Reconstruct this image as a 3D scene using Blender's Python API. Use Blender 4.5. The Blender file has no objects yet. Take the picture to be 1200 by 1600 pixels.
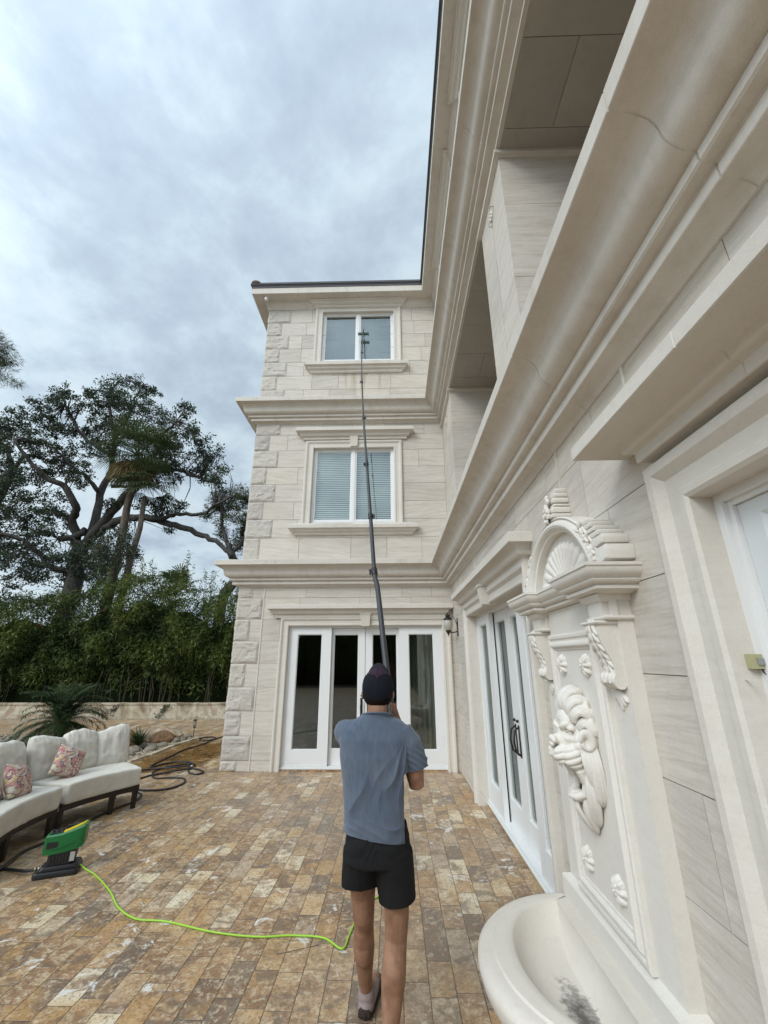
import bpy, bmesh, math, random
import numpy as np
from mathutils import Vector, Matrix, noise
SC = bpy.context.scene
COL = SC.collection
R = math.radians

# ------------------------------------------------------------------ camera
cd = bpy.data.cameras.new("camera")
cam = bpy.data.objects.new("camera", cd); COL.objects.link(cam)
SC.camera = cam
cd.sensor_fit = 'HORIZONTAL'; cd.sensor_width = 36.0
cd.lens = 660.8 / 1200 * 36.0
cd.clip_start = 0.05; cd.clip_end = 900
PITCH, YAW, ROLL = 0.33512, 0.02183, -0.00308
cp, sp = math.cos(PITCH), math.sin(PITCH)
fw = Vector((-math.sin(YAW) * cp, math.cos(YAW) * cp, sp))
rt = Vector((math.cos(YAW), math.sin(YAW), 0)); up = rt.cross(fw)
rt2 = rt * math.cos(ROLL) + up * math.sin(ROLL); up2 = up * math.cos(ROLL) - rt * math.sin(ROLL)
m = Matrix((rt2, up2, -fw)).transposed().to_4x4(); m.translation = (0, 0, 1.8)
cam.matrix_world = m
SC.render.resolution_x = 768; SC.render.resolution_y = 1024

# ------------------------------------------------------------------ sky, sun, exposure
SUN_EL, SUN_AZ = 38.0, 218.0            # azimuth clockwise from +Y: behind and to the left of the camera
sdir = Vector((math.sin(R(SUN_AZ)) * math.cos(R(SUN_EL)), math.cos(R(SUN_AZ)) * math.cos(R(SUN_EL)), math.sin(R(SUN_EL))))
W = bpy.data.worlds.new("World"); SC.world = W; W.use_nodes = True
nt = W.node_tree; N = nt.nodes; Lk = nt.links; N.clear()
def nd(tree, t, **k):
    n = tree.nodes.new(t)
    for a, v in k.items(): setattr(n, a, v)
    return n
def mth(tree, op, a, b=None, c=None, clamp=False):
    n = tree.nodes.new('ShaderNodeMath'); n.operation = op; n.use_clamp = clamp
    for i, v in enumerate((a, b, c)):
        if v is None: continue
        if isinstance(v, (int, float)): n.inputs[i].default_value = v
        else: tree.links.new(v, n.inputs[i])
    return n.outputs[0]
def mixc(tree, f, a, b, mode='MIX'):
    n = tree.nodes.new('ShaderNodeMix'); n.data_type = 'RGBA'; n.blend_type = mode; n.clamp_factor = True
    for s, v in ((n.inputs[0], f), (n.inputs[6], a), (n.inputs[7], b)):
        if isinstance(v, (int, float)): s.default_value = v
        elif isinstance(v, (tuple, list)): s.default_value = (*v[:3], 1)
        else: tree.links.new(v, s)
    return n.outputs[2]
def ramp(tree, fac, pts, interp='LINEAR'):
    n = tree.nodes.new('ShaderNodeValToRGB'); n.color_ramp.interpolation = interp
    e = n.color_ramp.elements
    while len(e) < len(pts): e.new(0.5)
    for i, (p, c) in enumerate(pts):
        e[i].position = p
        if isinstance(c, (int, float)): c = (c, c, c)
        e[i].color = (*c[:3], 1)
    tree.links.new(fac, n.inputs[0]); return n.outputs[0]
def nz(tree, vec, scale, detail=4, rough=0.5, dist=0.0, lac=2.0):
    n = tree.nodes.new('ShaderNodeTexNoise'); n.inputs['Scale'].default_value = scale
    n.inputs['Detail'].default_value = detail; n.inputs['Roughness'].default_value = rough
    n.inputs['Distortion'].default_value = dist; n.inputs['Lacunarity'].default_value = lac
    tree.links.new(vec, n.inputs['Vector']); return n.outputs['Fac']
def mapping(tree, vec, scale=(1, 1, 1), rot=(0, 0, 0), loc=(0, 0, 0)):
    n = tree.nodes.new('ShaderNodeMapping'); n.inputs['Scale'].default_value = scale
    n.inputs['Rotation'].default_value = rot; n.inputs['Location'].default_value = loc
    tree.links.new(vec, n.inputs['Vector']); return n.outputs[0]
sky = nd(nt, 'ShaderNodeTexSky', sky_type='NISHITA', sun_disc=False)
sky.sun_elevation = R(SUN_EL); sky.sun_rotation = R(SUN_AZ)
tc = nd(nt, 'ShaderNodeTexCoord'); dirv = tc.outputs['Generated']
sep = nd(nt, 'ShaderNodeSeparateXYZ'); Lk.new(dirv, sep.inputs[0])
zz = mth(nt, 'ADD', mth(nt, 'MAXIMUM', sep.outputs[2], 0.0), 0.28)
cmb = nd(nt, 'ShaderNodeCombineXYZ')
Lk.new(mth(nt, 'DIVIDE', sep.outputs[0], zz), cmb.inputs[0]); Lk.new(mth(nt, 'DIVIDE', sep.outputs[1], zz), cmb.inputs[1])
cv = mapping(nt, cmb.outputs[0], scale=(1.0, 1.0, 1), rot=(0, 0, 0.5), loc=(3.1, 1.3, 0.4))
c1 = nz(nt, cv, 1.9, 6, 0.55, 0.15); c2 = nz(nt, cv, 5.2, 6, 0.6, 0.15); c3 = nz(nt, mapping(nt, cv, loc=(5, 9, 2)), 0.8, 2, 0.5, 0.2)
cl = mth(nt, 'ADD', mth(nt, 'ADD', mth(nt, 'MULTIPLY', c1, 0.45), mth(nt, 'MULTIPLY', c2, 0.35)), mth(nt, 'MULTIPLY', c3, 0.20))
ccol = ramp(nt, cl, [(0.36, (0.40, 0.49, 0.60)), (0.44, (0.50, 0.61, 0.72)), (0.50, (0.62, 0.75, 0.84)), (0.57, (0.73, 0.85, 0.92)), (0.67, (0.85, 0.94, 0.98))])
nish = mixc(nt, 1.0, sky.outputs[0], (0.05, 0.05, 0.05), 'MULTIPLY')
base = mixc(nt, 0.86, nish, ccol)
# veiled sun: the overcast is brightest round the sun's place
dt = nd(nt, 'ShaderNodeVectorMath', operation='DOT_PRODUCT'); Lk.new(dirv, dt.inputs[0]); dt.inputs[1].default_value = sdir
gl = mth(nt, 'POWER', mth(nt, 'MAXIMUM', mth(nt, 'ADD', mth(nt, 'MULTIPLY', dt.outputs['Value'], 0.5), 0.5), 0.0), 5.0)
gl = mth(nt, 'ADD', mth(nt, 'MULTIPLY', gl, 2.5), 1.02)
bg = nd(nt, 'ShaderNodeBackground'); Lk.new(base, bg.inputs[0]); Lk.new(gl, bg.inputs[1])
wo = nd(nt, 'ShaderNodeOutputWorld'); Lk.new(bg.outputs[0], wo.inputs[0])
sl = bpy.data.lights.new("sun", 'SUN'); sl.energy = 1.45; sl.angle = R(24); sl.color = (1.0, 0.96, 0.90)
so = bpy.data.objects.new("sun", sl); COL.objects.link(so)
so.rotation_euler = (-sdir).to_track_quat('-Z', 'Y').to_euler()
SC.view_settings.view_transform = 'Standard'; SC.view_settings.look = 'None'
SC.view_settings.gamma = 1.0; SC.view_settings.exposure = 0.0

# ------------------------------------------------------------------ helpers
def tag(o, label=None, cat=None, group=None, kind=None):
    if label: o['label'] = label
    if cat: o['category'] = cat
    if group: o['group'] = group
    if kind: o['kind'] = kind
    return o
def empty(name, loc=(0, 0, 0), rz=0):
    o = bpy.data.objects.new(name, None); COL.objects.link(o)
    o.location = loc; o.rotation_euler = (0, 0, rz); o.empty_display_size = 0.2
    return o
def link(name, me, mat=None, parent=None):
    o = bpy.data.objects.new(name, me); COL.objects.link(o)
    if mat is not None and not me.materials: me.materials.append(mat)
    if parent is not None: o.parent = parent
    return o
class MB:
    def __init__(s): s.v = []; s.f = []; s.c = []; s.cur = 0.5
    def add(s, vs, fs):
        n = len(s.v); s.v.extend([tuple(p) for p in vs])
        for f in fs: s.f.append(tuple(i + n for i in f)); s.c.append(s.cur)
    def box(s, a, b, M=None):
        (x0, y0, z0), (x1, y1, z1) = a, b
        vs = [(x0, y0, z0), (x1, y0, z0), (x1, y1, z0), (x0, y1, z0), (x0, y0, z1), (x1, y0, z1), (x1, y1, z1), (x0, y1, z1)]
        if M is not None: vs = [M @ Vector(p) for p in vs]
        s.add(vs, [(0, 3, 2, 1), (4, 5, 6, 7), (0, 1, 5, 4), (1, 2, 6, 5), (2, 3, 7, 6), (3, 0, 4, 7)])
    def loft(s, rings, close_u=True, cap0=False, cap1=False):
        n = len(rings[0]); base = len(s.v)
        vs = [p for r in rings for p in r]; fs = []
        for i in range(len(rings) - 1):
            for j in range(n if close_u else n - 1):
                k = (j + 1) % n
                fs.append((i * n + j, i * n + k, (i + 1) * n + k, (i + 1) * n + j))
        if cap0: fs.append(tuple(range(n))[::-1])
        if cap1: fs.append(tuple((len(rings) - 1) * n + j for j in range(n)))
        s.add(vs, fs)
    def tube(s, pts, rad, n=8, caps=True, flat=1.0):
        pts = [Vector(p) for p in pts]
        if isinstance(rad, (int, float)): rad = [rad] * len(pts)
        t0 = (pts[1] - pts[0]).normalized()
        u = t0.cross(Vector((0, 0, 1)))
        if u.length < 1e-3: u = t0.cross(Vector((1, 0, 0)))
        u.normalize(); rings = []
        for i, p in enumerate(pts):
            t = (pts[min(i + 1, len(pts) - 1)] - pts[max(i - 1, 0)])
            if t.length < 1e-9: t = t0
            t.normalize(); u = (u - t * u.dot(t)); u.normalize(); w = t.cross(u)
            rings.append([p + (u * math.cos(2 * math.pi * j / n) + w * math.sin(2 * math.pi * j / n) * flat) * rad[i] for j in range(n)])
        s.loft(rings, True, caps, caps)
    def lathe(s, prof, c=(0, 0, 0), n=24, M=None):
        rings = []
        for r, z in prof:
            rg = [Vector((r * math.cos(2 * math.pi * j / n), r * math.sin(2 * math.pi * j / n), z)) for j in range(n)]
            if M is not None: rg = [M @ p for p in rg]
            rings.append([p + Vector(c) for p in rg])
        s.loft(rings, True, True, True)
    def ell(s, c, r, n=14, m=9, M=None):
        rings = []
        for i in range(m + 1):
            a = -math.pi / 2 + math.pi * i / m
            rg = [Vector((r[0] * math.cos(a) * math.cos(2 * math.pi * j / n), r[1] * math.cos(a) * math.sin(2 * math.pi * j / n), r[2] * math.sin(a))) for j in range(n)]
            if M is not None: rg = [M @ p for p in rg]
            rings.append([p + Vector(c) for p in rg])
        s.loft(rings)
    def mesh(s, name, smooth=False, attr=False, weld=False):
        me = bpy.data.meshes.new(name); me.from_pydata(s.v, [], s.f)
        if attr:
            a = me.attributes.new("blk", 'FLOAT', 'FACE'); a.data.foreach_set('value', s.c)
        if weld or smooth:
            bm = bmesh.new(); bm.from_mesh(me)
            if weld: bmesh.ops.remove_doubles(bm, verts=bm.verts, dist=1e-5)
            bmesh.ops.recalc_face_normals(bm, faces=bm.faces); bm.to_mesh(me); bm.free()
        if smooth: me.polygons.foreach_set('use_smooth', [True] * len(me.polygons))
        me.update(); return me
    def build(s, name, mat, parent=None, smooth=False, attr=False, weld=False, angle=None):
        me = s.mesh(name, smooth or angle is not None, attr, weld)
        if angle is not None:
            bm = bmesh.new(); bm.from_mesh(me)
            for e in bm.edges:
                if len(e.link_faces) == 2 and e.calc_face_angle(0) > R(angle): e.smooth = False
            bm.to_mesh(me); bm.free()
        return link(name, me, mat, parent)
def eval_mod(me, mods, name):
    """apply modifiers to a mesh and return the new mesh"""
    o = bpy.data.objects.new("tmp", me); COL.objects.link(o)
    for t, k in mods:
        md = o.modifiers.new(t, t)
        for a, v in k.items(): setattr(md, a, v)
    dg = bpy.context.evaluated_depsgraph_get(); dg.update()
    me2 = bpy.data.meshes.new_from_object(o.evaluated_get(dg)); me2.name = name
    bpy.data.objects.remove(o); return me2
def remesh(mb, vox, smooth=4, name="m", fac=0.5):
    me = mb.mesh(name, weld=True)
    me2 = eval_mod(me, [('REMESH', dict(mode='VOXEL', voxel_size=vox)), ('SMOOTH', dict(iterations=smooth, factor=fac))], name)
    me2.polygons.foreach_set('use_smooth', [True] * len(me2.polygons)); return me2
def vget(me):
    a = np.empty(len(me.vertices) * 3); me.vertices.foreach_get('co', a); return a.reshape(-1, 3)
def vset(me, a): me.vertices.foreach_set('co', a.ravel()); me.update()

# wall frames: u along the wall, d outwards, z up
WX, WY = 1.11, 8.2
def wingP(u, d, z): return (u, WY - d, z)
def rightP(u, d, z): return (WX - d, u, z)
def sideP(u, d, z): return (-3.0 - d, u, z)

# ------------------------------------------------------------------ materials
def pmat(name, col, rough=0.6, metal=0.0, spec=0.5):
    m = bpy.data.materials.new(name); m.use_nodes = True
    b = m.node_tree.nodes['Principled BSDF']
    b.inputs['Base Color'].default_value = (*col, 1); b.inputs['Roughness'].default_value = rough
    b.inputs['Metallic'].default_value = metal; b.inputs['Specular IOR Level'].default_value = spec
    return m, m.node_tree, b
def bump(t, h, strength, dist, b):
    n = t.nodes.new('ShaderNodeBump'); n.inputs['Strength'].default_value = strength; n.inputs['Distance'].default_value = dist
    t.links.new(h, n.inputs['Height']); t.links.new(n.outputs[0], b.inputs['Normal']); return n
def pos(t): return t.nodes.new('ShaderNodeNewGeometry').outputs['Position']
def stone_mat(name, c0, c1, vein=0.5, tilt=0.05, blk=True, grain=0.5, rough=0.75, dirt=0.0, drips=False):
    m, t, b = pmat(name, c0, rough, 0, 0.3)
    p = pos(t)
    if blk:
        at = t.nodes.new('ShaderNodeAttribute'); at.attribute_name = 'blk'; at.attribute_type = 'GEOMETRY'
        k = at.outputs['Fac']
        off = t.nodes.new('ShaderNodeCombineXYZ')
        t.links.new(mth(t, 'MULTIPLY', k, 37.0), off.inputs[0]); t.links.new(mth(t, 'MULTIPLY', k, 53.0), off.inputs[2])
        ad = t.nodes.new('ShaderNodeVectorMath'); ad.operation = 'ADD'; t.links.new(p, ad.inputs[0]); t.links.new(off.outputs[0], ad.inputs[1])
        rotv = t.nodes.new('ShaderNodeVectorRotate'); rotv.rotation_type = 'AXIS_ANGLE'; rotv.inputs['Axis'].default_value = (0.70, 0.70, 0)
        t.links.new(ad.outputs[0], rotv.inputs['Vector'])
        t.links.new(mth(t, 'MULTIPLY', mth(t, 'SUBTRACT', k, 0.5), 0.45), rotv.inputs['Angle']); q = rotv.outputs[0]
    else: q = p
    st = mapping(t, q, scale=(0.9, 0.9, 13), rot=(tilt, tilt, 0))
    s1 = nz(t, st, 1.6, 5, 0.6, 0.6); s2 = nz(t, st, 6.0, 4, 0.6, 0.2); s3 = nz(t, q, 1.1, 3, 0.5)
    f = mth(t, 'ADD', mth(t, 'MULTIPLY', s1, 0.6), mth(t, 'MULTIPLY', s2, 0.4))
    fac = ramp(t, f, [(0.36, 0.0), (0.50, 0.35), (0.64, 1.0)])
    col = mixc(t, mth(t, 'MULTIPLY', fac, vein), c0, c1)
    col = mixc(t, mth(t, 'MULTIPLY', ramp(t, s3, [(0.40, 0), (0.72, 1)]), 0.30), col, tuple(x * 0.86 for x in c1))
    if blk:
        tone = ramp(t, mth(t, 'FRACT', mth(t, 'MULTIPLY', k, 7.31)), [(0, (0.90, 0.89, 0.89)), (0.5, (1, 1, 1)), (1, (1.04, 1.02, 0.99))])
        col = mixc(t, 1.0, col, tone, 'MULTIPLY')
    g = nz(t, p, 420, 2, 0.6)
    col = mixc(t, mth(t, 'MULTIPLY', ramp(t, g, [(0.35, 1), (0.52, 0)]), 0.22), col, tuple(x * 0.55 for x in c1))
    g2 = nz(t, p, 130, 4, 0.7)
    col = mixc(t, mth(t, 'MULTIPLY', ramp(t, g2, [(0.52, 0), (0.66, 1)]), 0.22), col, tuple(min(1, x * 1.12) for x in c0))
    g3 = nz(t, p, 22, 5, 0.65)
    col = mixc(t, mth(t, 'MULTIPLY', ramp(t, g3, [(0.50, 0), (0.72, 1)]), 0.16), col, tuple(x * 0.72 for x in c1))
    if dirt > 0:
        dd = nz(t, mapping(t, p, scale=(7, 7, 0.7)), 1.0, 4, 0.6)
        col = mixc(t, mth(t, 'MULTIPLY', ramp(t, dd, [(0.50, 0), (0.72, 1)]), dirt), col, (0.34, 0.28, 0.20))
    if drips:
        sx_ = nd(t, 'ShaderNodeSeparateXYZ'); t.links.new(p, sx_.inputs[0])
        dn = nz(t, mapping(t, p, scale=(6.5, 1, 0.35)), 1.0, 4, 0.6)
        inx = mth(t, 'MULTIPLY', ramp(t, mth(t, 'MULTIPLY', mth(t, 'ADD', sx_.outputs[0], 2.0), 0.4), [(0.30, 0), (0.36, 1), (0.74, 1), (0.82, 0)]), ramp(t, mth(t, 'MULTIPLY', sx_.outputs[2], 0.1), [(0.745, 0), (0.79, 1), (0.82, 1), (0.83, 0)]))
        col = mixc(t, mth(t, 'MULTIPLY', mth(t, 'MULTIPLY', ramp(t, dn, [(0.52, 0), (0.62, 1)]), inx), 0.6), col, (0.34, 0.27, 0.17))
    t.links.new(col, b.inputs['Base Color'])
    h = mth(t, 'ADD', mth(t, 'MULTIPLY', g, 0.5), mth(t, 'MULTIPLY', nz(t, p, 90, 3, 0.6), 0.5))
    bump(t, h, grain, 0.003, b); return m
M = {}
M['wall'] = stone_mat('limestone_ashlar', (0.65, 0.605, 0.545), (0.455, 0.405, 0.34), 0.85, 0.08, drips=True)
M['trim'] = stone_mat('limestone_trim', (0.655, 0.612, 0.548), (0.54, 0.49, 0.42), 0.35, 0.02, blk=False)
M['trimw'] = stone_mat('limestone_trim_stained', (0.645, 0.60, 0.538), (0.52, 0.468, 0.40), 0.4, 0.02, blk=False, dirt=0.24)
M['quoin'] = stone_mat('rock_faced_limestone', (0.54, 0.503, 0.45), (0.41, 0.377, 0.33), 0.5, 0.2, grain=1.0)
M['carved'] = stone_mat('carved_limestone', (0.71, 0.67, 0.608), (0.62, 0.575, 0.51), 0.2, 0.02, blk=False, grain=0.6)
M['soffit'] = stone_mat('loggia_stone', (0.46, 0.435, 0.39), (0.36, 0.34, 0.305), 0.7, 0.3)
M['mortar'] = pmat('mortar', (0.27, 0.235, 0.20), 0.9)[0]
M['white'], t_, b_ = pmat('white_painted_frame', (0.72, 0.72, 0.71), 0.35)
bump(t_, nz(t_, pos(t_), 300, 2), 0.12, 0.001, b_)
M['doorpaint'], t_, b_ = pmat('white_door_paint', (0.64, 0.66, 0.66), 0.45)
bump(t_, nz(t_, pos(t_), 260, 3), 0.35, 0.001, b_)
M['black'] = pmat('black_metal', (0.018, 0.016, 0.015), 0.45, 0.3)[0]
M['bronze'] = pmat('dark_bronze', (0.05, 0.042, 0.036), 0.4, 0.8)[0]
M['shingle'], t_, b_ = pmat('dark_roof_shingle', (0.10, 0.10, 0.11), 0.85)
bump(t_, nz(t_, pos(t_), 30, 3), 0.6, 0.02, b_)
def glass_mat(name, tint, refl=1.0, cap=0.3, rough=0.0):
    m = bpy.data.materials.new(name); m.use_nodes = True; t = m.node_tree; t.nodes.clear()
    tr = nd(t, 'ShaderNodeBsdfTransparent'); tr.inputs[0].default_value = (*tint, 1)
    g = nd(t, 'ShaderNodeBsdfGlossy'); g.inputs['Roughness'].default_value = rough; g.inputs[0].default_value = (0.93, 0.98, 0.97, 1)
    fr = nd(t, 'ShaderNodeFresnel'); fr.inputs[0].default_value = 1.52
    f = mth(t, 'MINIMUM', mth(t, 'MULTIPLY', fr.outputs[0], refl), cap)
    mx = nd(t, 'ShaderNodeMixShader'); t.links.new(f, mx.inputs[0]); t.links.new(tr.outputs[0], mx.inputs[1]); t.links.new(g.outputs[0], mx.inputs[2])
    o = nd(t, 'ShaderNodeOutputMaterial'); t.links.new(mx.outputs[0], o.inputs[0]); return m
M['glass'] = glass_mat('window_glass', (0.66, 0.74, 0.68), 3.4, 0.28)
M['glassg'] = glass_mat('window_glass_reflective', (0.82, 0.88, 0.86), 3.0, 0.5)
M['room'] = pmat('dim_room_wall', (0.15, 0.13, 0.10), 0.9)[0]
M['shade'] = pmat('grey_roller_shade', (0.13, 0.15, 0.16), 0.8)[0]
M['curtain'] = pmat('sheer_curtain', (0.17, 0.165, 0.15), 0.9)[0]
M['blind'] = pmat('white_blind_slat', (0.80, 0.83, 0.80), 0.5)[0]

# ------------------------------------------------------------------ paving and ground
def tile_mat():
    m, t, b = pmat('travertine_paving', (0.3, 0.2, 0.12), 0.45, 0, 0.5)
    p = pos(t); s = nd(t, 'ShaderNodeSeparateXYZ'); t.links.new(p, s.inputs[0]); x, y = s.outputs[0], s.outputs[1]
    Wd, Ln = 0.152, 0.305
    u = mth(t, 'DIVIDE', mth(t, 'ADD', x, 20.03), Wd); cu = mth(t, 'FLOOR', u)
    wn = nd(t, 'ShaderNodeTexWhiteNoise', noise_dimensions='1D'); t.links.new(cu, wn.inputs['W'])
    v = mth(t, 'ADD', mth(t, 'DIVIDE', y, Ln), mth(t, 'MULTIPLY', wn.outputs['Value'], 5.0)); 
    # two neighbouring cells now and then merge into one longer stone
    v2 = mth(t, 'FLOOR', v)
    pair = mth(t, 'FLOOR', mth(t, 'DIVIDE', v2, 3.0))
    cc = nd(t, 'ShaderNodeCombineXYZ'); t.links.new(cu, cc.inputs[0]); t.links.new(pair, cc.inputs[1])
    wp = nd(t, 'ShaderNodeTexWhiteNoise', noise_dimensions='3D'); t.links.new(cc.outputs[0], wp.inputs['Vector'])
    ism = mth(t, 'GREATER_THAN', wp.outputs['Value'], 0.62)
    rem = mth(t, 'SUBTRACT', v2, mth(t, 'MULTIPLY', pair, 3.0))
    first = mth(t, 'MULTIPLY', ism, mth(t, 'LESS_THAN', rem, 1.5))
    cv_ = mth(t, 'SUBTRACT', v2, mth(t, 'MULTIPLY', first, rem))
    c2_ = nd(t, 'ShaderNodeCombineXYZ'); t.links.new(cu, c2_.inputs[0]); t.links.new(cv_, c2_.inputs[1])
    w2 = nd(t, 'ShaderNodeTexWhiteNoise', noise_dimensions='3D'); t.links.new(c2_.outputs[0], w2.inputs['Vector'])
    rnd = w2.outputs['Value']; sc = nd(t, 'ShaderNodeSeparateColor'); t.links.new(w2.outputs['Color'], sc.inputs[0])
    fu = mth(t, 'FRACT', u); eu = mth(t, 'MULTIPLY', mth(t, 'MINIMUM', fu, mth(t, 'SUBTRACT', 1.0, fu)), Wd)
    fv = mth(t, 'FRACT', v)
    lo = mth(t, 'MULTIPLY', fv, Ln); hi = mth(t, 'MULTIPLY', mth(t, 'SUBTRACT', 1.0, fv), Ln)
    lo = mth(t, 'ADD', lo, mth(t, 'MULTIPLY', mth(t, 'MULTIPLY', first, mth(t, 'GREATER_THAN', rem, 0.5)), 1.0))
    hi = mth(t, 'ADD', hi, mth(t, 'MULTIPLY', mth(t, 'MULTIPLY', first, mth(t, 'LESS_THAN', rem, 0.5)), 1.0))
    jit = mth(t, 'MULTIPLY', mth(t, 'SUBTRACT', nz(t, p, 34, 4, 0.65), 0.5), 0.009)
    ed = mth(t, 'ADD', mth(t, 'MINIMUM', eu, mth(t, 'MINIMUM', lo, hi)), jit)
    joint = ramp(t, mth(t, 'DIVIDE', ed, 0.0052), [(0.20, 1), (0.62, 0)])
    shift = nd(t, 'ShaderNodeVectorMath', operation='MULTIPLY_ADD'); t.links.new(w2.outputs['Color'], shift.inputs[0])
    shift.inputs[1].default_value = (40, 40, 40); t.links.new(p, shift.inputs[2]); q = shift.outputs[0]
    tone = ramp(t, rnd, [(0.0, (0.13, 0.078, 0.045)), (0.10, (0.17, 0.135, 0.10)), (0.20, (0.25, 0.145, 0.072)), (0.35, (0.34, 0.20, 0.095)), (0.52, (0.38, 0.25, 0.135)), (0.66, (0.42, 0.27, 0.13)),
                         (0.76, (0.36, 0.265, 0.185)), (0.86, (0.52, 0.40, 0.25)), (1.0, (0.68, 0.59, 0.43))])
    n1 = nz(t, q, 5.5, 8, 0.68, 0.8); n2 = nz(t, q, 21, 7, 0.74, 0.6); n3 = nz(t, q, 2.2, 3, 0.5, 0.5); n4 = nz(t, q, 60, 3, 0.6)
    col = mixc(t, mth(t, 'MULTIPLY', ramp(t, n1, [(0.47, 0), (0.56, 1)]), 0.70), tone, (0.19, 0.095, 0.042))
    col = mixc(t, mth(t, 'MULTIPLY', ramp(t, n2, [(0.49, 0), (0.60, 1)]), 0.66), col, (0.58, 0.47, 0.32))
    col = mixc(t, mth(t, 'MULTIPLY', ramp(t, n3, [(0.50, 0), (0.66, 1)]), 0.6), col, (0.44, 0.25, 0.085))
    col = mixc(t, mth(t, 'MULTIPLY', ramp(t, n4, [(0.50, 0), (0.66, 1)]), 0.6), col, (0.10, 0.058, 0.032))
    n5 = nz(t, q, 3.6, 8, 0.70, 1.0)
    col = mixc(t, mth(t, 'MULTIPLY', ramp(t, n5, [(0.53, 0), (0.59, 1)]), 0.66), col, (0.125, 0.088, 0.060))
    # small pits and pale efflorescence
    pit = nz(t, mapping(t, q, scale=(1.6, 1, 1)), 26, 4, 0.7, 1.2)
    pm = ramp(t, pit, [(0.665, 0), (0.70, 1)])
    col = mixc(t, mth(t, 'MULTIPLY', pm, 0.7), col, (0.06, 0.04, 0.025))
    ef = mth(t, 'MULTIPLY', nz(t, p, 4.6, 8, 0.72, 1.3), mth(t, 'ADD', mth(t, 'MULTIPLY', sc.outputs[1], 0.22), 0.92))
    col = mixc(t, ramp(t, ef, [(0.645, 0), (0.685, 0.9)]), col, (0.60, 0.57, 0.52))
    cf = nz(t, mapping(t, p, scale=(1, 1, 1), loc=(7, 3, 0)), 0.5, 3, 0.5)
    col = mixc(t, mth(t, 'MULTIPLY', ramp(t, cf, [(0.45, 0), (0.65, 1)]), 0.28), col, (0.30, 0.25, 0.20))
    col = mixc(t, mth(t, 'MULTIPLY', joint, 0.8), col, (0.085, 0.06, 0.042))
    # wet patch by the hose
    wv = nd(t, 'ShaderNodeVectorMath', operation='SUBTRACT'); t.links.new(p, wv.inputs[0]); wv.inputs[1].default_value = (-4.25, 9.6, 0)
    ws = mapping(t, wv.outputs[0], scale=(0.85, 0.42, 1)); wl = nd(t, 'ShaderNodeVectorMath', operation='LENGTH'); t.links.new(ws, wl.inputs[0])
    wet = ramp(t, mth(t, 'ADD', wl.outputs['Value'], mth(t, 'MULTIPLY', mth(t, 'SUBTRACT', nz(t, p, 1.6, 4, 0.6), 0.5), 1.2)), [(0.62, 1), (0.74, 0)])
    hv = nd(t, 'ShaderNodeHueSaturation'); hv.inputs['Saturation'].default_value = 0.99; hv.inputs['Value'].default_value = 1.14; t.links.new(col, hv.inputs['Color']); col = hv.outputs[0]
    wetc = mixc(t, 1.0, col, (0.62, 0.50, 0.32), 'MULTIPLY')
    col = mixc(t, wet, col, wetc); t.links.new(col, b.inputs['Base Color'])
    rg = mth(t, 'ADD', mth(t, 'MULTIPLY', n2, 0.55), 0.12)
    rg = mth(t, 'SUBTRACT', rg, mth(t, 'MULTIPLY', wet, 0.28)); t.links.new(rg, b.inputs['Roughness'])
    h = mth(t, 'SUBTRACT', mth(t, 'MULTIPLY', n1, 0.35), mth(t, 'ADD', mth(t, 'MULTIPLY', joint, 1.0), mth(t, 'MULTIPLY', pm, 0.4)))
    h = mth(t, 'ADD', h, mth(t, 'MULTIPLY', rnd, 0.5)); h = mth(t, 'ADD', h, mth(t, 'MULTIPLY', n4, 0.15))
    bump(t, h, 0.8, 0.005, b); return m
M['tile'] = tile_mat()
m, t, b = pmat('soil', (0.10, 0.075, 0.05), 0.95)
n = nz(t, pos(t), 1.5, 6, 0.65)
t.links.new(ramp(t, n, [(0.35, (0.05, 0.05, 0.025)), (0.6, (0.11, 0.085, 0.055)), (0.75, (0.07, 0.09, 0.03))]), b.inputs['Base Color']); M['soil'] = m
g = MB(); g.box((-260, -260, -0.5), (260, 260, -0.03)); tag(g.build('ground', M['soil']), kind='structure')
# paving sheet with the planting bed cut out of it
BED = [(-3.9, 7.9), (-4.95, 9.1), (-4.98, 10.3), (-4.86, 11.45), (-5.3, 12.2), (-6.6, 12.3), (-10.5, 12.0), (-13.0, 10.5), (-13.0, 6.2), (-6.0, 6.9)]
BED = [(-5.05, 8.7), (-4.98, 9.5), (-5.0, 10.5), (-4.86, 11.4), (-5.4, 12.0), (-6.8, 12.25), (-10.5, 12.0), (-14.0, 10.8), (-14.0, 6.0), (-6.2, 6.6)]
def poly_holed(outer, hole, z):
    bm = bmesh.new()
    for ring in (outer, hole):
        vs = [bm.verts.new((x, y, z)) for x, y in ring]
        for i in range(len(vs)): bm.edges.new((vs[i], vs[(i + 1) % len(vs)]))
    bmesh.ops.triangle_fill(bm, use_beauty=True, use_dissolve=False, edges=bm.edges, normal=(0, 0, 1))
    return bm
bm = poly_holed([(-40, -14), (1.2, -14), (1.2, 8.3), (-2.95, 8.3), (-2.95, 14.75), (-40, 14.75)], BED, 0.0)
r_ = bmesh.ops.extrude_face_region(bm, geom=bm.faces[:])
for v in [e for e in r_['geom'] if isinstance(e, bmesh.types.BMVert)]: v.co.z = -0.06
bmesh.ops.recalc_face_normals(bm, faces=bm.faces)
me = bpy.data.meshes.new('patio_paving'); bm.to_mesh(me); bm.free()
tag(link('patio', me, M['tile']), kind='structure')
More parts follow.
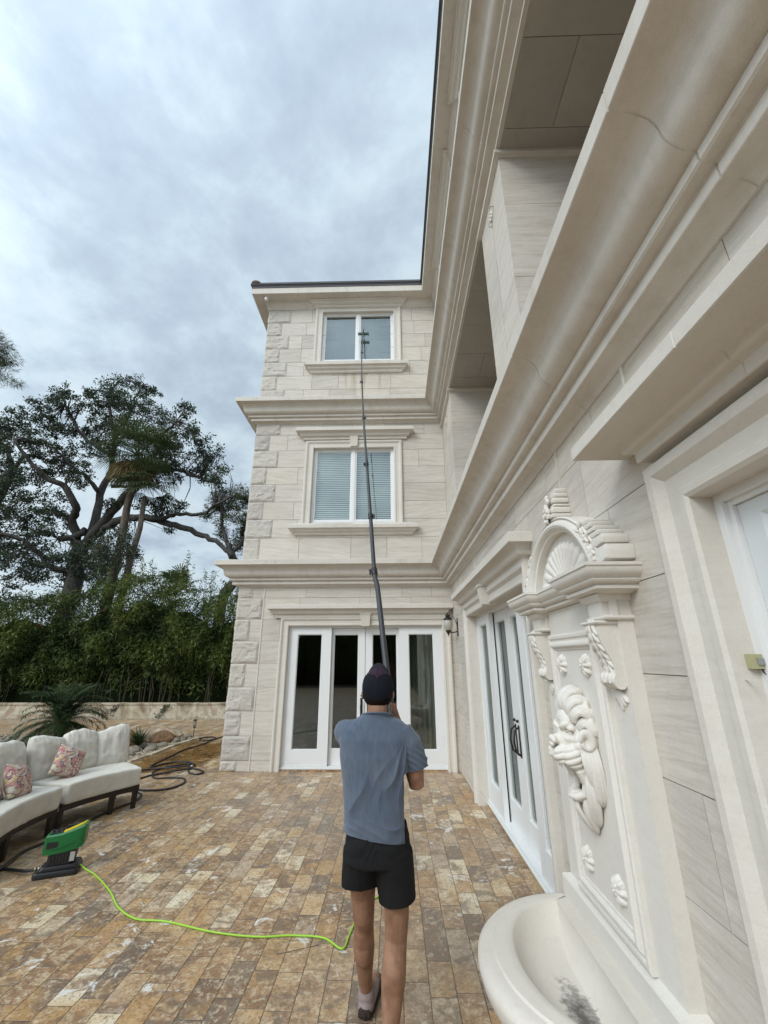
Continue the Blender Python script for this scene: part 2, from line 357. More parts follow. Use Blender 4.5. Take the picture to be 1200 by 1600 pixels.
# fascia of single stones along the edge of the bed is in part 4
# ------------------------------------------------------------------ the house
house = empty('stone_house', (1.11, 8.2, 0))
tag(house, 'three storey cream limestone house with rusticated corner blocks, deep cornices and white framed doors', 'house')
HI = Matrix.Translation((1.11, 8.2, 0)).inverted()
def hb(mb, name, mat, **k):
    o = mb.build(name, mat, house, **k); o.matrix_parent_inverse = HI; return o
def sub(mb, name, mat, parent, **k):
    o = mb.build(name, mat, parent, **k); o.matrix_parent_inverse = HI if parent.type == 'MESH' else Matrix(); return o
def attach(o, parent):
    o.parent = parent; return o
def hsub(mb, name, mat, parent, **k):
    # child of a part of the house; the part sits at the house's origin inverse, so world coordinates carry over
    o = mb.build(name, mat, parent, **k); o.matrix_parent_inverse = Matrix(); return o
rnd = random.Random(5)
def rect_minus(r, holes):
    out = [r]
    for h in holes:
        nx = []
        for a in out:
            x0, z0, x1, z1 = a; hx0, hz0, hx1, hz1 = h
            if hx0 >= x1 or hx1 <= x0 or hz0 >= z1 or hz1 <= z0: nx.append(a); continue
            if hz0 > z0: nx.append((x0, z0, x1, hz0))
            if hz1 < z1: nx.append((x0, hz1, x1, z1))
            zb, zt = max(z0, hz0), min(z1, hz1)
            if hx0 > x0: nx.append((x0, zb, hx0, zt))
            if hx1 < x1: nx.append((hx1, zb, x1, zt))
        out = nx
    return out
def ashlar(mb, P, u0, u1, zs, holes, gap, lens=(0.55, 1.25), seed=1, depth=0.006):
    rn = random.Random(seed)
    for i in range(len(zs) - 1):
        za, zb = zs[i], zs[i + 1]; u = u0 - rn.uniform(0, 0.5)
        while u < u1:
            L = rn.uniform(*lens); a, b = max(u, u0), min(u + L, u1); u += L
            if b - a < 0.02: continue
            if u1 - b < 0.12: b = u1; u = u1 + 1
            mb.cur = rn.random(); g = gap / 2
            A = (a + (g if a > u0 else 0), za + g, b - (g if b < u1 else 0), zb - g)
            for q in rect_minus(A, holes):
                x0, z0, x1, z1 = q
                mb.add([P(x0, 0, z0), P(x1, 0, z0), P(x1, 0, z1), P(x0, 0, z1)], [(0, 1, 2, 3)])
            x0, z0, x1, z1 = A
            for s_ in (((x0, z0), (x1, z0)), ((x1, z0), (x1, z1)), ((x1, z1), (x0, z1)), ((x0, z1), (x0, z0))):
                (p0, q0), (p1, q1) = s_
                if any(h[0] < (p0 + p1) / 2 < h[2] and h[1] < (q0 + q1) / 2 < h[3] for h in holes): continue
                mb.add([P(p0, 0, q0), P(p1, 0, q1), P(p1, -depth, q1), P(p0, -depth, q0)], [(0, 1, 2, 3)])
def backing(mb, P, u0, u1, z0, z1, holes, thick=0.30, d0=-0.006):
    for q in rect_minus((u0, z0, u1, z1), holes):
        a = P(q[0], d0, q[1]); b_ = P(q[2], d0 - thick, q[3])
        lo = tuple(min(a[i], b_[i]) for i in range(3)); hi = tuple(max(a[i], b_[i]) for i in range(3))
        mb.box(lo, hi)
ZC = [0.0, 0.162, 0.545, 0.938, 1.334, 1.736, 2.129, 2.527, 2.925, 3.16]
Z2 = [3.56, 4.12, 4.51, 4.902, 5.301, 5.687, 6.089, 6.474, 6.78]
Z3 = [7.15, 7.26, 7.648, 8.025, 8.409, 8.80, 9.188, 9.576, 9.966, 10.12]
# openings
D1 = (-1.98, 0.0, 0.90, 2.40)                       # wing doors
W2 = (-1.70, 4.44, 0.04, 6.135); W3 = (-1.66, 8.44, 0.07, 9.88)
DR = (3.57, 0.0, 6.47, 2.40)                        # french doors on the right wall
DN = (0.50, 0.0, 1.47, 2.36)                        # near door
w = MB()
ashlar(w, wingP, -2.49, WX, ZC, [D1], 0.006, seed=3)
ashlar(w, wingP, -3.0, -2.505, ZC, [], 0.006, lens=(2, 3), seed=4)
ashlar(w, wingP, -3.0, WX, Z2, [W2], 0.007, seed=8); ashlar(w, wingP, -3.0, WX, Z3, [W3], 0.008, seed=12)
ashlar(w, sideP, WY, 14.0, ZC[:-1] + [3.2] + Z2[1:-1] + [6.9] + Z3[2:], [], 0.006, seed=15)
ashlar(w, rightP, -5.0, WY, ZC, [DR, DN], 0.004, lens=(0.6, 1.25), seed=21)
ashlar(w, rightP, -5.0, WY, [7.15, 7.65, 8.04, 8.43, 8.82, 9.21, 9.6, 9.97, 10.12], [(2.2, 8.44, 3.9, 9.88), (5.2, 8.44, 6.9, 9.88)], 0.005, seed=31)
hb(w, 'stone_cladding', M['wall'], attr=True)
w = MB()
backing(w, wingP, -3.0 + 0.006, WX, 0, 10.2, [D1, W2, W3])
backing(w, rightP, -5.0, WY + 0.3, 0, 3.6, [DR, DN])
backing(w, rightP, -5.0, WY + 0.3, 7.0, 10.2, [(2.2, 8.44, 3.9, 9.88), (5.2, 8.44, 6.9, 9.88)])
w.box((-2.994, WY + 0.3, 0), (-2.7, 14.0, 10.2))
w.box((-2.7, 13.7, 0), (9, 14.0, 10.2)); w.box((8.7, -5, 0), (9, 13.7, 10.2)); w.box((1.42, -5.0, 0), (8.7, -4.7, 10.2))
hb(w, 'wall', M['mortar'])
# thin vertical bead dividing the corner blocks from the wall of the ground floor
for a_, b__ in (((-2.509, WY - 0.010, 0), (-2.487, WY + 0.002, 3.14)), ((WX - 0.010, 2.592, 2.83), (WX + 0.002, 2.612, 3.14)), ((WX - 0.010, 1.709, 2.80), (WX + 0.002, 1.729, 3.14))):
    w = MB(); w.box(a_, b__); hb(w, 'wall_bead', M['trim'])

# ---- mouldings
def cornice(name, prof, mat, step=1.2, phase=0.894):
    mb = MB()
    path = []   # list of (segment, s, inset)
    def ring(seg, s, ins):
        out = []
        for e, z in prof:
            e2 = max(e - ins, -0.02)
            if seg == 0: out.append((WX - e2, s, z))
            elif seg == 'c1': out.append((WX - e2, WY - e2, z))
            elif seg == 1: out.append((s, WY - e2, z))
            elif seg == 'c2': out.append((-3.0 - e2, WY - e2, z))
            else: out.append((-3.0 - e2, s, z))
        return out
    rings = [ring(0, -5.0, 0)]
    g = 0.004
    y = phase
    while y - step > -5: y -= step
    while y < WY - 0.5:
        rings += [ring(0, y - g, 0), ring(0, y - g * 0.6, 0.006), ring(0, y + g * 0.6, 0.006), ring(0, y + g, 0)]; y += step
    rings.append(ring('c1', 0, 0)); x = WX - 0.97
    g = 0.005
    while x > -2.7:
        rings += [ring(1, x + g, 0), ring(1, x + g * 0.6, 0.006), ring(1, x - g * 0.6, 0.006), ring(1, x - g, 0)]; x -= 1.18
    rings += [ring('c2', 0, 0), ring(2, 14.0, 0)]
    mb.loft(rings, close_u=False, cap0=True, cap1=True)
    return hb(mb, name, mat, angle=28)
def cyma(e0, z0, e1, z1, n=12):
    # ogee from (e0,z0) low inside to (e1,z1) high outside
    out = []
    for i in range(n + 1):
        s = i / n; a = s * math.pi / 2
        if s <= 0.45:
            k = s / 0.45; e = e0 + (e1 - e0) * 0.40 * math.sin(k * math.pi / 2) ; z = z0 + (z1 - z0) * 0.42 * (1 - math.cos(k * math.pi / 2)) * 1.0
        else:
            k = (s - 0.45) / 0.55; e = e0 + (e1 - e0) * (0.40 + 0.60 * (1 - math.cos(k * math.pi / 2))); z = z0 + (z1 - z0) * (0.42 + 0.58 * math.sin(k * math.pi / 2))
        out.append((e, z))
    return out
def cprof(zb):
    p = [(-0.02, zb - 0.001), (0.012, zb), (0.03, zb + 0.022), (0.055, zb + 0.035), (0.108, zb + 0.042), (0.112, zb + 0.046), (0.112, zb + 0.092), (0.106, zb + 0.096), (0.112, zb + 0.106),
         (0.150, zb + 0.112), (0.158, zb + 0.120), (0.158, zb + 0.156), (0.152, zb + 0.162)]
    p += cyma(0.165, zb + 0.168, 0.372, zb + 0.372)[0:]
    p += [(0.388, zb + 0.374), (0.392, zb + 0.378), (0.392, zb + 0.468), (0.386, zb + 0.474), (-0.02, zb + 0.49)]
    return p
cornice('lower_cornice', cprof(3.125), M['trimw'])
cornice('middle_cornice', cprof(6.735), M['trimw'], phase=0.5)
cornice('eaves_cornice', [(-0.02, 9.955), (0.0, 9.965), (0.02, 9.975), (0.02, 10.0), (0.03, 10.01), (0.05, 10.03), (0.075, 10.07), (0.095, 10.11), (0.115, 10.15),
        (0.345, 10.155), (0.350, 10.16), (0.350, 10.325), (-0.02, 10.33)], M['trimw'], phase=1.3)
mb = MB()
for e, z0, z1, in ((0.362, 10.325, 10.372), (0.372, 10.372, 10.40), (0.395, 10.40, 10.43), (0.385, 10.43, 10.46)):
    e0 = 0.2
    for k in range(1):
        mb.box((WX - e, -5, z0), (WX - e0, WY - e, z1)); mb.box((-3.0 - e, WY - e, z0), (WX - e0, WY - e0, z1)); mb.box((-3.0 - e, WY - e0, z0), (-3.0 - e0, 14, z1))
hb(mb, 'gutter_edge', M['shingle'])
mb = MB()
e = 0.39
A = [(-3 - e, WY - e), (WX - e, WY - e), (WX - e, -5.0), (9.4, -5.0), (9.4, 14.0), (-3 - e, 14.0)]
mb.add([(x, y, 10.455) for x, y in A] + [(1.2, 11.2, 11.7), (5.2, 8.0, 12.4), (5.2, -5, 12.4), (0.6, 14, 11.7), (9.4, 14, 10.455)],
       [(0, 1, 6), (1, 2, 8, 7), (1, 7, 6), (0, 6, 9, 5), (3, 4, 7, 8), (4, 9, 6, 7)])
hb(mb, 'roof', M['shingle'])
# corner lump of roof sealant
mb = MB(); mb.ell((-3.27, 7.85, 10.475), (0.12, 0.1, 0.03)); hb(mb, 'roof_corner_cap', M['mortar'], smooth=True)

def crown(P, a, b_, zb, prof, name, mat=None, jts=()):
    """mitred moulding with returns; prof = [(e, z rel)]; a,b at e = 0"""
    mb = MB(); rings = []
    for e, z in prof:
        z += zb
        row = [P(a - e, -0.01, z), P(a - e, e, z)]
        for j in jts: row += [P(j - 0.004, e, z), P(j, e - 0.005, z), P(j + 0.004, e, z)]
        rings.append(row + [P(b_ + e, e, z), P(b_ + e, -0.01, z)])
    mb.loft(rings, close_u=False)
    mb.add(rings[-1], [tuple(range(len(rings[-1])))]); mb.add(rings[0], [tuple(range(len(rings[0])))])
    return hb(mb, name, mat or M['trim'], angle=28)
PC = [(0.045, 0.0), (0.052, 0.002), (0.052, 0.050), (0.060, 0.055)] + cyma(0.064, 0.06, 0.175, 0.150, 8) + [(0.185, 0.152), (0.190, 0.156), (0.190, 0.232), (0.185, 0.238), (0.0, 0.25)]
def casing(P, o, prof, name, z0=None, bottom=False):
    a, zb, b_, zt = o; zb = zb if z0 is None else z0
    mb = MB(); rings = []
    for wv_, d in prof:
        rings.append([P(a - wv_, d, zb), P(a - wv_, d, zt + wv_), P(b_ + wv_, d, zt + wv_), P(b_ + wv_, d, zb)])
    mb.loft(rings, close_u=False)
    return hb(mb, name, M['trim'], angle=25)
PK = [(-0.003, -0.20), (-0.003, 0.022), (0.008, 0.030), (0.030, 0.030), (0.036, 0.022), (0.050, 0.020), (0.085, 0.022), (0.100, 0.034), (0.115, 0.046), (0.135, 0.050), (0.150, 0.044), (0.155, 0.030), (0.155, -0.004)]
def keystone(P, uc, zt, zb, wt, wb, d=0.09):
    mb = MB(); f = [P(uc - wb / 2, d * 0.8, zb), P(uc + wb / 2, d * 0.8, zb), P(uc + wt / 2, d, zt), P(uc - wt / 2, d, zt)]
    g_ = [P(uc - wb / 2, 0.0, zb), P(uc + wb / 2, 0.0, zb), P(uc + wt / 2, 0.0, zt), P(uc - wt / 2, 0.0, zt)]
    mb.loft([g_, f], True, True, True)
    c = [P(uc - wt / 2 - .012, 0, zt), P(uc + wt / 2 + .012, 0, zt), P(uc + wt / 2 + .012, d + .012, zt), P(uc - wt / 2 - .012, d + .012, zt)]
    c2 = [tuple(p[i] + (0.022 if i == 2 else 0) for i in range(3)) for p in c]
    mb.loft([c, c2], True, True, True)
    return hb(mb, 'keystone', M['trim'])
# ground floor wing
casing(wingP, D1, PK, 'door_casing'); 
crown(wingP, -2.19, 0.915, 2.545, PC, 'door_crown', jts=(-1.2, 0.1)); keystone(wingP, -0.53, 2.60, 2.385, 0.19, 0.15)
# second floor
casing(wingP, W2, [(w_ * 1.12, d_) for w_, d_ in PK], 'window_casing', z0=4.40)
crown(wingP, -1.89, 0.27, 6.325, PC, 'window_crown', jts=(-0.83,)); keystone(wingP, -0.825, 6.41, 6.15, 0.185, 0.145)
PS = [(0.03, 0.0), (0.05, 0.02), (0.055, 0.05), (0.075, 0.058)] + cyma(0.08, 0.062, 0.145, 0.115, 6) + [(0.155, 0.118), (0.16, 0.122), (0.16, 0.19), (0.155, 0.196), (0.0, 0.265)]
crown(wingP, -1.945, 0.35, 4.165, PS, 'window_sill', M['trimw'], jts=(-0.8,))
# third floor
casing(wingP, W3, [(w_ * 1.12, d_) for w_, d_ in PK], 'window_casing', z0=8.36)
PC3 = [(0.05, 0.0), (0.07, 0.02), (0.075, 0.05), (0.10, 0.06)] + cyma(0.105, 0.07, 0.17, 0.12, 6) + [(0.18, 0.125), (0.18, 0.166)]
crown(wingP, -1.82, 0.22, 9.985, PC3, 'window_crown', jts=(-0.8,))
PS3 = [(e_, z_ * 1.25) for e_, z_ in PS]
crown(wingP, -1.84, 0.215, 8.07, PS3, 'window_sill', M['trimw'], jts=(-0.8,))
for yc in (3.05, 6.05):
    o = (yc - 0.85, 8.44, yc + 0.85, 9.88)
    casing(rightP, o, PK, 'window_casing', z0=8.36); crown(rightP, yc - 1.0, yc + 1.0, 9.985, PC3, 'window_crown'); crown(rightP, yc - 1.0, yc + 1.0, 8.07, PS3, 'window_sill')
# right wall doors
casing(rightP, DR, [(w_, d_ * 1.25) for w_, d_ in PK], 'door_casing'); crown(rightP, 3.47, 6.69, 2.53, PC, 'door_crown', jts=(5.2,))
keystone(rightP, 4.95, 2.585, 2.385, 0.16, 0.13, 0.13)
casing(rightP, DN, [(w_ * 1.22, d_ * 1.3) for w_, d_ in PK], 'door_casing')
PCN = [(0.0, 0.0), (0.068, 0.0), (0.072, 0.003), (0.072, 0.046), (0.080, 0.050)] + cyma(0.083, 0.052, 0.150, 0.098, 8) + [(0.158, 0.101), (0.250, 0.104), (0.255, 0.108), (0.255, 0.166), (0.250, 0.170), (0.0, 0.175)]
crown(rightP, 0.30, 1.58, 2.580, PCN, 'door_crown', jts=(1.06,))

# ---- rock-faced corner blocks
def quoin(x1, z0, z1, seed):
    mb = MB(); rn = random.Random(seed); g = 0.006; x0 = -3.0
    n, k = max(8, int((x1 - x0) / 0.032)), max(5, int((z1 - z0) / 0.032))
    off = Vector((rn.uniform(0, 50), rn.uniform(0, 50), rn.uniform(0, 50)))
    def hgt(s, t_, u, z):
        mar = min(s, 1 - s, 1e9) * (x1 - x0); mz = min(t_, 1 - t_) * (z1 - z0)
        mm = min(mar, mz)
        if mm < 0.018: return 0.006
        q = Vector((u * 5.5, 0, z * 8)) + off
        v = noise.noise(q) * 0.5 + abs(noise.noise(q * 2.3)) * 0.6
        c_ = noise.cell(Vector((u * 9, 3, z * 13)) + off)
        return 0.009 + 0.021 * max(0, min(1, v + 0.35)) + 0.007 * c_
    def grid(P, a, b_, w_):
        vs = []; fs = []
        for j in range(k + 1):
            for i in range(n + 1):
                s, t_ = i / n, j / k; u = a + (b_ - a) * s; z = z0 + g + (z1 - z0 - 2 * g) * t_
                ju = rn.uniform(-.3, .3) * (b_ - a) / n if 0 < i < n and 0 < j < k else 0
                vs.append(P(u + ju, hgt(s, t_, u, z), z))
        for j in range(k):
            for i in range(n):
                a_ = j * (n + 1) + i
                if rn.random() < 0.5: fs += [(a_, a_ + 1, a_ + n + 2), (a_, a_ + n + 2, a_ + n + 1)]
                else: fs += [(a_, a_ + 1, a_ + n + 1), (a_ + 1, a_ + n + 2, a_ + n + 1)]
        mb.add(vs, fs)
    mb.cur = rn.random()
    grid(wingP, x0 - 0.006, x1 - g, 0); grid(sideP, WY - 0.006, WY + (x1 - x0), 0)
    mb.box((x0 - 0.0058, WY - 0.0058, z0 + g), (x1 - g, WY + (x1 - x0), z1 - g))
    return hb(mb, 'quoin', M['quoin'], attr=True)
sd = 100
for zs, wide0, xw, xn in ((ZC, False, -2.515, -2.72), (Z2, False, -2.46, -2.68), (Z3[:-1], None, -2.445, -2.65)):
    for i in range(len(zs) - 1):
        if zs is ZC: wd = (i % 2 == 1)
        elif zs is Z2: wd = (i % 2 == 1)
        else: wd = (i % 2 == 1)
        z0, z1 = zs[i], zs[i + 1]
        if zs[0] == 7.15:
            if i == 0: continue
            if i == 1: z0 = 7.2
        sd += 1; quoin(xw if wd else xn, z0, z1, sd)

# ---- glazing
def pane_(P, a, b_, z0, z1, d, parent, mat):
    mb = MB(); mb.add([P(a, d, z0), P(b_, d, z0), P(b_, d, z1), P(a, d, z1)], [(0, 1, 2, 3)])
    return hsub(mb, 'pane', mat, parent)
def bx(mb, P, a, b_, z0, z1, d0, d1):
    p, q = P(a, d0, z0), P(b_, d1, z1)
    mb.box(tuple(min(p[i], q[i]) for i in range(3)), tuple(max(p[i], q[i]) for i in range(3)))
def sash(mb, P, a, b_, z0, z1, d0, d1, l, r_, bt, tp, bead=0.012):
    bx(mb, P, a, a + l, z0, z1, d0, d1); bx(mb, P, b_ - r_, b_, z0, z1, d0, d1)
    bx(mb, P, a + l, b_ - r_, z0, z0 + bt, d0, d1 - 0.001); bx(mb, P, a + l, b_ - r_, z1 - tp, z1, d0, d1 - 0.001)
    for q in ((a + l, a + l + bead, z0 + bt, z1 - tp), (b_ - r_ - bead, b_ - r_, z0 + bt, z1 - tp), (a + l + bead, b_ - r_ - bead, z0 + bt, z0 + bt + bead), (a + l + bead, b_ - r_ - bead, z1 - tp - bead, z1 - tp)):
        bx(mb, P, *q, d0 + 0.004, d1 - 0.014)
def door_unit(P, o, dp, mirror=False, sill=0.07):
    a, _, b_, zt = o; W_ = b_ - a; zt -= 0.0
    # outer frame
    fr = MB(); bx(fr, P, a, a + 0.045, sill, zt, dp - 0.13, dp + 0.005); bx(fr, P, b_ - 0.045, b_, sill, zt, dp - 0.13, dp + 0.005)
    bx(fr, P, a + 0.045, b_ - 0.045, zt - 0.035, zt, dp - 0.13, dp + 0.004)
    hb(fr, 'door_frame', M['white'])
    th = MB(); bx(th, P, a, b_, 0.045, sill, dp - 0.16, dp + 0.02); bx(th, P, a, b_, 0.03, 0.044, dp - 0.16, dp + 0.035)
    hb(th, 'threshold', M['white'])
    ct = MB(); bx(ct, P, a - 0.02, b_ + 0.02, -0.02, 0.03, dp - 0.2, dp + 0.03)
    hb(ct, 'door_step', M['tile'])
    c = (a + b_) / 2; zi, zo = sill + 0.002, zt - 0.037
    f1, f2 = 0.81, 1.27
    rec = dp - 0.075
    for s in (-1, 1):
        # fixed side light
        x0, x1 = c + s * 0.635, c + s * (W_ / 2 - 0.046)
        lo, hi = min(x0, x1), max(x0, x1); g0, g1 = sorted((c + s * f1, c + s * f2))
        sf = MB(); sash(sf, P, lo, hi, zi, zo, dp - 0.055, dp, g0 - lo, hi - g1, 0.245, 0.115)
        so_ = hb(sf, 'side_light', M['white'], parent=None) if False else hb(sf, 'side_light', M['white'])
        pane_(P, g0, g1, zi + 0.24, zo - 0.11, dp - 0.035, so_, M['glass'])
        # door leaf
        x0, x1 = c + s * 0.004, c + s * 0.66
        lo, hi = min(x0, x1), max(x0, x1); g0, g1 = sorted((c + s * 0.13, c + s * 0.59))
        df = MB(); sash(df, P, lo, hi, zi, zo, rec - 0.05, rec, g0 - lo, hi - g1, 0.245, 0.115)
        do_ = hb(df, 'door_leaf', M['white'])
        pane_(P, g0, g1, zi + 0.24, zo - 0.11, rec - 0.03, do_, M['glass'])
        hd = MB(); xh = c + s * 0.062
        bx(hd, P, xh - 0.02, xh + 0.02, 0.84, 1.14, rec, rec + 0.008)
        hd.tube([P(xh, rec + 0.008, 0.86), P(xh + s * 0.004, rec + 0.05, 0.89), P(xh + s * 0.01, rec + 0.068, 0.99), P(xh + s * 0.004, rec + 0.05, 1.09), P(xh, rec + 0.008, 1.12)], 0.010, 8)
        hd.ell(P(xh, rec + 0.012, 1.18), (0.016, 0.016, 0.016))
        hsub(hd, 'handle', M['bronze'], do_, smooth=True)
door_unit(wingP, D1, -0.055); door_unit(rightP, DR, -0.115)
def window_unit(P, o, dp, blind, mat):
    a, z0, b_, zt = o; c = (a + b_) / 2
    fr = MB(); f = 0.045
    sash(fr, P, a, b_, z0, zt, dp - 0.09, dp, f, f, 0.05, 0.03); bx(fr, P, c - 0.032, c + 0.032, z0 + .05, zt - .03, dp - 0.09, dp - 0.002)
    for s in (-1, 1):
        lo, hi = (a + f, c - 0.032) if s < 0 else (c + 0.032, b_ - f)
        sash(fr, P, lo, hi, z0 + .05, zt - .03, dp - 0.07, dp - 0.015, 0.028, 0.028, 0.03, 0.03, 0.008)
    wo_ = hb(fr, 'window', M['white'])
    for s in (-1, 1):
        lo, hi = (a + f, c - 0.032) if s < 0 else (c + 0.032, b_ - f)
        pane_(P, lo + .026, hi - .026, z0 + .08, zt - .06, dp - 0.04, wo_, mat)
        if blind:
            bl = MB(); z = z0 + .09
            while z < zt - 0.07:
                p = [P(lo + .02, dp - 0.10, z), P(hi - .02, dp - 0.10, z), P(hi - .02, dp - 0.128, z + 0.034), P(lo + .02, dp - 0.128, z + 0.034)]
                bl.add(p, [(0, 1, 2, 3)]); z += 0.043
            hsub(bl, 'blind', M['blind'], wo_)
        else:
            bl = MB(); n_ = 26; r0 = []
            for i in range(n_ + 1):
                u = lo + (hi - lo) * i / n_; r0.append((u, dp - 0.16 - 0.006 * math.sin(i * 1.9)))
            bl.loft([[P(u, d, z0) for u, d in r0], [P(u, d, zt) for u, d in r0]], close_u=False)
            hsub(bl, 'curtain', M['shade'], wo_, smooth=True)
window_unit(wingP, W2, -0.05, True, M['glassg']); window_unit(wingP, W3, -0.05, False, M['glassg'])
for yc in (3.05, 6.05): window_unit(rightP, (yc - 0.85, 8.44, yc + 0.85, 9.88), -0.05, False, M['glassg'])
# a drape inside the right-hand side light, dim rooms behind the doors
dr = MB(); pts = [(0.30 + 0.020 * i, WY + 0.40 + 0.03 * math.sin(i * 1.3)) for i in range(26)]
dr.loft([[(x, y, 0.05) for x, y in pts], [(x, y, 2.4) for x, y in pts]], close_u=False)
hb(dr, 'interior_drape', M['curtain'], smooth=True)
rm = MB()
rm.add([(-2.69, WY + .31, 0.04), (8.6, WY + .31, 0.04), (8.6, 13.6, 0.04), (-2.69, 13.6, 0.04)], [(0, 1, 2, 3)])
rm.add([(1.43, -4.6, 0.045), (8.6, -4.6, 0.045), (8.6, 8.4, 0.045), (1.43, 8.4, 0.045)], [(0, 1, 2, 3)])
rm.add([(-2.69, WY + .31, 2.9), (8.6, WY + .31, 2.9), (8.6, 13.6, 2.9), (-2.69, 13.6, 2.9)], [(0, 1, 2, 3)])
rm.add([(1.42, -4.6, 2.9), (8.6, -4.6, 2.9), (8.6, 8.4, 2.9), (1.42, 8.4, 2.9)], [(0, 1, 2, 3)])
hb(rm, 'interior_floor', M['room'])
# ---- near white door with raised panel
nd_ = MB(); a, b_, zt = 0.50, 1.47, 2.36
fx = -0.055
bx(nd_, rightP, b_ - 0.035, b_, 0.03, zt, fx - 0.09, fx); bx(nd_, rightP, b_ - 0.055, b_ - 0.035, 0.03, zt - 0.035, fx - 0.09, fx - 0.02)
bx(nd_, rightP, a, b_ - 0.035, zt - 0.035, zt, fx - 0.09, fx - 0.001); bx(nd_, rightP, a, b_ - 0.055, zt - 0.055, zt - 0.035, fx - 0.09, fx - 0.021)
bx(nd_, rightP, a, a + 0.035, 0.03, zt - 0.036, fx - 0.09, fx)
hb(nd_, 'door_frame', M['white'])
nd_ = MB(); ds = fx - 0.035; ya, yb, z0, z1 = a + 0.035, b_ - 0.056, 0.04, zt - 0.057
pn = [(0.66, 1.25, 1.335, 2.255), (0.66, 0.25, 1.335, 0.95)]
for q in rect_minus((ya, z0, yb, z1), pn): bx(nd_, rightP, q[0], q[2], q[1], q[3], ds - 0.045, ds)
for (p0, q0, p1, q1) in pn:
    rings = []
    for ins, d in ((0, 0), (0.004, -0.002), (0.018, -0.014), (0.03, -0.014), (0.036, -0.008), (0.075, 0.0), (0.08, 0.0)):
        rings.append([rightP(p0 + ins, ds + d, q0 + ins), rightP(p1 - ins, ds + d, q0 + ins), rightP(p1 - ins, ds + d, q1 - ins), rightP(p0 + ins, ds + d, q1 - ins)])
    nd_.loft(rings, True, False, True)
do_ = hb(nd_, 'door_leaf', M['doorpaint'])
kn = MB(); kn.lathe([(0.001, 0), (0.03, 0), (0.03, 0.006), (0.012, 0.012), (0.011, 0.04), (0.026, 0.05), (0.03, 0.065), (0.02, 0.08), (0.001, 0.083)], n=18, M=Matrix.Rotation(R(-90), 4, 'Y'))
for i, p in enumerate(kn.v): kn.v[i] = (p[0] + WX - ds, p[1] + 0.6, p[2] + 1.0)
hsub(kn, 'handle', M['bronze'], do_, smooth=True)
nd_ = MB(); bx(nd_, rightP, DN[0] - .02, DN[2], -0.01, 0.03, -0.25, -0.02); hb(nd_, 'door_step', M['trim'])

# ---- loggia on the second floor of the right building
lg = MB()
def slab_grid(mb, x0, x1, y0, y1, z, sx, sy, seed, g=0.005, t_=0.02):
    rn = random.Random(seed); y = y0; row = 0
    while y < y1:
        x = x0 - (0.5 * sx if row % 2 else 0)
        while x < x1:
            a, b_ = max(x, x0), min(x + sx, x1)
            if b_ - a > 0.05:
                mb.cur = rn.random(); mb.box((a + g / 2, y + g / 2, z), (b_ - g / 2, min(y + sy, y1) - g / 2, z + t_))
            x += sx
        y += sy; row += 1
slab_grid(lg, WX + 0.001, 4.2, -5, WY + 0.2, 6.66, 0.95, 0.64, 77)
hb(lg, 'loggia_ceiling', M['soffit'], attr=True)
lg = MB(); lg.box((WX + 0.001, -5, 6.678), (4.2, WY + 0.2, 6.75)); lg.box((WX + 0.002, -5, 3.62), (4.2, WY + 0.2, 3.66)); lg.box((WX, -5, 6.75), (WX + 0.3, WY + 0.3, 7.0))
lg.box((4.2, -5, 3.6), (4.4, WY + 0.3, 7.0)); lg.box((WX, WY + 0.006, 3.6), (4.2, WY + 0.3, 7.0))
hb(lg, 'loggia_shell', M['mortar'])
lg = MB(); lg.box((WX - 0.035, -5, 6.664), (WX + 0.02, WY, 6.70)); lg.box((WX - 0.012, -5, 6.70), (WX + 0.02, WY, 6.738))
hb(lg, 'loggia_lintel', M['trim'])
def pillar(y0, y1, seed):
    mb = MB(); rn = random.Random(seed); zs = [3.62, 4.12, 5.025, 5.94, 6.60]; x0, x1 = WX, WX + 0.87; g = 0.004
    for i in range(4):
        ym = (y0 + y1) / 2
        for (ya, yb) in ((y0, ym - 0.008), (ym + 0.008, y1)):
            mb.cur = rn.random(); mb.box((x0, ya + g / 2, zs[i] + g / 2), (x1, yb - g / 2, zs[i + 1] - g / 2))
    core = MB(); core.box((x0 + 0.008, y0 + 0.008, 3.62), (x1 - 0.008, y1 - 0.008, 6.60))
    o = hb(mb, 'pillar', M['wall'], attr=True)
    hsub(core, 'pillar_core', M['mortar'], o)
    cp_ = MB(); rings = []
    for e, z in ((0.0, 6.595), (0.012, 6.597), (0.02, 6.605), (0.045, 6.61), (0.05, 6.614), (0.05, 6.655), (0.05, 6.662)):
        rings.append([(x0 - e, y0 - e, z), (x1 + e, y0 - e, z), (x1 + e, y1 + e, z), (x0 - e, y1 + e, z)])
    cp_.loft(rings, True, True, True); hsub(cp_, 'pillar_cap', M['trim'], o)
    # incised lozenge with carved flower
    yc, zc = (y0 + y1) / 2, 6.37; lz = MB()
    for s0, s1 in (((0, .155), (.115, 0)), ((.115, 0), (0, -.155)), ((0, -.155), (-.115, 0)), ((-.115, 0), (0, .155))):
        lz.tube([(x0 - 0.001, yc + s0[0], zc + s0[1]), (x0 - 0.001, yc + s1[0], zc + s1[1])], 0.0035, 5)
    hsub(lz, 'incised_lozenge', M['mortar'], o)
    fl = MB()
    for k in range(8):
        a_ = k * math.pi / 4; fl.ell((x0 - 0.004, yc + 0.035 * math.cos(a_), zc + 0.05 * math.sin(a_)), (0.014, 0.018, 0.02), 8, 6)
    fl.ell((x0 - 0.008, yc, zc), (0.016, 0.018, 0.018), 8, 6); hsub(fl, 'carved_flower', M['carved'], o, smooth=True)
pillar(2.90, 3.765, 1); pillar(6.87, 8.19, 2); pillar(-1.07, -0.2, 3)
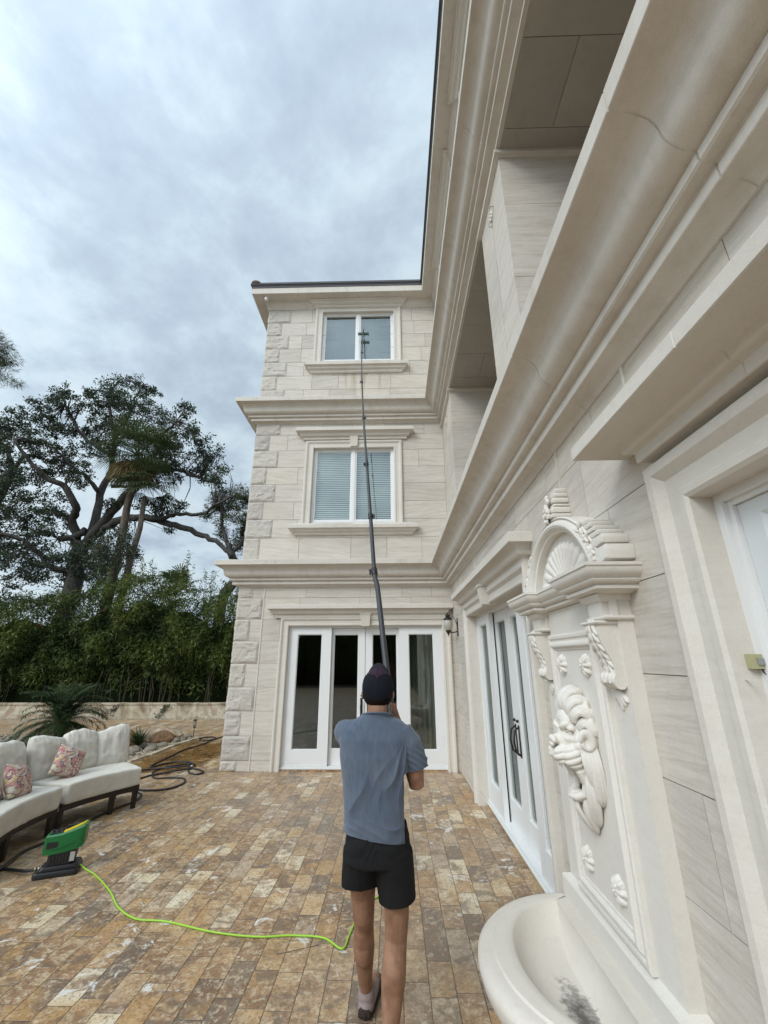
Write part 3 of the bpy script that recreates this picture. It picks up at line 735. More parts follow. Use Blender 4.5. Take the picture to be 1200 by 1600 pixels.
# ------------------------------------------------------------------ wall fountain
ft = empty('wall_fountain', (1.11, 2.58, 0))
tag(ft, 'carved cream stone wall fountain with lion head, shell pediment and half round basin', 'fountain')
FI = Matrix.Translation((1.11, 2.58, 0)).inverted()
def fb(mb, name, mat=None, **k):
    o = mb.build(name, mat or M['carved'], ft, **k); o.matrix_parent_inverse = FI; return o
def fsub(mb, name, parent, mat=None, **k): return mb.build(name, mat or M['carved'], parent, **k)
def fmesh(me, name, mat=None):
    o = link(name, me, mat or M['carved'], ft); o.matrix_parent_inverse = FI; return o
YC = 2.58
mb = MB()
mb.box((1.04, 2.045, 0.585), (1.1096, 3.115, 2.10))                         # slab with the pilasters
fb(mb, 'back_slab')
for s in (-1, 1):   # raised centre frame and pilaster strips
    pass
mb = MB(); rings = []
for o_, d in ((0.355, 0.068), (0.355, 0.092), (0.345, 0.098), (0.330, 0.098), (0.322, 0.090), (0.312, 0.090), (0.306, 0.100), (0.296, 0.109), (0.284, 0.110), (0.276, 0.104), (0.272, 0.094), (0.262, 0.092), (0.258, 0.086)):
    a, b_ = YC - o_, YC + o_; zb, zt = 0.955 - o_, 1.588 + o_
    rings.append([rightP(a, d, zb), rightP(b_, d, zb), rightP(b_, d, zt), rightP(a, d, zt)])
mb.loft(rings, True, False, True); fb(mb, 'panel_frame', angle=30)
# entablature with breaks over the two brackets
def broken(prof, name, b=(2.0, 2.245), dB=0.135, dM=0.065, mat=None):
    mb = MB(); rings = []
    for e, z in prof:
        q = [(b[0] - e, 0.0), (b[0] - e, dB + e), (b[1] + e, dB + e), (b[1] + e, dM + e), (2 * YC - b[1] - e, dM + e), (2 * YC - b[1] - e, dB + e), (2 * YC - b[0] + e, dB + e), (2 * YC - b[0] + e, 0.0)]
        rings.append([rightP(u, d, z) for u, d in q])
    mb.loft(rings, False); mb.add(rings[-1], [tuple(range(8))]); mb.add(rings[0], [tuple(range(8))])
    return fb(mb, name, mat, angle=26)
broken([(0.0, 2.088), (0.012, 2.092), (0.048, 2.098), (0.055, 2.102), (0.055, 2.116), (0.050, 2.120), (0.062, 2.124), (0.074, 2.130), (0.080, 2.138), (0.078, 2.146), (0.086, 2.150),
        (0.090, 2.154), (0.100, 2.162), (0.107, 2.174), (0.110, 2.186), (0.110, 2.194), (0.117, 2.197), (0.117, 2.212), (0.0, 2.218)], 'entablature')
broken([(-0.06, 2.050), (-0.035, 2.052), (-0.018, 2.058), (-0.008, 2.068), (-0.003, 2.080), (0.0, 2.090)], 'capital_moulding', b=(2.02, 2.235), dB=0.155, dM=0.085)
broken([(-0.012, 1.968), (0.0, 1.970), (0.006, 1.974), (0.009, 1.981), (0.006, 1.988), (0.0, 1.992), (-0.012, 1.994)], 'astragal', b=(2.035, 2.225), dB=0.125, dM=0.070)
mb = MB()
for s in (-1, 1):
    yc = YC + s * 0.45
    mb.box((WX - 0.128, yc - 0.072, 1.975), (1.041, yc + 0.072, 2.07)); mb.box((WX - 0.098, yc - 0.10, 1.976), (1.041, yc + 0.10, 2.069))
mb.box((WX - 0.080, YC - 0.33, 1.93), (1.041, YC + 0.33, 2.09))
fb(mb, 'frieze')
# brackets
def bracket(yc):
    mb = MB(); hw = 0.062
    # side outline (d from the pilaster face, z)
    out = [(0.0, 1.955), (0.088, 1.955), (0.094, 1.93), (0.092, 1.90), (0.082, 1.865), (0.066, 1.83), (0.052, 1.80), (0.043, 1.77), (0.040, 1.745), (0.044, 1.728), (0.052, 1.715), (0.056, 1.70), (0.052, 1.685), (0.040, 1.672), (0.024, 1.668), (0.010, 1.672), (0.0, 1.685)]
    A = [(1.04 - d, yc - hw, z) for d, z in out]; B = [(1.04 - d, yc + hw, z) for d, z in out]
    A2 = [(1.04 - d, yc - hw * 0.93, z) for d, z in out]
    mb.loft([A, B], True, True, True)
    o = fb(mb, 'bracket', angle=40)
    mb = MB(); rings = []
    for e, z in ((0.0, 1.950), (0.010, 1.953), (0.015, 1.960), (0.012, 1.967), (0.0, 1.969)):
        rings.append([(1.039, yc - hw - e, z), (1.04 - 0.094 - e, yc - hw - e, z), (1.04 - 0.094 - e, yc + hw + e, z), (1.039, yc + hw + e, z)])
    mb.loft(rings, True, True, True); fsub(mb, 'bracket_cap', o, smooth=False)
    # acanthus leaf down the front: overlapping pointed lobes
    mb = MB(); fr = out[1:12]
    for k in range(9):
        t_ = k / 8 * (len(fr) - 2.01); i = int(t_); f_ = t_ - i
        d = fr[i][0] + (fr[i + 1][0] - fr[i][0]) * f_; z = fr[i][1] + (fr[i + 1][1] - fr[i][1]) * f_
        dd, dz = fr[i + 1][0] - fr[i][0], fr[i + 1][1] - fr[i][1]; ang = math.atan2(dd, -dz)
        for s in (-1, 1):
            Mx = Matrix.Rotation(ang, 4, 'Y') @ Matrix.Rotation(s * R(33), 4, 'X')
            mb.ell((1.04 - d - 0.002, yc + s * (0.030 + 0.008 * (k % 2)), z), (0.010, 0.011, 0.030), 8, 7, Mx)
        mb.ell((1.04 - d - 0.006, yc, z), (0.009, 0.010, 0.028), 8, 7, Matrix.Rotation(ang, 4, 'Y'))
    for s in (-1, 0, 1):
        mb.ell((1.04 - 0.056, yc + s * 0.035, 1.712), (0.014, 0.018, 0.026), 9, 7)
    fsub(mb, 'acanthus_leaf', o, smooth=True)
    mb = MB()   # fan below the scroll
    for k in range(5):
        a_ = R(-44 + 22 * k); L = 0.070 + (0.012 if k == 2 else 0)
        Mx = Matrix.Rotation(-a_, 4, 'X')
        mb.ell((1.036, yc + math.sin(a_) * -L * 0.55, 1.672 - math.cos(a_) * L * 0.62), (0.014, 0.013, L * 0.55), 9, 8, Mx)
    fsub(mb, 'bracket_fan', o, smooth=True)
bracket(2.125); bracket(2 * YC - 2.125)
# arched pediment
def arc(zc, r, n, zlow=2.214, yc=YC):
    a0 = math.asin((zlow - zc) / r); return [(yc + r * math.cos(a0 + (math.pi - 2 * a0) * i / n), zc + r * math.sin(a0 + (math.pi - 2 * a0) * i / n)) for i in range(n + 1)]
n_ = 48; mb = MB()
O = arc(1.965, 0.655, n_); I_ = arc(2.05, 0.485, n_)
rings = []
for f, d in ((0.0, 0.0), (0.0, 0.118), (0.06, 0.126), (0.10, 0.126), (0.13, 0.118), (0.20, 0.116), (0.26, 0.126), (0.40, 0.138), (0.55, 0.142), (0.70, 0.136), (0.82, 0.122), (0.86, 0.112), (0.94, 0.108), (1.0, 0.106), (1.0, 0.030)):
    rings.append([rightP(O[i][0] + (I_[i][0] - O[i][0]) * f, d, O[i][1] + (I_[i][1] - O[i][1]) * f) for i in range(n_ + 1)])
mb.loft(rings, False); fb(mb, 'arched_pediment', angle=28)
mb = MB(); T = arc(2.05, 0.488, n_)
mb.add([rightP(u, 0.062, z) for u, z in T], [tuple(range(n_ + 1))]); fb(mb, 'tympanum')
mb = MB(); nl = 13
for k in range(nl):
    a_ = R(8 + 164 * k / (nl - 1)); L = 0.40 - 0.07 * abs(math.cos(a_)) 
    bx_, bz = YC, 2.205; L = {0: 0.40}.get(k, L)
    # tip on a circle of the arch's own centre
    t_ = 0.0
    for st in range(60):
        t_ += 0.01
        if math.hypot(t_ * math.cos(a_), 2.205 + t_ * math.sin(a_) - 2.054) > 0.428: break
    L = t_; rings = []; m_ = 10
    for j in range(12):
        s = j / 11; w_ = (0.006 + 0.036 * s ** 0.9) * (1 if s < 0.86 else math.sqrt(max(0.0, 1 - ((s - 0.86) / 0.14) ** 2)) + 0.02)
        dd = 0.060 + 0.010 + 0.022 * s * (1 if s < 0.86 else math.sqrt(max(0.0, 1 - ((s - 0.86) / 0.14) ** 2)))
        c = (bx_ + math.cos(a_) * L * s, bz + math.sin(a_) * L * s); nx = (-math.sin(a_), math.cos(a_))
        rings.append([rightP(c[0] + nx[0] * w_ * math.cos(q * math.pi / m_), 0.055 + (dd - 0.055) * math.sin(q * math.pi / m_), c[1] + nx[1] * w_ * math.cos(q * math.pi / m_)) for q in range(m_ + 1)])
    mb.loft(rings, False)
fb(mb, 'shell', smooth=True)
# ribbed scroll blocks on the crown and the haunches of the arch
def rolls(pts, w_, name, dproj):
    mb = MB()
    for (y, z, r, d) in pts:
        n = 12; ring = [[], []]
        for q in range(n):
            a_ = 2 * math.pi * q / n
            for e in (0, 1): ring[e].append(rightP(y + r * 1.25 * math.cos(a_), (0.001, d)[e], z + r * 0.85 * math.sin(a_)))
        mid = [(p[0] + 0.012, p[1], p[2]) for p in ring[1]]
        fr = [rightP(y + r * 0.75 * math.cos(2 * math.pi * q / n), d + 0.004, z + r * 0.5 * math.sin(2 * math.pi * q / n)) for q in range(n)]
        mb.loft([ring[0], mid, ring[1], fr], True, False, True)
    return fb(mb, name, angle=50)
def rollrow(pts, hw, name):
    """stack of bars, each a rounded roll running out from the wall"""
    mb = MB()
    for (y, z, r, d, hw_) in pts:
        rings = []; n = 10
        for (dd, k) in ((0.001, 1), (d - 0.012, 1), (d - 0.003, 0.9), (d, 0.6)):
            rings.append([rightP(y + hw_ * k * (1 if q in (0, 1, 2, 7, 8, 9) else -1) * (1.0 if q not in (2, 7, 3, 6) else 0.9), dd, z + r * k * [0, 0.6, 1, 1, 0.6, 0, -0.6, -1, -1, -0.6][q]) for q in range(n)])
        mb.loft(rings, True, False, True)
    return fb(mb, name, angle=35)
kp = []
for i, (z, r, hw_, d) in enumerate(((2.815, 0.016, 0.050, 0.075), (2.783, 0.017, 0.056, 0.088), (2.745, 0.020, 0.060, 0.100), (2.712, 0.011, 0.062, 0.100), (2.678, 0.022, 0.066, 0.116), (2.640, 0.016, 0.070, 0.124))):
    kp.append((YC, z, r, d, hw_))
o = rollrow(kp, 0, 'crown_scroll')
mb = MB()
for k in range(7):
    a_ = k * 2 * math.pi / 7; mb.ell((WX - 0.128, YC + 0.035 * math.cos(a_), 2.66 + 0.045 * math.sin(a_)), (0.016, 0.016, 0.024), 8, 6, Matrix.Rotation(a_, 4, 'X'))
for k in range(4): mb.ell((WX - 0.11 - 0.006 * k, YC + 0.012 * (-1) ** k, 2.78 - 0.03 * k), (0.014, 0.026, 0.022), 8, 6)
mb.ell((WX - 0.134, YC, 2.66), (0.014, 0.018, 0.018), 8, 6); fsub(mb, 'carved_flower', o, smooth=True)
for s in (-1, 1):
    pts = []
    for (u, z, r, hw_, d) in ((0.435, 2.468, 0.015, 0.050, 0.115), (0.475, 2.440, 0.016, 0.050, 0.118), (0.515, 2.408, 0.014, 0.050, 0.120), (0.545, 2.378, 0.015, 0.052, 0.122), (0.575, 2.335, 0.026, 0.060, 0.128), (0.605, 2.262, 0.042, 0.058, 0.135)):
        pts.append((YC + s * u, z, r, d, hw_))
    o = rollrow(pts, 0, 'haunch_scroll'); mb = MB()
    for k in range(20):
        t_ = k / 19; a_ = rnd.uniform(-1.3, 1.3) + (1.57 if k % 3 == 0 else 0)
        mb.ell((WX - 0.128 - 0.004 * rnd.random(), YC + s * (0.415 + 0.135 * t_ + rnd.uniform(-.022, .022)), 2.455 - 0.205 * t_ + rnd.uniform(-.012, .012)), (0.011, 0.026, 0.010), 10, 6, Matrix.Rotation(a_, 4, 'X'))
    fsub(mb, 'carved_leaf', o, smooth=True)
mb = MB(); mb.box((WX - 0.142, YC - 0.058, 2.598), (WX - 0.130, YC - 0.053, 2.622)); fb(mb, 'small_hook', M['black'])
# rosettes
for yy, zc_ in ((2.745, 1.765), (2.415, 1.765), (2.745, 0.80), (2.415, 0.80)):
    mb = MB(); rings = []; nr_, na = 16, 96
    for q in range(nr_ + 1):
        f_ = q / nr_; row = []
        for k in range(na):
            a_ = 2 * math.pi * k / na; pe = abs(math.cos(4 * a_)) ** 0.6; pe2 = abs(math.sin(4 * a_ + 0.9 * f_)); Ro = 0.058 * (0.74 + 0.26 * pe)
            h = 0.092 + 0.024 * (1 - f_ ** 4) * (0.45 + 0.55 * pe) * (0.8 + 0.4 * f_) - 0.007 * pe2 ** 8
            if f_ < 0.5: h = max(h, 0.106 + 0.016 * (1 - (f_ / 0.5) ** 3) * (0.5 + 0.5 * abs(math.sin(4 * a_))))
            if f_ < 0.2: h = 0.126 - 0.02 * (f_ / .2) ** 2
            row.append((WX - h, yy + Ro * f_ * math.cos(a_), zc_ + Ro * 1.05 * f_ * math.sin(a_)))
        rings.append(row)
    rings.append([(1.025, p[1], p[2]) for p in rings[-1]])
    mb.loft(rings, True, True, False)
    fb(mb, 'rosette', smooth=True)
# lion head -----------------------------------------------------------------
PX = 1.021
def LP(f, s, z): return (PX - f, YC + s, z)
mb = MB()
E_ = lambda f, s, z, a, b_, c, Mx=None: mb.ell(LP(f, s, z), (a, b_, c), 16, 11, Mx)
E_(0.030, 0, 1.38, 0.075, 0.135, 0.150); E_(0.078, 0, 1.485, 0.056, 0.082, 0.062)
E_(0.085, 0, 1.38, 0.062, 0.090, 0.078); E_(0.126, 0, 1.392, 0.056, 0.034, 0.030); E_(0.170, 0, 1.396, 0.020, 0.038, 0.019)
E_(0.176, 0, 1.372, 0.014, 0.022, 0.020)
for s in (-1, 1):
    E_(0.128, s * 0.040, 1.325, 0.060, 0.040, 0.048); E_(0.090, s * 0.078, 1.320, 0.062, 0.044, 0.060); E_(0.055, s * 0.095, 1.375, 0.045, 0.050, 0.06)
    E_(0.170, s * 0.022, 1.388, 0.016, 0.018, 0.014)
    E_(0.112, s * 0.042, 1.458, 0.030, 0.042, 0.018, Matrix.Rotation(s * 0.45, 4, 'X')); E_(0.088, s * 0.074, 1.452, 0.026, 0.022, 0.017)
    E_(0.100, s * 0.062, 1.402, 0.030, 0.024, 0.016); E_(0.015, s * 0.075, 1.545, 0.030, 0.070, 0.060); E_(0.012, s * 0.125, 1.47, 0.030, 0.045, 0.06)
    E_(0.050, s * 0.158, 1.408, 0.044, 0.026, 0.054, Matrix.Rotation(-0.25, 4, 'Y')); E_(0.022, s * 0.140, 1.40, 0.03, 0.03, 0.05)
    mb.tube([LP(0.070, s * 0.078, 1.265), LP(0.045, s * 0.074, 1.20), LP(0.058, s * 0.062, 1.150), LP(0.094, s * 0.036, 1.132), LP(0.108, 0, 1.130)], [0.032, 0.026, 0.022, 0.018, 0.017], 12)
E_(0.015, 0, 1.20, 0.022, 0.07, 0.09); E_(0.060, 0, 1.122, 0.048, 0.050, 0.018); E_(0.030, 0, 1.08, 0.035, 0.06, 0.05); E_(0.075, 0, 1.150, 0.035, 0.026, 0.010)
me = remesh(mb, 0.0038, 3, 'lion_head')
co = vget(me); f = PX - co[:, 0]; s = co[:, 1] - YC; z = co[:, 2]; sa = np.abs(s)
nrm = np.empty(len(co) * 3); me.vertices.foreach_get('normal', nrm); nrm = nrm.reshape(-1, 3)
# three deep folds run back from the lip corner over each jowl
wr = np.clip((f - 0.055) / 0.03, 0, 1) * np.clip((1.372 - z) / 0.03, 0, 1) * np.clip((z - 1.272) / 0.012, 0, 1) * np.clip((sa - 0.02) / 0.02, 0, 1)
d = wr * (np.abs(np.sin((z - 0.35 * (0.19 - f)) * 92 + 0.6)) ** 0.55 - 0.75) * 0.012
fr = np.exp(-((f - 0.118) / 0.03) ** 2) * np.exp(-((sa - 0.012) / 0.010) ** 2) * np.exp(-((z - 1.472) / 0.022) ** 2); d -= fr * 0.009
ck = np.exp(-((z - 1.392 + 0.6 * (f - 0.09)) / 0.007) ** 2) * np.clip((f - .04) / .03, 0, 1) * np.clip((.135 - f) / .02, 0, 1) * np.clip((sa - .045) / .02, 0, 1); d -= ck * 0.006
eye = np.exp(-(((f - 0.094) / 0.020) ** 2 + ((sa - 0.060) / 0.020) ** 2 + ((z - 1.430) / 0.011) ** 2)); d -= eye * 0.013
eh = np.exp(-(((f - 0.060) / 0.024) ** 2 + ((sa - 0.182) / 0.022) ** 2 + ((z - 1.402) / 0.032) ** 2)); d -= eh * 0.030
ns = np.exp(-(((f - 0.182) / 0.008) ** 2 + ((sa - 0.020) / 0.008) ** 2 + ((z - 1.380) / 0.006) ** 2)); d -= ns * 0.010
vset(me, co + nrm * d[:, None]); lion = fmesh(me, 'lion_head')
def lock(path, w, ridges=4, fl=0.62):
    """a lock of the mane: tapering swept crescent with carved strands along it"""
    P_ = [Vector(p) for p in path]; out = []
    for i in range(len(P_) - 1):
        a = P_[max(i - 1, 0)]; b_ = P_[i]; c = P_[i + 1]; e = P_[min(i + 2, len(P_) - 1)]
        for k in range(6):
            q = k / 6; out.append(0.5 * ((2 * b_) + (c - a) * q + (2 * a - 5 * b_ + 4 * c - e) * q * q + (3 * b_ - a - 3 * c + e) * q ** 3))
    out.append(P_[-1]); n = len(out); m_ = 40; mb = MB(); rows = []; ctr = Vector((PX + 0.02, YC, 1.36))
    for i, q in enumerate(out):
        t_ = (out[min(i + 1, n - 1)] - out[max(i - 1, 0)]).normalized(); o_ = (q - ctr); o_.x = -abs(o_.x) - .03; o_ = (o_ - t_ * o_.dot(t_)).normalized(); sd_ = t_.cross(o_)
        u = i / (n - 1); ww = w * (0.35 + 0.65 * math.sin(math.pi * min(1, 0.18 + 0.72 * u)) ** 0.7) * (1 if u < .8 else max(.08, 1 - ((u - .8) / .2) ** 1.6))
        rows.append([q + sd_ * ww * math.cos(2 * math.pi * k / m_) * 1.0 + o_ * ww * fl * math.sin(2 * math.pi * k / m_) * (1 - 0.42 * abs(math.sin(ridges * math.cos(2 * math.pi * k / m_) * 1.9 + 0.35 * math.sin(u * 5))) ** 4) for k in range(m_)])
    mb.loft(rows, True, True, True); return mb.build('mane_lock', M['carved'], lion, smooth=True)
for s in (-1, 1):
    for pts, w in (([(.088, .014, 1.535), (.090, .022, 1.585), (.062, .034, 1.625), (.022, .046, 1.632), (.0, .060, 1.605)], .036),
                   ([(.086, .046, 1.520), (.084, .062, 1.560), (.055, .084, 1.590), (.022, .100, 1.585), (.0, .118, 1.550)], .038),
                   ([(.078, .078, 1.490), (.074, .096, 1.525), (.048, .118, 1.545), (.018, .136, 1.530), (.0, .150, 1.490)], .038),
                   ([(.060, .102, 1.455), (.050, .122, 1.482), (.030, .142, 1.488), (.010, .158, 1.462), (.0, .166, 1.425)], .031),
                   ([(.050, .128, 1.372), (.054, .146, 1.325), (.044, .152, 1.270), (.028, .140, 1.215), (.012, .118, 1.175)], .034),
                   ([(.024, .146, 1.370), (.026, .166, 1.300), (.022, .166, 1.230), (.014, .150, 1.160), (.006, .125, 1.110)], .032),
                   ([(.036, .108, 1.260), (.044, .118, 1.190), (.038, .106, 1.120), (.026, .082, 1.060), (.008, .058, 1.005)], .033),
                   ([(.046, .060, 1.130), (.052, .058, 1.090), (.042, .048, 1.045), (.024, .034, 1.005), (.006, .022, .968)], .027)):
        lock([LP(a, s * b_, c) for a, b_, c in pts], w)
lock([LP(.092, 0, 1.530), LP(.104, 0, 1.575), LP(.080, 0, 1.625), LP(.040, 0, 1.650), LP(.0, 0, 1.645)], .026)
lock([LP(.085, 0, 1.118), LP(.082, 0, 1.08), LP(.062, 0, 1.04), LP(.034, 0, 1.0), LP(.008, 0, .965)], .026)
for s in (-1, 1):
    mb = MB(); mb.ell(LP(0.092, s * 0.060, 1.429), (0.012, 0.012, 0.010), 12, 9)
    fsub(mb, 'lion_eye', lion, smooth=True)
    mb = MB()
    mb.tube([LP(0.114, s * 0.042, 1.432), LP(0.106, s * 0.060, 1.440), LP(0.086, s * 0.074, 1.434)], [0.004, 0.005, 0.003], 8)
    mb.tube([LP(0.112, s * 0.044, 1.421), LP(0.103, s * 0.061, 1.417), LP(0.086, s * 0.073, 1.421)], [0.003, 0.004, 0.003], 8)
    fsub(mb, 'lion_eyelid', lion, smooth=True)
mb = MB()
for k in range(7):
    t_ = (k - 3) / 3; mb.ell(LP(0.150 - 0.045 * t_ * t_, t_ * 0.048, 1.280 - (0.008 if abs(k - 3) == 1 else 0)), (0.005, 0.005, 0.011), 8, 6)
fsub(mb, 'lion_teeth', lion, smooth=True)
# base ledge and basin
mb = MB(); rings = []
for e, z in ((0.0, 0.0), (0.0, 0.575), (-0.006, 0.584), (-0.028, 0.592), (-0.04, 0.597)):
    rings.append([(1.1098, 2.005 - e, z), (1.0 - e, 2.005 - e, z), (1.0 - e, 3.155 + e, z), (1.1098, 3.155 + e, z)])
mb.loft(rings, True, True, True); fb(mb, 'base_ledge')
M['basin'] = stone_mat('basin_stone', (0.67, 0.62, 0.55), (0.58, 0.52, 0.45), 0.3, 0.02, blk=False, grain=0.5)
t = M['basin'].node_tree; b = t.nodes['Principled BSDF']; src = b.inputs['Base Color'].links[0].from_socket
p = pos(t); vs_ = nd(t, 'ShaderNodeVectorMath', operation='SUBTRACT'); t.links.new(p, vs_.inputs[0]); vs_.inputs[1].default_value = (0.79, 2.40, 0.35)
ms = mapping(t, vs_.outputs[0], scale=(14, 3.6, 0.01)); ln = nd(t, 'ShaderNodeVectorMath', operation='LENGTH'); t.links.new(ms, ln.inputs[0])
sp_ = mth(t, 'ADD', ln.outputs['Value'], mth(t, 'MULTIPLY', mth(t, 'SUBTRACT', nz(t, p, 30, 6, 0.75), 0.5), 2.2))
low = mth(t, 'LESS_THAN', nd(t, 'ShaderNodeSeparateXYZ').outputs[2], 0.43)
sx = [n for n in t.nodes if n.type == 'SEPXYZ'][-1]; t.links.new(p, sx.inputs[0])
col = mixc(t, mth(t, 'MULTIPLY', mth(t, 'MULTIPLY', ramp(t, sp_, [(0.2, 1), (0.8, 0.45), (1.35, 0)]), 0.9), low), src, (0.07, 0.065, 0.06)); t.links.new(col, b.inputs['Base Color'])
mb = MB(); nA = 40
def Dring(ax, ay, xc, z, xb=None):
    # half ellipse opening towards the patio, closed straight at the back (xb)
    xb = xc if xb is None else xb
    r = [(xb, YC + ay, z)]
    for i in range(nA + 1):
        a_ = math.pi / 2 + math.pi * i / nA; r.append((xc + ax * math.cos(a_), YC + ay * math.sin(a_), z))
    r.append((xb, YC - ay, z)); return r
rings = [Dring(0.22, 0.26, 1.0, 0.0, 1.005), Dring(0.22, 0.26, 1.0, 0.04, 1.005), Dring(0.17, 0.21, 1.0, 0.07, 1.005), Dring(0.19, 0.23, 1.0, 0.12, 1.005), Dring(0.32, 0.37, 1.0, 0.17, 1.005), Dring(0.45, 0.50, 1.0, 0.23, 1.005), Dring(0.555, 0.60, 1.0, 0.30, 1.005),
         Dring(0.600, 0.640, 1.0, 0.37, 1.005), Dring(0.613, 0.652, 1.0, 0.415, 1.005), Dring(0.611, 0.650, 1.0, 0.440, 1.005), Dring(0.592, 0.634, 1.0, 0.457, 1.005), Dring(0.560, 0.610, 1.0, 0.464, 1.005),
         Dring(0.535, 0.590, 1.0, 0.465, 1.005), Dring(0.528, 0.583, 1.0, 0.475, 1.005), Dring(0.48, 0.545, 1.0, 0.477, 0.985), Dring(0.365, 0.505, 0.925, 0.477), Dring(0.355, 0.497, 0.925, 0.470),
         Dring(0.33, 0.47, 0.922, 0.435), Dring(0.28, 0.42, 0.905, 0.395), Dring(0.20, 0.33, 0.88, 0.366), Dring(0.10, 0.20, 0.86, 0.354)]
mb.loft(rings, True, True, True); fb(mb, 'basin', M['basin'], angle=45)
mb = MB(); mb.lathe([(0.001, 0.355), (0.016, 0.355), (0.018, 0.360), (0.010, 0.363), (0.009, 0.358), (0.001, 0.358)], (0.875, 2.37, 0), 16); fb(mb, 'drain', M['black'], smooth=True)

# ------------------------------------------------------------------ wall lantern
ln_ = empty('wall_lantern', (WX, 7.6, 2.2)); tag(ln_, 'black outdoor wall lantern with frosted urn shaped glass beside the corner', 'wall lantern')
LI = Matrix.Translation((WX, 7.6, 2.2)).inverted()
def lb(mb, name, mat, **k):
    o = mb.build(name, mat, ln_, **k); o.matrix_parent_inverse = LI; return o
mb = MB(); rings = []
for (h, w_) in ((2.17, 0.008), (2.19, 0.024), (2.22, 0.032), (2.32, 0.026), (2.42, 0.032), (2.455, 0.022), (2.475, 0.006)):
    rings.append([(WX, 7.6 - w_, h), (WX - 0.018, 7.6 - w_ * .7, h), (WX - 0.018, 7.6 + w_ * .7, h), (WX, 7.6 + w_, h)])
mb.loft(rings, True, True, True); lb(mb, 'wall_plate', M['black'])
mb = MB(); mb.tube([(1.09, 7.6, 2.25), (1.04, 7.6, 2.235), (0.99, 7.6, 2.235), (0.94, 7.6, 2.25)], 0.009, 8)
lb(mb, 'arm', M['black'], smooth=True); mb = MB(); mb.tube([(1.09, 7.6, 2.36), (1.07, 7.6, 2.44), (1.03, 7.6, 2.50), (0.985, 7.6, 2.49), (0.965, 7.6, 2.46)], 0.0055, 7); lb(mb, 'scroll', M['black'], smooth=True)
m, t, b = pmat('frosted_glass', (0.55, 0.53, 0.46), 0.35, 0, 0.5); b.inputs['Transmission Weight'].default_value = 0.35; M['frost'] = m
mb = MB(); mb.lathe([(0.030, 2.262), (0.045, 2.272), (0.066, 2.31), (0.077, 2.355), (0.078, 2.385), (0.070, 2.425), (0.058, 2.448)], (0.94, 7.6, 0), 20); lb(mb, 'glass_globe', M['frost'], smooth=True)
mb = MB(); mb.lathe([(0.001, 2.165), (0.008, 2.175), (0.006, 2.19), (0.018, 2.205), (0.022, 2.22), (0.036, 2.24), (0.046, 2.262), (0.044, 2.270), (0.001, 2.270)], (0.94, 7.6, 0), 20); lb(mb, 'lower_finial', M['black'], smooth=True)
mb = MB(); mb.lathe([(0.060, 2.446), (0.078, 2.449), (0.075, 2.462), (0.058, 2.478), (0.035, 2.490), (0.022, 2.50), (0.030, 2.512), (0.028, 2.526), (0.014, 2.536), (0.019, 2.546), (0.013, 2.558), (0.001, 2.572)], (0.94, 7.6, 0), 20)
for k in range(8):
    a_ = k * math.pi / 4; mb.ell((0.94 + 0.034 * math.cos(a_), 7.6 + 0.034 * math.sin(a_), 2.515), (0.010, 0.010, 0.018), 6, 5)
lb(mb, 'lantern_cap', M['black'], smooth=True)
# ------------------------------------------------------------------ security camera under the eaves
sc_ = empty('security_camera', (-3.02, 7.97, 10.15)); tag(sc_, 'small white security camera under the eaves at the left roof corner', 'security camera')
mb = MB(); mb.lathe([(0.001, 0), (0.045, 0), (0.045, -0.012), (0.03, -0.03), (0.001, -0.032)], n=16); mb.build('camera_mount', M['white'], sc_, smooth=True)
mb = MB(); mb.lathe([(0.001, 0), (0.036, 0.004), (0.04, 0.02), (0.04, 0.10), (0.036, 0.11), (0.001, 0.112)], (0, 0, 0), 16, Matrix.Rotation(R(115), 4, 'X') @ Matrix.Translation((0, 0, -0.05)))
for i, q in enumerate(mb.v): mb.v[i] = (q[0], q[1], q[2] - 0.062)
mb.build('camera_body', M['white'], sc_, smooth=True)
# ------------------------------------------------------------------ doorbell box on the near jamb
db = empty('doorbell_box', (1.15, 1.47, 1.79)); tag(db, 'small beige doorbell box with grey button and loose wire on door jamb', 'doorbell')
m, t, b = pmat('beige_plastic', (0.38, 0.36, 0.20), 0.5); M['beige'] = m
DI = Matrix.Translation((1.15, 1.47, 1.79)).inverted()
def dbb(mb, name, mat, **k):
    o = mb.build(name, mat, db, **k); o.matrix_parent_inverse = DI; return o
mb = MB(); mb.box((1.128, 1.442, 1.768), (1.172, 1.4695, 1.812)); o = dbb(mb, 'box_body', M['beige'])
mb = MB(); mb.box((1.145, 1.436, 1.780), (1.163, 1.443, 1.800)); dbb(mb, 'button', pmat('grey_button', (0.25, 0.26, 0.25), 0.4)[0])
mb = MB(); mb.tube([(1.160, 1.452, 1.768), (1.166, 1.448, 1.752), (1.172, 1.42, 1.745), (1.18, 1.40, 1.748)], 0.0022, 6); dbb(mb, 'wire', M['black'])
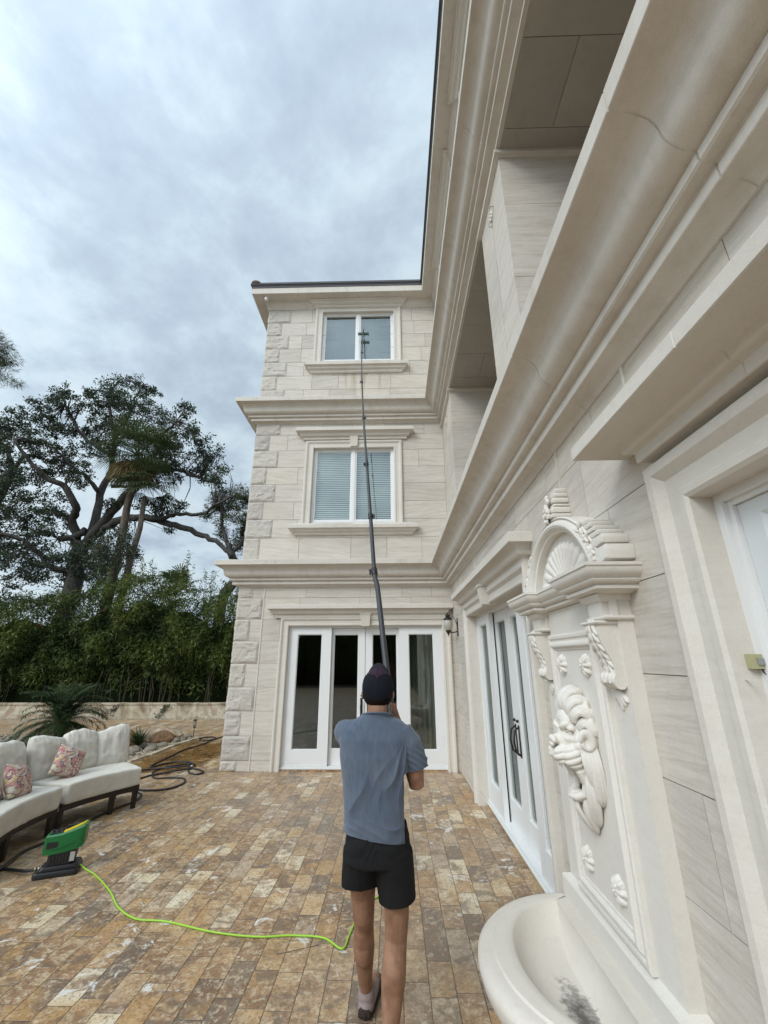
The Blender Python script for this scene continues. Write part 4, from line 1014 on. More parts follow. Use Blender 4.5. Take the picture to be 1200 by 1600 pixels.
# ------------------------------------------------------------------ garden
def leaf_mat(name, cols, rough=0.55, trans=0.25):
    m, t, b = pmat(name, cols[0], rough, 0, 0.3)
    at = nd(t, 'ShaderNodeAttribute', attribute_name='blk'); p = pos(t)
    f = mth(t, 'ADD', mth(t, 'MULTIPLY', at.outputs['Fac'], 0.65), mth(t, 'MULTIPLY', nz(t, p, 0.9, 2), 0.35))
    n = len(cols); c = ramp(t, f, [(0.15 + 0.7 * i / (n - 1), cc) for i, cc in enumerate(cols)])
    t.links.new(c, b.inputs['Base Color'])
    if trans > 0:
        tl = nd(t, 'ShaderNodeBsdfTranslucent'); t.links.new(c, tl.inputs[0]); mx = nd(t, 'ShaderNodeMixShader'); mx.inputs[0].default_value = trans
        o = t.nodes['Material Output']; t.links.new(b.outputs[0], mx.inputs[1]); t.links.new(tl.outputs[0], mx.inputs[2]); t.links.new(mx.outputs[0], o.inputs[0])
    return m
M['bamboo'] = leaf_mat('bamboo_leaf', [(0.018, 0.031, 0.007), (0.056, 0.082, 0.016), (0.135, 0.160, 0.032)])
M['oakleaf'] = leaf_mat('oak_leaf', [(0.022, 0.034, 0.020), (0.042, 0.060, 0.032), (0.070, 0.090, 0.045)])
M['pineleaf'] = leaf_mat('pine_needles', [(0.025, 0.036, 0.012), (0.050, 0.062, 0.018), (0.085, 0.095, 0.028)])
M['palmleaf'] = leaf_mat('palm_leaf', [(0.030, 0.048, 0.022), (0.060, 0.085, 0.034), (0.11, 0.135, 0.05)])
M['drypalm'] = leaf_mat('dry_palm_leaf', [(0.11, 0.08, 0.03), (0.22, 0.17, 0.07), (0.33, 0.28, 0.13)])
M['datepalm'] = leaf_mat('date_palm_leaf', [(0.016, 0.032, 0.012), (0.035, 0.060, 0.020), (0.075, 0.110, 0.035)])
M['grass'] = leaf_mat('strap_leaf', [(0.012, 0.030, 0.010), (0.030, 0.062, 0.018), (0.06, 0.10, 0.03)])
def bark(name, a, b_, sc=6):
    m, t, b = pmat(name, a, 0.9); p = pos(t); n = nz(t, mapping(t, p, scale=(1, 1, 0.25)), sc, 5, 0.65)
    t.links.new(ramp(t, n, [(0.35, a), (0.62, b_)]), b.inputs['Base Color']); bump(t, n, 0.8, 0.03, b); return m
M['bark'] = bark('oak_bark', (0.022, 0.019, 0.016), (0.068, 0.060, 0.052)); M['palmbark'] = bark('palm_bark', (0.05, 0.038, 0.028), (0.14, 0.11, 0.08), 10)
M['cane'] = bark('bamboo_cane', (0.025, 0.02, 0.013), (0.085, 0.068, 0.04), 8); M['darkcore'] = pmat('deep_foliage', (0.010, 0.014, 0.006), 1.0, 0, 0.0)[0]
RG = np.random.default_rng(11)
def leaves_mesh(name, P, size, aspect=0.5, tone=None, droop=0.0, dirs=None, flat=None):
    """one pointed four-cornered leaf per point"""
    n = len(P); size = np.broadcast_to(size, (n,))
    d = RG.normal(size=(n, 3)) if dirs is None else dirs + RG.normal(size=(n, 3)) * 0.25
    d[:, 2] -= droop; d /= np.linalg.norm(d, axis=1)[:, None]
    w = RG.normal(size=(n, 3)); w -= d * (w * d).sum(1)[:, None]; w /= np.linalg.norm(w, axis=1)[:, None]
    L = size[:, None]; V = np.empty((n, 4, 3))
    V[:, 0] = P; V[:, 1] = P + d * L * 0.45 + w * L * aspect * 0.5; V[:, 2] = P + d * L; V[:, 3] = P + d * L * 0.45 - w * L * aspect * 0.5
    me = bpy.data.meshes.new(name); me.vertices.add(n * 4); me.vertices.foreach_set('co', V.ravel())
    me.loops.add(n * 4); me.loops.foreach_set('vertex_index', np.arange(n * 4)); me.polygons.add(n)
    me.polygons.foreach_set('loop_start', np.arange(0, n * 4, 4)); me.polygons.foreach_set('loop_total', np.full(n, 4)); me.update()
    a = me.attributes.new('blk', 'FLOAT', 'FACE'); tone = RG.random(n) if tone is None else tone
    a.data.foreach_set('value', np.clip(tone, 0, 1).astype(np.float32)); return me
# ---- low travertine retaining wall and its coping
def stain_mat():
    m, t, b = pmat('stained_travertine_slab', (0.4, 0.33, 0.24), 0.7); p = pos(t)
    n1 = nz(t, p, 1.3, 6, 0.6, 1.0); n2 = nz(t, p, 5, 5, 0.65, 0.5)
    c = ramp(t, n1, [(0.36, (0.20, 0.145, 0.09)), (0.46, (0.40, 0.33, 0.22)), (0.55, (0.52, 0.46, 0.36)), (0.62, (0.33, 0.23, 0.14)), (0.72, (0.55, 0.50, 0.42))])
    c = mixc(t, mth(t, 'MULTIPLY', ramp(t, n2, [(0.5, 0), (0.7, 1)]), 0.5), c, (0.16, 0.12, 0.08)); t.links.new(c, b.inputs['Base Color']); bump(t, n2, 0.4, 0.01, b); return m
M['slab'] = stain_mat()
lw = empty('retaining_wall', (-12, 15, 0)); tag(lw, 'low stained travertine garden wall in front of the bamboo hedge', 'garden wall')
LWI = Matrix.Translation((-12, 15, 0)).inverted()
mb = MB(); x = -26.0
while x < 3: mb.box((x + 0.003, 15.0, -0.05), (x + 0.897, 15.22, 0.42)); x += 0.9
o = mb.build('wall_slabs', M['slab'], lw); o.matrix_parent_inverse = LWI
mb = MB(); mb.box((-26, 14.97, 0.4205), (3, 15.27, 0.462)); o = mb.build('coping', M['slab'], lw); o.matrix_parent_inverse = LWI
# ---- pebbles
def pebble_mat():
    m, t, b = pmat('river_pebbles', (0.4, 0.35, 0.28), 0.6); at = nd(t, 'ShaderNodeAttribute', attribute_name='blk')
    c = ramp(t, at.outputs['Fac'], [(0, (0.14, 0.10, 0.06)), (0.3, (0.26, 0.19, 0.115)), (0.55, (0.34, 0.26, 0.17)), (0.8, (0.42, 0.36, 0.27)), (1, (0.20, 0.18, 0.16))])
    c = mixc(t, 0.25, c, ramp(t, nz(t, pos(t), 40, 3), [(0.4, (0.2, 0.16, 0.12)), (0.6, (0.42, 0.36, 0.27))])); t.links.new(c, b.inputs['Base Color']); return m
M['pebble'] = pebble_mat()
def inpoly(x, y, poly):
    c = False; j = len(poly) - 1
    for i in range(len(poly)):
        xi, yi = poly[i]; xj, yj = poly[j]
        if (yi > y) != (yj > y) and x < (xj - xi) * (y - yi) / (yj - yi) + xi: c = not c
        j = i
    return c
def pebbles(name, pts, rmin, rmax, seed, z0=-0.01):
    rg = np.random.default_rng(seed); mb = MB(); vs = []; fs = []; cs = []
    oc = np.array([(1, 0, 0), (.5, .8, 0), (-.5, .85, 0), (-1, 0, 0), (-.5, -.8, 0), (.5, -.85, 0), (.55, .1, .8), (-.1, .55, .85), (-.5, -.2, .8), (.1, -.5, .82)])
    of = [(0, 1, 6), (1, 7, 6), (1, 2, 7), (2, 8, 7), (2, 3, 8), (3, 4, 8), (4, 9, 8), (4, 5, 9), (5, 6, 9), (5, 0, 6), (6, 7, 8, 9)]
    for (x, y) in pts:
        r = rg.uniform(rmin, rmax); a = rg.uniform(0, 6.28); s = rg.uniform(0.6, 1.0); R_ = np.array([[math.cos(a), -math.sin(a), 0], [math.sin(a), math.cos(a), 0], [0, 0, 1]])
        V = (oc * (r, r * s, r * 0.62)) @ R_.T + (x, y, z0 + rg.uniform(-0.006, 0.012)); n = len(vs); vs.extend(V.tolist()); fs.extend([tuple(i + n for i in f) for f in of]); cs.extend([rg.random()] * len(of))
    mb.v = vs; mb.f = fs; mb.c = cs; return mb.build(name, M['pebble'], smooth=True, attr=True)
rg_ = np.random.default_rng(3); pts = []
while len(pts) < 15000:
    x = -5 - 8.0 * rg_.random() ** 1.4; y = rg_.uniform(6.2, 12.2)
    if inpoly(x, y, BED): pts.append((x, y))
tag(pebbles('pebble_bed', pts, 0.014, 0.034, 5), 'loose pale river pebbles filling the planting bed', 'pebbles', kind='stuff')
pts = [(rg_.uniform(-20, -3.0), 14.76 + 0.22 * rg_.random()) for _ in range(4200)]
tag(pebbles('pebble_strip', pts, 0.018, 0.04, 6), 'strip of brown gravel along the foot of the low wall', 'gravel', kind='stuff')
mb = MB(); mb.box((-21, 14.751, -0.028), (-2.9, 15.0, -0.012)); tag(mb.build('soil_strip', M['soil']), kind='structure')
# light edging stones along the bed
mb = MB(); P_ = [(-4.80, 11.5), (-4.93, 10.4), (-4.91, 9.45), (-4.98, 8.85)]
for i in range(3):
    a, b_ = Vector((*P_[i], 0)), Vector((*P_[i + 1], 0)); L = (b_ - a).length; k = max(1, int(L / 0.45))
    for j in range(k):
        p0, p1 = a.lerp(b_, (j + 0.02) / k), a.lerp(b_, (j + 0.98) / k); t_ = (p1 - p0).normalized(); n = Vector((t_.y, -t_.x, 0)) * 0.05
        mb.loft([[p0 - n, p0 + n, p1 + n, p1 - n], [q + Vector((0, 0, 0.022)) for q in (p0 - n, p0 + n, p1 + n, p1 - n)]], True, True, True)
tag(mb.build('edging', M['slab']), 'pale stone edging strip along the pebble bed', 'edging')
# ---- boulders and cobbles
def boulder(name, c, r, seed, mat, lab, cat, rz=0.0, group=None):
    bm = bmesh.new(); bmesh.ops.create_icosphere(bm, subdivisions=4 if r[0] > 0.15 else 3, radius=1); off = Vector((seed * 3.1, seed * 1.7, 0))
    for v in bm.verts:
        q = v.co.copy(); d = 1 + 0.28 * noise.noise(q * 1.3 + off) + 0.10 * noise.noise(q * 3.1 + off)
        v.co = Vector((q.x * r[0] * d, q.y * r[1] * d, max(q.z * r[2] * d, -r[2] * 0.35)))
    for f in bm.faces: f.smooth = True
    me = bpy.data.meshes.new(name); bm.to_mesh(me); bm.free(); o = link(name, me, mat); o.location = c; o.rotation_euler = (0, 0, rz); return tag(o, lab, cat, group)
def rock_mat(name, cols):
    m, t, b = pmat(name, cols[0], 0.8); tcn = nd(t, 'ShaderNodeTexCoord').outputs['Object']; n = nz(t, tcn, 5, 6, 0.65, 0.6)
    t.links.new(ramp(t, n, [(0.35 + 0.3 * i / (len(cols) - 1), c) for i, c in enumerate(cols)]), b.inputs['Base Color']); bump(t, nz(t, tcn, 12, 6, 0.7), 0.7, 0.03, b); return m
M['rockO'] = rock_mat('orange_boulder', [(0.16, 0.08, 0.03), (0.30, 0.165, 0.07), (0.38, 0.25, 0.13)]); M['rockT'] = rock_mat('tan_boulder', [(0.22, 0.15, 0.09), (0.38, 0.28, 0.18), (0.46, 0.38, 0.27)]); M['rockB'] = rock_mat('brown_boulder', [(0.07, 0.035, 0.015), (0.17, 0.09, 0.04), (0.26, 0.15, 0.07)])
boulder('boulder', (-5.98, 10.35, 0.06), (0.26, 0.28, 0.26), 3, M['rockO'], 'orange boulder at the right arm of the sofa, left of the strap leafed plant', 'boulder')
boulder('boulder', (-5.62, 11.15, 0.06), (0.50, 0.35, 0.22), 7, M['rockT'], 'long flat tan boulder behind the strap leafed plant', 'boulder')
boulder('boulder', (-5.40, 10.9, 0.04), (0.30, 0.18, 0.19), 12, M['rockB'], 'low dark brown boulder right of the strap leafed plant', 'boulder', 0.2)
rn = random.Random(8)
M['cob'] = rock_mat('grey_cobble', [(0.13, 0.11, 0.085), (0.23, 0.19, 0.145), (0.33, 0.29, 0.23)])
cob = []
for (x, y, r) in [(-5.45, 9.85, .14), (-5.80, 9.7, .11), (-5.15, 9.95, .12), (-5.02 - .1, 10.4, .11), (-5.3, 10.25, .12), (-5.1, 10.9, .12), (-5.05, 11.2, .10), (-5.5, 10.35, .09), (-5.25, 11.35, .09), (-5.0 - .1, 11.55, .09), (-5.65, 9.35, .08), (-5.3, 9.5, .07), (-6.1, 9.5, .10), (-6.35, 9.8, .12), (-6.0, 9.0, .08)]:
    cob.append(boulder('cobble', (x, y, 0.02), (r, r * rn.uniform(.65, .95), r * .62), rn.randint(20, 90), M['cob'], 'rounded grey beige cobble among the pebbles of the planting bed', 'cobble', rn.uniform(0, 3), 'cobbles in the planting bed'))
# ---- path light
pl = empty('path_light', (-5.0, 11.62, 0)); tag(pl, 'small black path light at the far tip of the pebble bed', 'path light')
mb = MB(); mb.lathe([(0.008, -0.03), (0.008, 0.20), (0.001, 0.20)], n=8); mb.build('stem', M['black'], pl)
mb = MB(); mb.lathe([(0.001, 0.20), (0.03, 0.20), (0.03, 0.215), (0.001, 0.216)], n=14)
for k in range(4): a = k * math.pi / 2 + .4; mb.tube([(0.026 * math.cos(a), 0.026 * math.sin(a), 0.21), (0.03 * math.cos(a), 0.03 * math.sin(a), 0.37)], 0.004, 5)
mb.build('cage', M['black'], pl)
mb = MB(); mb.lathe([(0.001, 0.365), (0.055, 0.365), (0.052, 0.378), (0.03, 0.39), (0.001, 0.395)], n=16); mb.build('lamp_cap', M['black'], pl, smooth=True)
mb = MB(); mb.lathe([(0.001, 0.217), (0.018, 0.217), (0.018, 0.364), (0.001, 0.364)], n=12); mb.build('lens', M['frost'], pl, smooth=True)
# ---- strap leaved plants
def blade(mb, base, az, L, lean, w, seg=7, curl=1.0):
    pts = []; p = Vector(base); el = math.pi / 2 - lean
    for i in range(seg + 1):
        pts.append(p.copy()); p += Vector((math.cos(az) * math.cos(el), math.sin(az) * math.cos(el), math.sin(el))) * (L / seg); el -= curl * (0.9 / seg) * (0.5 + i / seg)
    sd_ = Vector((-math.sin(az), math.cos(az), 0)); mb.cur = rn.random(); A = []; 
    for i, q in enumerate(pts):
        ww = w * (1 - (i / seg) ** 2.2) * (0.6 + 0.4 * min(1, i / 2)) + 0.0006; A.append([q - sd_ * ww, q + Vector((0, 0, -ww * 0.5)), q + sd_ * ww])
    mb.loft(A, False)
def clump(name, c, n, L, w, lab, cat, mat, lean=(0.1, 0.9), curl=1.0):
    mb = MB()
    for k in range(n): blade(mb, (rn.uniform(-.04, .04), rn.uniform(-.04, .04), 0), rn.uniform(0, 6.28), L * rn.uniform(.6, 1.1), rn.uniform(*lean), w, curl=curl)
    o = mb.build(name, mat, None, attr=True); o.location = c; return tag(o, lab, cat)
clump('strap_leaf_plant', (-5.55, 10.15, 0.05), 70, 0.45, 0.012, 'dark green strap leafed plant between the boulders', 'plant', M['grass'])
clump('grass_plant', (-8.35, 8.4, 0.0), 120, 0.75, 0.012, 'dark grassy plant left of the sofas behind the back cushion', 'plant', M['grass'], (0.1, 1.0))
clump('reed_plant', (-10.2, 9.8, 0.0), 60, 2.1, 0.022, 'tall arching reed like plant at the left edge of the photo', 'plant', M['bamboo'], (0.05, 0.55), 1.1)
# ---- pygmy date palm
dp = empty('date_palm', (-6.95, 9.6, 0)); tag(dp, 'low bushy date palm behind the curved sofa', 'palm')
mb = MB(); mb.tube([(0, 0, -0.05), (0.02, 0, 0.3), (0.0, 0.02, 0.62)], [0.12, 0.10, 0.08], 12); mb.build('trunk', M['palmbark'], dp, smooth=True)
def frond(mb, base, az, L, el0, nl, ll, wl, droop=1.5, tone=None, vdrop=0.15):
    pts = []; p = Vector(base); el = el0; seg = 14
    for i in range(seg + 1):
        pts.append(p.copy()); p = p + Vector((math.cos(az) * math.cos(el), math.sin(az) * math.cos(el), math.sin(el))) * (L / seg); el -= droop / seg * (0.4 + 1.2 * i / seg)
    mb.cur = 0.8; mb.tube(pts, [0.008 * (1 - i / (seg + 3)) for i in range(seg + 1)], 4, False)
    for k in range(nl):
        s = 0.12 + 0.88 * k / nl; i = min(seg - 1, int(s * seg)); q = pts[i].lerp(pts[i + 1], s * seg - i); t_ = (pts[i + 1] - pts[i]).normalized(); sd_ = Vector((-math.sin(az), math.cos(az), 0)); upv = sd_.cross(t_)
        for sg in (-1, 1):
            l_ = ll * math.sin(math.pi * min(1, 0.25 + 0.75 * s) * 0.93) ** 0.7 * rn.uniform(.85, 1.1)
            d = (t_ * 0.75 + sd_ * sg * rn.uniform(.7, 1.0) - upv * rn.uniform(-0.25, 0.35) ).normalized(); mb.cur = rn.random() if tone is None else tone + rn.uniform(-.15, .15)
            q1 = q + d * l_ * 0.55; q2 = q + d * l_ + Vector((0, 0, -vdrop * l_)); n = d.cross(Vector((0, 0, 1))).normalized() * wl
            mb.add([q - n * .4, q + n * .4, q1 + n, q1 - n, q2], [(0, 1, 2, 3), (3, 2, 4)])
mb = MB()
for k in range(95):
    frond(mb, (rn.uniform(-.04, .04), rn.uniform(-.04, .04), 0.6), rn.uniform(0, 6.28), rn.uniform(0.75, 1.15), rn.uniform(-0.35, 1.5), 36, 0.26, 0.0065, 1.5)
mb.build('fronds', M['datepalm'], dp, attr=True)
# ---- bamboo hedge
hg = empty('bamboo_hedge', (-11, 16.5, 0)); tag(hg, 'dense dark green bamboo hedge behind the low wall', 'hedge')
HGI = Matrix.Translation((-11, 16.5, 0)).inverted()
def hb_(o):
    o.parent = hg; o.matrix_parent_inverse = HGI; return o
NH = 125000
xs = RG.uniform(-25, 1.5, NH)
def htop(x):
    return 4.25 + 0.35 * np.sin(x * 0.55 + 1.0) + 0.28 * np.sin(x * 1.3 + 2) + 0.15 * np.sin(x * 3.7) + 0.35 * np.exp(-((x + 8.2) / 1.3) ** 2) + 0.2 * np.exp(-((x + 12.0) / 1.2) ** 2)
tp = htop(xs); u = RG.random(NH); zs_ = 0.75 + (tp - 0.75) * u ** 0.80
nn = np.array([noise.noise(Vector((a * 1.1, b_ * 1.3, 3.3))) + 0.6 * noise.noise(Vector((a * 2.9, b_ * 3.1, 7.7))) for a, b_ in zip(xs, zs_)])
front = 15.75 - 0.55 * nn - 0.45 * np.clip((zs_ - 1.2) / 1.5, 0, 1) + 0.35 * np.clip((1.8 - zs_), 0, 1)
front += 1.1 * np.clip((zs_ - (tp - 0.9)) / 0.9, 0, 1) ** 2
ys = front + RG.exponential(0.22, NH)
keep = (RG.random(NH) < np.clip(1.25 + nn * 1.1, 0.12, 1)) & ((zs_ > 1.5) | (RG.random(NH) < (zs_ - 0.1)))
P = np.stack([xs, ys, zs_ + RG.normal(0, 0.10, NH) + 0.3 * (RG.random(NH) < 0.02) * RG.random(NH)], 1)[keep]; tone = (0.42 + 0.55 * nn[keep] + RG.normal(0, 0.16, keep.sum()))
o = hb_(link('hedge_foliage', leaves_mesh('hedge_foliage', P, RG.uniform(0.10, 0.22, len(P)), 0.20, tone, 0.75), M['bamboo']))
# the deep inside of the hedge
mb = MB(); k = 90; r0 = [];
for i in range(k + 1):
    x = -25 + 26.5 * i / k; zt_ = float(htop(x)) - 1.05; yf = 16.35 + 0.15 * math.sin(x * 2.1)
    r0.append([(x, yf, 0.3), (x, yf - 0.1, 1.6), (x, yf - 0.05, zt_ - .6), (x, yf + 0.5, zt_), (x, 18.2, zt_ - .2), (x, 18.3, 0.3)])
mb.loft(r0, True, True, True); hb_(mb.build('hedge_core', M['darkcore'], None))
mb = MB()
for i in range(120):
    x = rn.uniform(-24, 0.5); y = rn.uniform(15.75, 16.3); h = rn.uniform(1.1, 2.6); r = rn.uniform(0.008, 0.02)
    mb.tube([(x, y, 0.3), (x + rn.uniform(-.08, .08), y, h * .5), (x + rn.uniform(-.25, .25), y - .05, h)], [r, r, r * .6], 5, False)
o = hb_(mb.build('hedge_canes', M['cane'], None)); o['kind'] = 'stuff'
# a few feathery shoots above the hedge
mb = MB(); Q = []
for i in range(70):
    x = rn.uniform(-13, -4) if i % 3 else rn.uniform(-8.5, -4.5); y = rn.uniform(16.2, 17); z0 = float(htop(x)) - 0.3; h = rn.uniform(.5, 1.35) * (1.2 if x > -8.5 else .8); ln2 = rn.uniform(-.3, .3)
    pp = [Vector((x + ln2 * s * s, y, z0 + h * s)) for s in (0, .35, .7, 1)]; mb.tube(pp, [.006, .005, .004, .002], 4, False)
    for s in np.linspace(.25, 1, 16):
        for _ in range(2): Q.append((x + ln2 * s * s + rn.uniform(-.04, .04), y + rn.uniform(-.04, .04), z0 + h * s))
hb_(mb.build('shoot_stems', M['cane'], None))['kind'] = 'stuff'; hb_(link('shoot_leaves', leaves_mesh('shoot_leaves', np.array(Q), RG.uniform(.10, .20, len(Q)), .2, None, .3), M['bamboo']))
# orange trumpet flowers on the hedge
Q = []
for (x, z) in [(-15.2, 3.55), (-9.9, 3.15), (-9.85, 3.1), (-10.9, 3.3), (-10.3, 3.5), (-8.9, 3.3), (-12.6, 3.0), (-14.2, 2.4), (-8.1, 3.05)]:
    for _ in range(2): Q.append((x + rn.uniform(-.05, .05), 15.15 + rn.uniform(-.05, .1), z + rn.uniform(-.05, .05)))
M['flower'] = pmat('orange_flower', (0.40, 0.07, 0.02), 0.6)[0]
hb_(link('trumpet_flowers', leaves_mesh('trumpet_flowers', np.array(Q), 0.06, .7), M['flower']))
# ---- oaks and pines
def limb_tube(mb, pts, r0, r1, jit=0.12, n=8, seed=0):
    rr = random.Random(seed); P_ = [Vector(p) for p in pts]; out = []
    for i in range(len(P_) - 1):
        for k in range(4):
            s = k / 4; a = P_[max(i - 1, 0)]; b_ = P_[i]; c = P_[i + 1]; d = P_[min(i + 2, len(P_) - 1)]
            q = 0.5 * ((2 * b_) + (c - a) * s + (2 * a - 5 * b_ + 4 * c - d) * s * s + (3 * b_ - a - 3 * c + d) * s ** 3)
            out.append(q + Vector((rr.uniform(-1, 1), rr.uniform(-1, 1), rr.uniform(-1, 1))) * jit * (0.3 if i + k == 0 else 1) * 0.5)
    out.append(P_[-1]); m_ = len(out); mb.tube(out, [r0 + (r1 - r0) * (i / (m_ - 1)) ** 0.8 for i in range(m_)], n, True); return out
def tree(name, base, limbs, clusters, mleaf, mbark, lab, cat, leaf=(0.09, 0.17), asp=0.5, sub=16, per=46, spread=0.30, group=None, seed=1, twigr=0.016, dirs=False):
    rr = random.Random(seed); rt_ = empty(name, base); tag(rt_, lab, cat, group); I_ = Matrix.Translation(base).inverted()
    mb = MB(); sk = []
    for i, (pts, r0, r1) in enumerate(limbs): sk += limb_tube(mb, pts, r0, r1, 0.12 if r0 < 0.4 else 0.05, seed=i)
    P = []; T = []; S = np.array([list(v) for v in sk]); D = []
    for (c, r) in clusters:
        ct = rr.random()
        for k in range(max(3, int(sub * min(1.6, (r / 0.9) ** 1.5)))):
            v = Vector((rr.gauss(0, 1), rr.gauss(0, 1), rr.gauss(0, .8))); v = v.normalized() * r * rr.random() ** 0.45; q = Vector(c) + v
            dd = S - np.array(q); j = int((dd ** 2).sum(1).argmin()); a = Vector(S[j]); mid = a.lerp(q, .5) + Vector((rr.uniform(-.2, .2), rr.uniform(-.2, .2), rr.uniform(-.05, .3))) * min(1, (q - a).length)
            if (q - a).length < 2.2: mb.tube([a, mid, q], [twigr * (1.6 if (q - a).length > 1 else 1), twigr, twigr * .4], 4, False)
            n = int(per * rr.uniform(.5, 1.3)); sp = spread * rr.uniform(.6, 1.25); qq = RG.normal(0, 1, (n, 3)); qq *= (sp * (RG.random(n) ** 0.5) / np.linalg.norm(qq, axis=1))[:, None]; qq[:, 2] *= 0.7
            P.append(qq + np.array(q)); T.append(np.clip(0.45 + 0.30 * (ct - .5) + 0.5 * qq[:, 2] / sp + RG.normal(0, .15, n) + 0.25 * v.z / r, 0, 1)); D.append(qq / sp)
    o = mb.build('trunk', mbark, rt_, smooth=True); o.matrix_parent_inverse = I_
    P = np.concatenate(P); o = link('crown', leaves_mesh('crown', P, RG.uniform(*leaf, len(P)), asp, np.concatenate(T), 0.1, np.concatenate(D) if dirs else None), mleaf, rt_); o.matrix_parent_inverse = I_
    return rt_
def wp(bx_, by_, y):
    """point of the oak's crown measured on the photograph, turned into metres at distance y"""
    a, b_ = bx_ * 0.39363 - 600, 800 - (500 + by_ * 0.39375)
    d = rt2 * (a / 660.8) + up2 * (b_ / 660.8) + fw; k = y / d.y; return Vector((d.x * k, y, 1.8 + d.z * k))
OY = 21.0
def LW(pts, y0, y1): return [tuple(wp(x, y, y0 + (y1 - y0) * i / max(1, len(pts) - 1))) for i, (x, y) in enumerate(pts)]
limbs = [([(-16.6, OY, -0.3), (-16.4, OY, 2.5)] + LW([(290, 1060), (300, 960), (330, 880)], OY, OY), 0.46, 0.36),
    (LW([(330, 900), (370, 830), (400, 690), (440, 600), (450, 480), (440, 380), (430, 300), (470, 240)], OY, OY + 1.5), 0.28, 0.05),
    (LW([(390, 680), (340, 620), (300, 590), (250, 540)], OY, OY - 1.5), 0.13, 0.05),
    (LW([(330, 900), (420, 790), (500, 700), (560, 640), (600, 560), (650, 450), (700, 400)], OY, OY - 2), 0.29, 0.05),
    (LW([(310, 900), (290, 790), (300, 740), (250, 660), (180, 620), (120, 560), (60, 480)], OY, OY - 3), 0.26, 0.06),
    (LW([(380, 850), (460, 800), (560, 780), (640, 800), (720, 820), (800, 850), (870, 890), (920, 940)], OY, OY - 2.5), 0.24, 0.09),
    (LW([(560, 780), (640, 790), (700, 770), (780, 775), (850, 740), (930, 700)], OY - 1, OY - 3), 0.14, 0.05),
    (LW([(600, 560), (680, 590), (780, 620), (830, 640), (900, 650)], OY - 1, OY), 0.14, 0.04),
    (LW([(445, 540), (420, 520), (350, 480), (300, 420), (260, 340), (240, 290)], OY, OY - 1), 0.17, 0.05),
    (LW([(290, 1000), (200, 980), (150, 920), (80, 870), (0, 850)], OY, OY - 2), 0.18, 0.07),
    (LW([(450, 480), (500, 400), (530, 330), (560, 260)], OY, OY + 1), 0.13, 0.04), (LW([(230, 870), (300, 860), (340, 830)], OY - 1, OY), 0.16, 0.16),
    (LW([(440, 660), (500, 660), (580, 655), (620, 600)], OY, OY + 1.5), 0.12, 0.05)]
cl = [(500, 262, 75), (430, 290, 70), (590, 285, 55), (380, 335, 60), (560, 350, 80), (480, 340, 70), (250, 290, 50), (300, 330, 50), (180, 340, 50), (130, 390, 70), (220, 415, 75), (50, 390, 45), (15, 430, 50),
      (200, 500, 85), (130, 490, 70), (260, 560, 75), (180, 600, 80), (100, 610, 50), (330, 610, 40), (330, 445, 60), (400, 430, 70), (450, 430, 60), (300, 640, 45), (650, 400, 65), (700, 440, 75), (738, 365, 40), (620, 480, 80), (700, 550, 75),
      (780, 480, 60), (840, 530, 50), (800, 590, 65), (870, 620, 45), (650, 590, 65), (60, 700, 75), (130, 750, 75), (30, 790, 75), (210, 740, 60), (90, 880, 90), (30, 930, 80), (180, 850, 60), (240, 800, 45), (650, 760, 35), (700, 740, 35), (580, 740, 30),
      (430, 740, 35), (500, 830, 25), (670, 830, 25), (350, 950, 60), (400, 900, 55), (210, 960, 60), (30, 560, 60), (380, 520, 45), (250, 1000, 70), (340, 1010, 70), (150, 960, 60), (300, 930, 50), (120, 1010, 60), (430, 990, 60), (500, 940, 45), (30, 1010, 70), (-20, 640, 60), (-20, 500, 50)]
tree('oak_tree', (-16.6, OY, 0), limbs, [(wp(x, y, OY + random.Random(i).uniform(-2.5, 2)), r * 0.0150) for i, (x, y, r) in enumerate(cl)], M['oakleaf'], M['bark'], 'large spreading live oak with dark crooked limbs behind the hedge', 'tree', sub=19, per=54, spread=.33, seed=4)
limbs = [([(-26.5, 22.5, -0.3), (-26.3, 22.5, 6)] + LW([(-60, 760), (10, 660), (45, 600)], 22.5, 22), 0.5, 0.26), (LW([(45, 600), (95, 545), (160, 540)], 22, 21), .15, .05), (LW([(45, 600), (30, 520), (-20, 480)], 22, 22), .17, .05), (LW([(10, 600), (-40, 560)], 22, 22), .1, .05)]
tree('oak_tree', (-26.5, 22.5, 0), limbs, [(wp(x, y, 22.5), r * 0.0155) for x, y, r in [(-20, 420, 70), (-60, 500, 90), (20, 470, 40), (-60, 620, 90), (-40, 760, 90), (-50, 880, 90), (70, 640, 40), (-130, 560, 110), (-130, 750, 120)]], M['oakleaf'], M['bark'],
     'oak with a forked grey limb at the left edge, behind the hedge', 'tree', sub=20, per=55, spread=.36, seed=9)
limbs = [([(-7.6, 19, -0.3), (-7.7, 19, 4)] + LW([(945, 1000), (915, 930), (905, 890)], 19, 19), .30, .13), (LW([(905, 890), (880, 800), (880, 740), (900, 700)], 19, 18.5), .1, .03), (LW([(915, 930), (960, 880), (985, 800), (1000, 720)], 19, 19.5), .12, .03), (LW([(960, 880), (1040, 800), (1080, 720)], 19.5, 20), .1, .03)]
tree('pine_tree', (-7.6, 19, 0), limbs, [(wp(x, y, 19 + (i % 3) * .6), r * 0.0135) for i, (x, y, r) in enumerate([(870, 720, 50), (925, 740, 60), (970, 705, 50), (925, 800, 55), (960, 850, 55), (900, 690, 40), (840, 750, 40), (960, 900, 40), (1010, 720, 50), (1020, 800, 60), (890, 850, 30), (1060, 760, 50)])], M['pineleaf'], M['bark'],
     'dense dark green pine peeking out beside the left edge of the house', 'tree', leaf=(.12, .22), asp=.16, sub=22, per=70, seed=12)
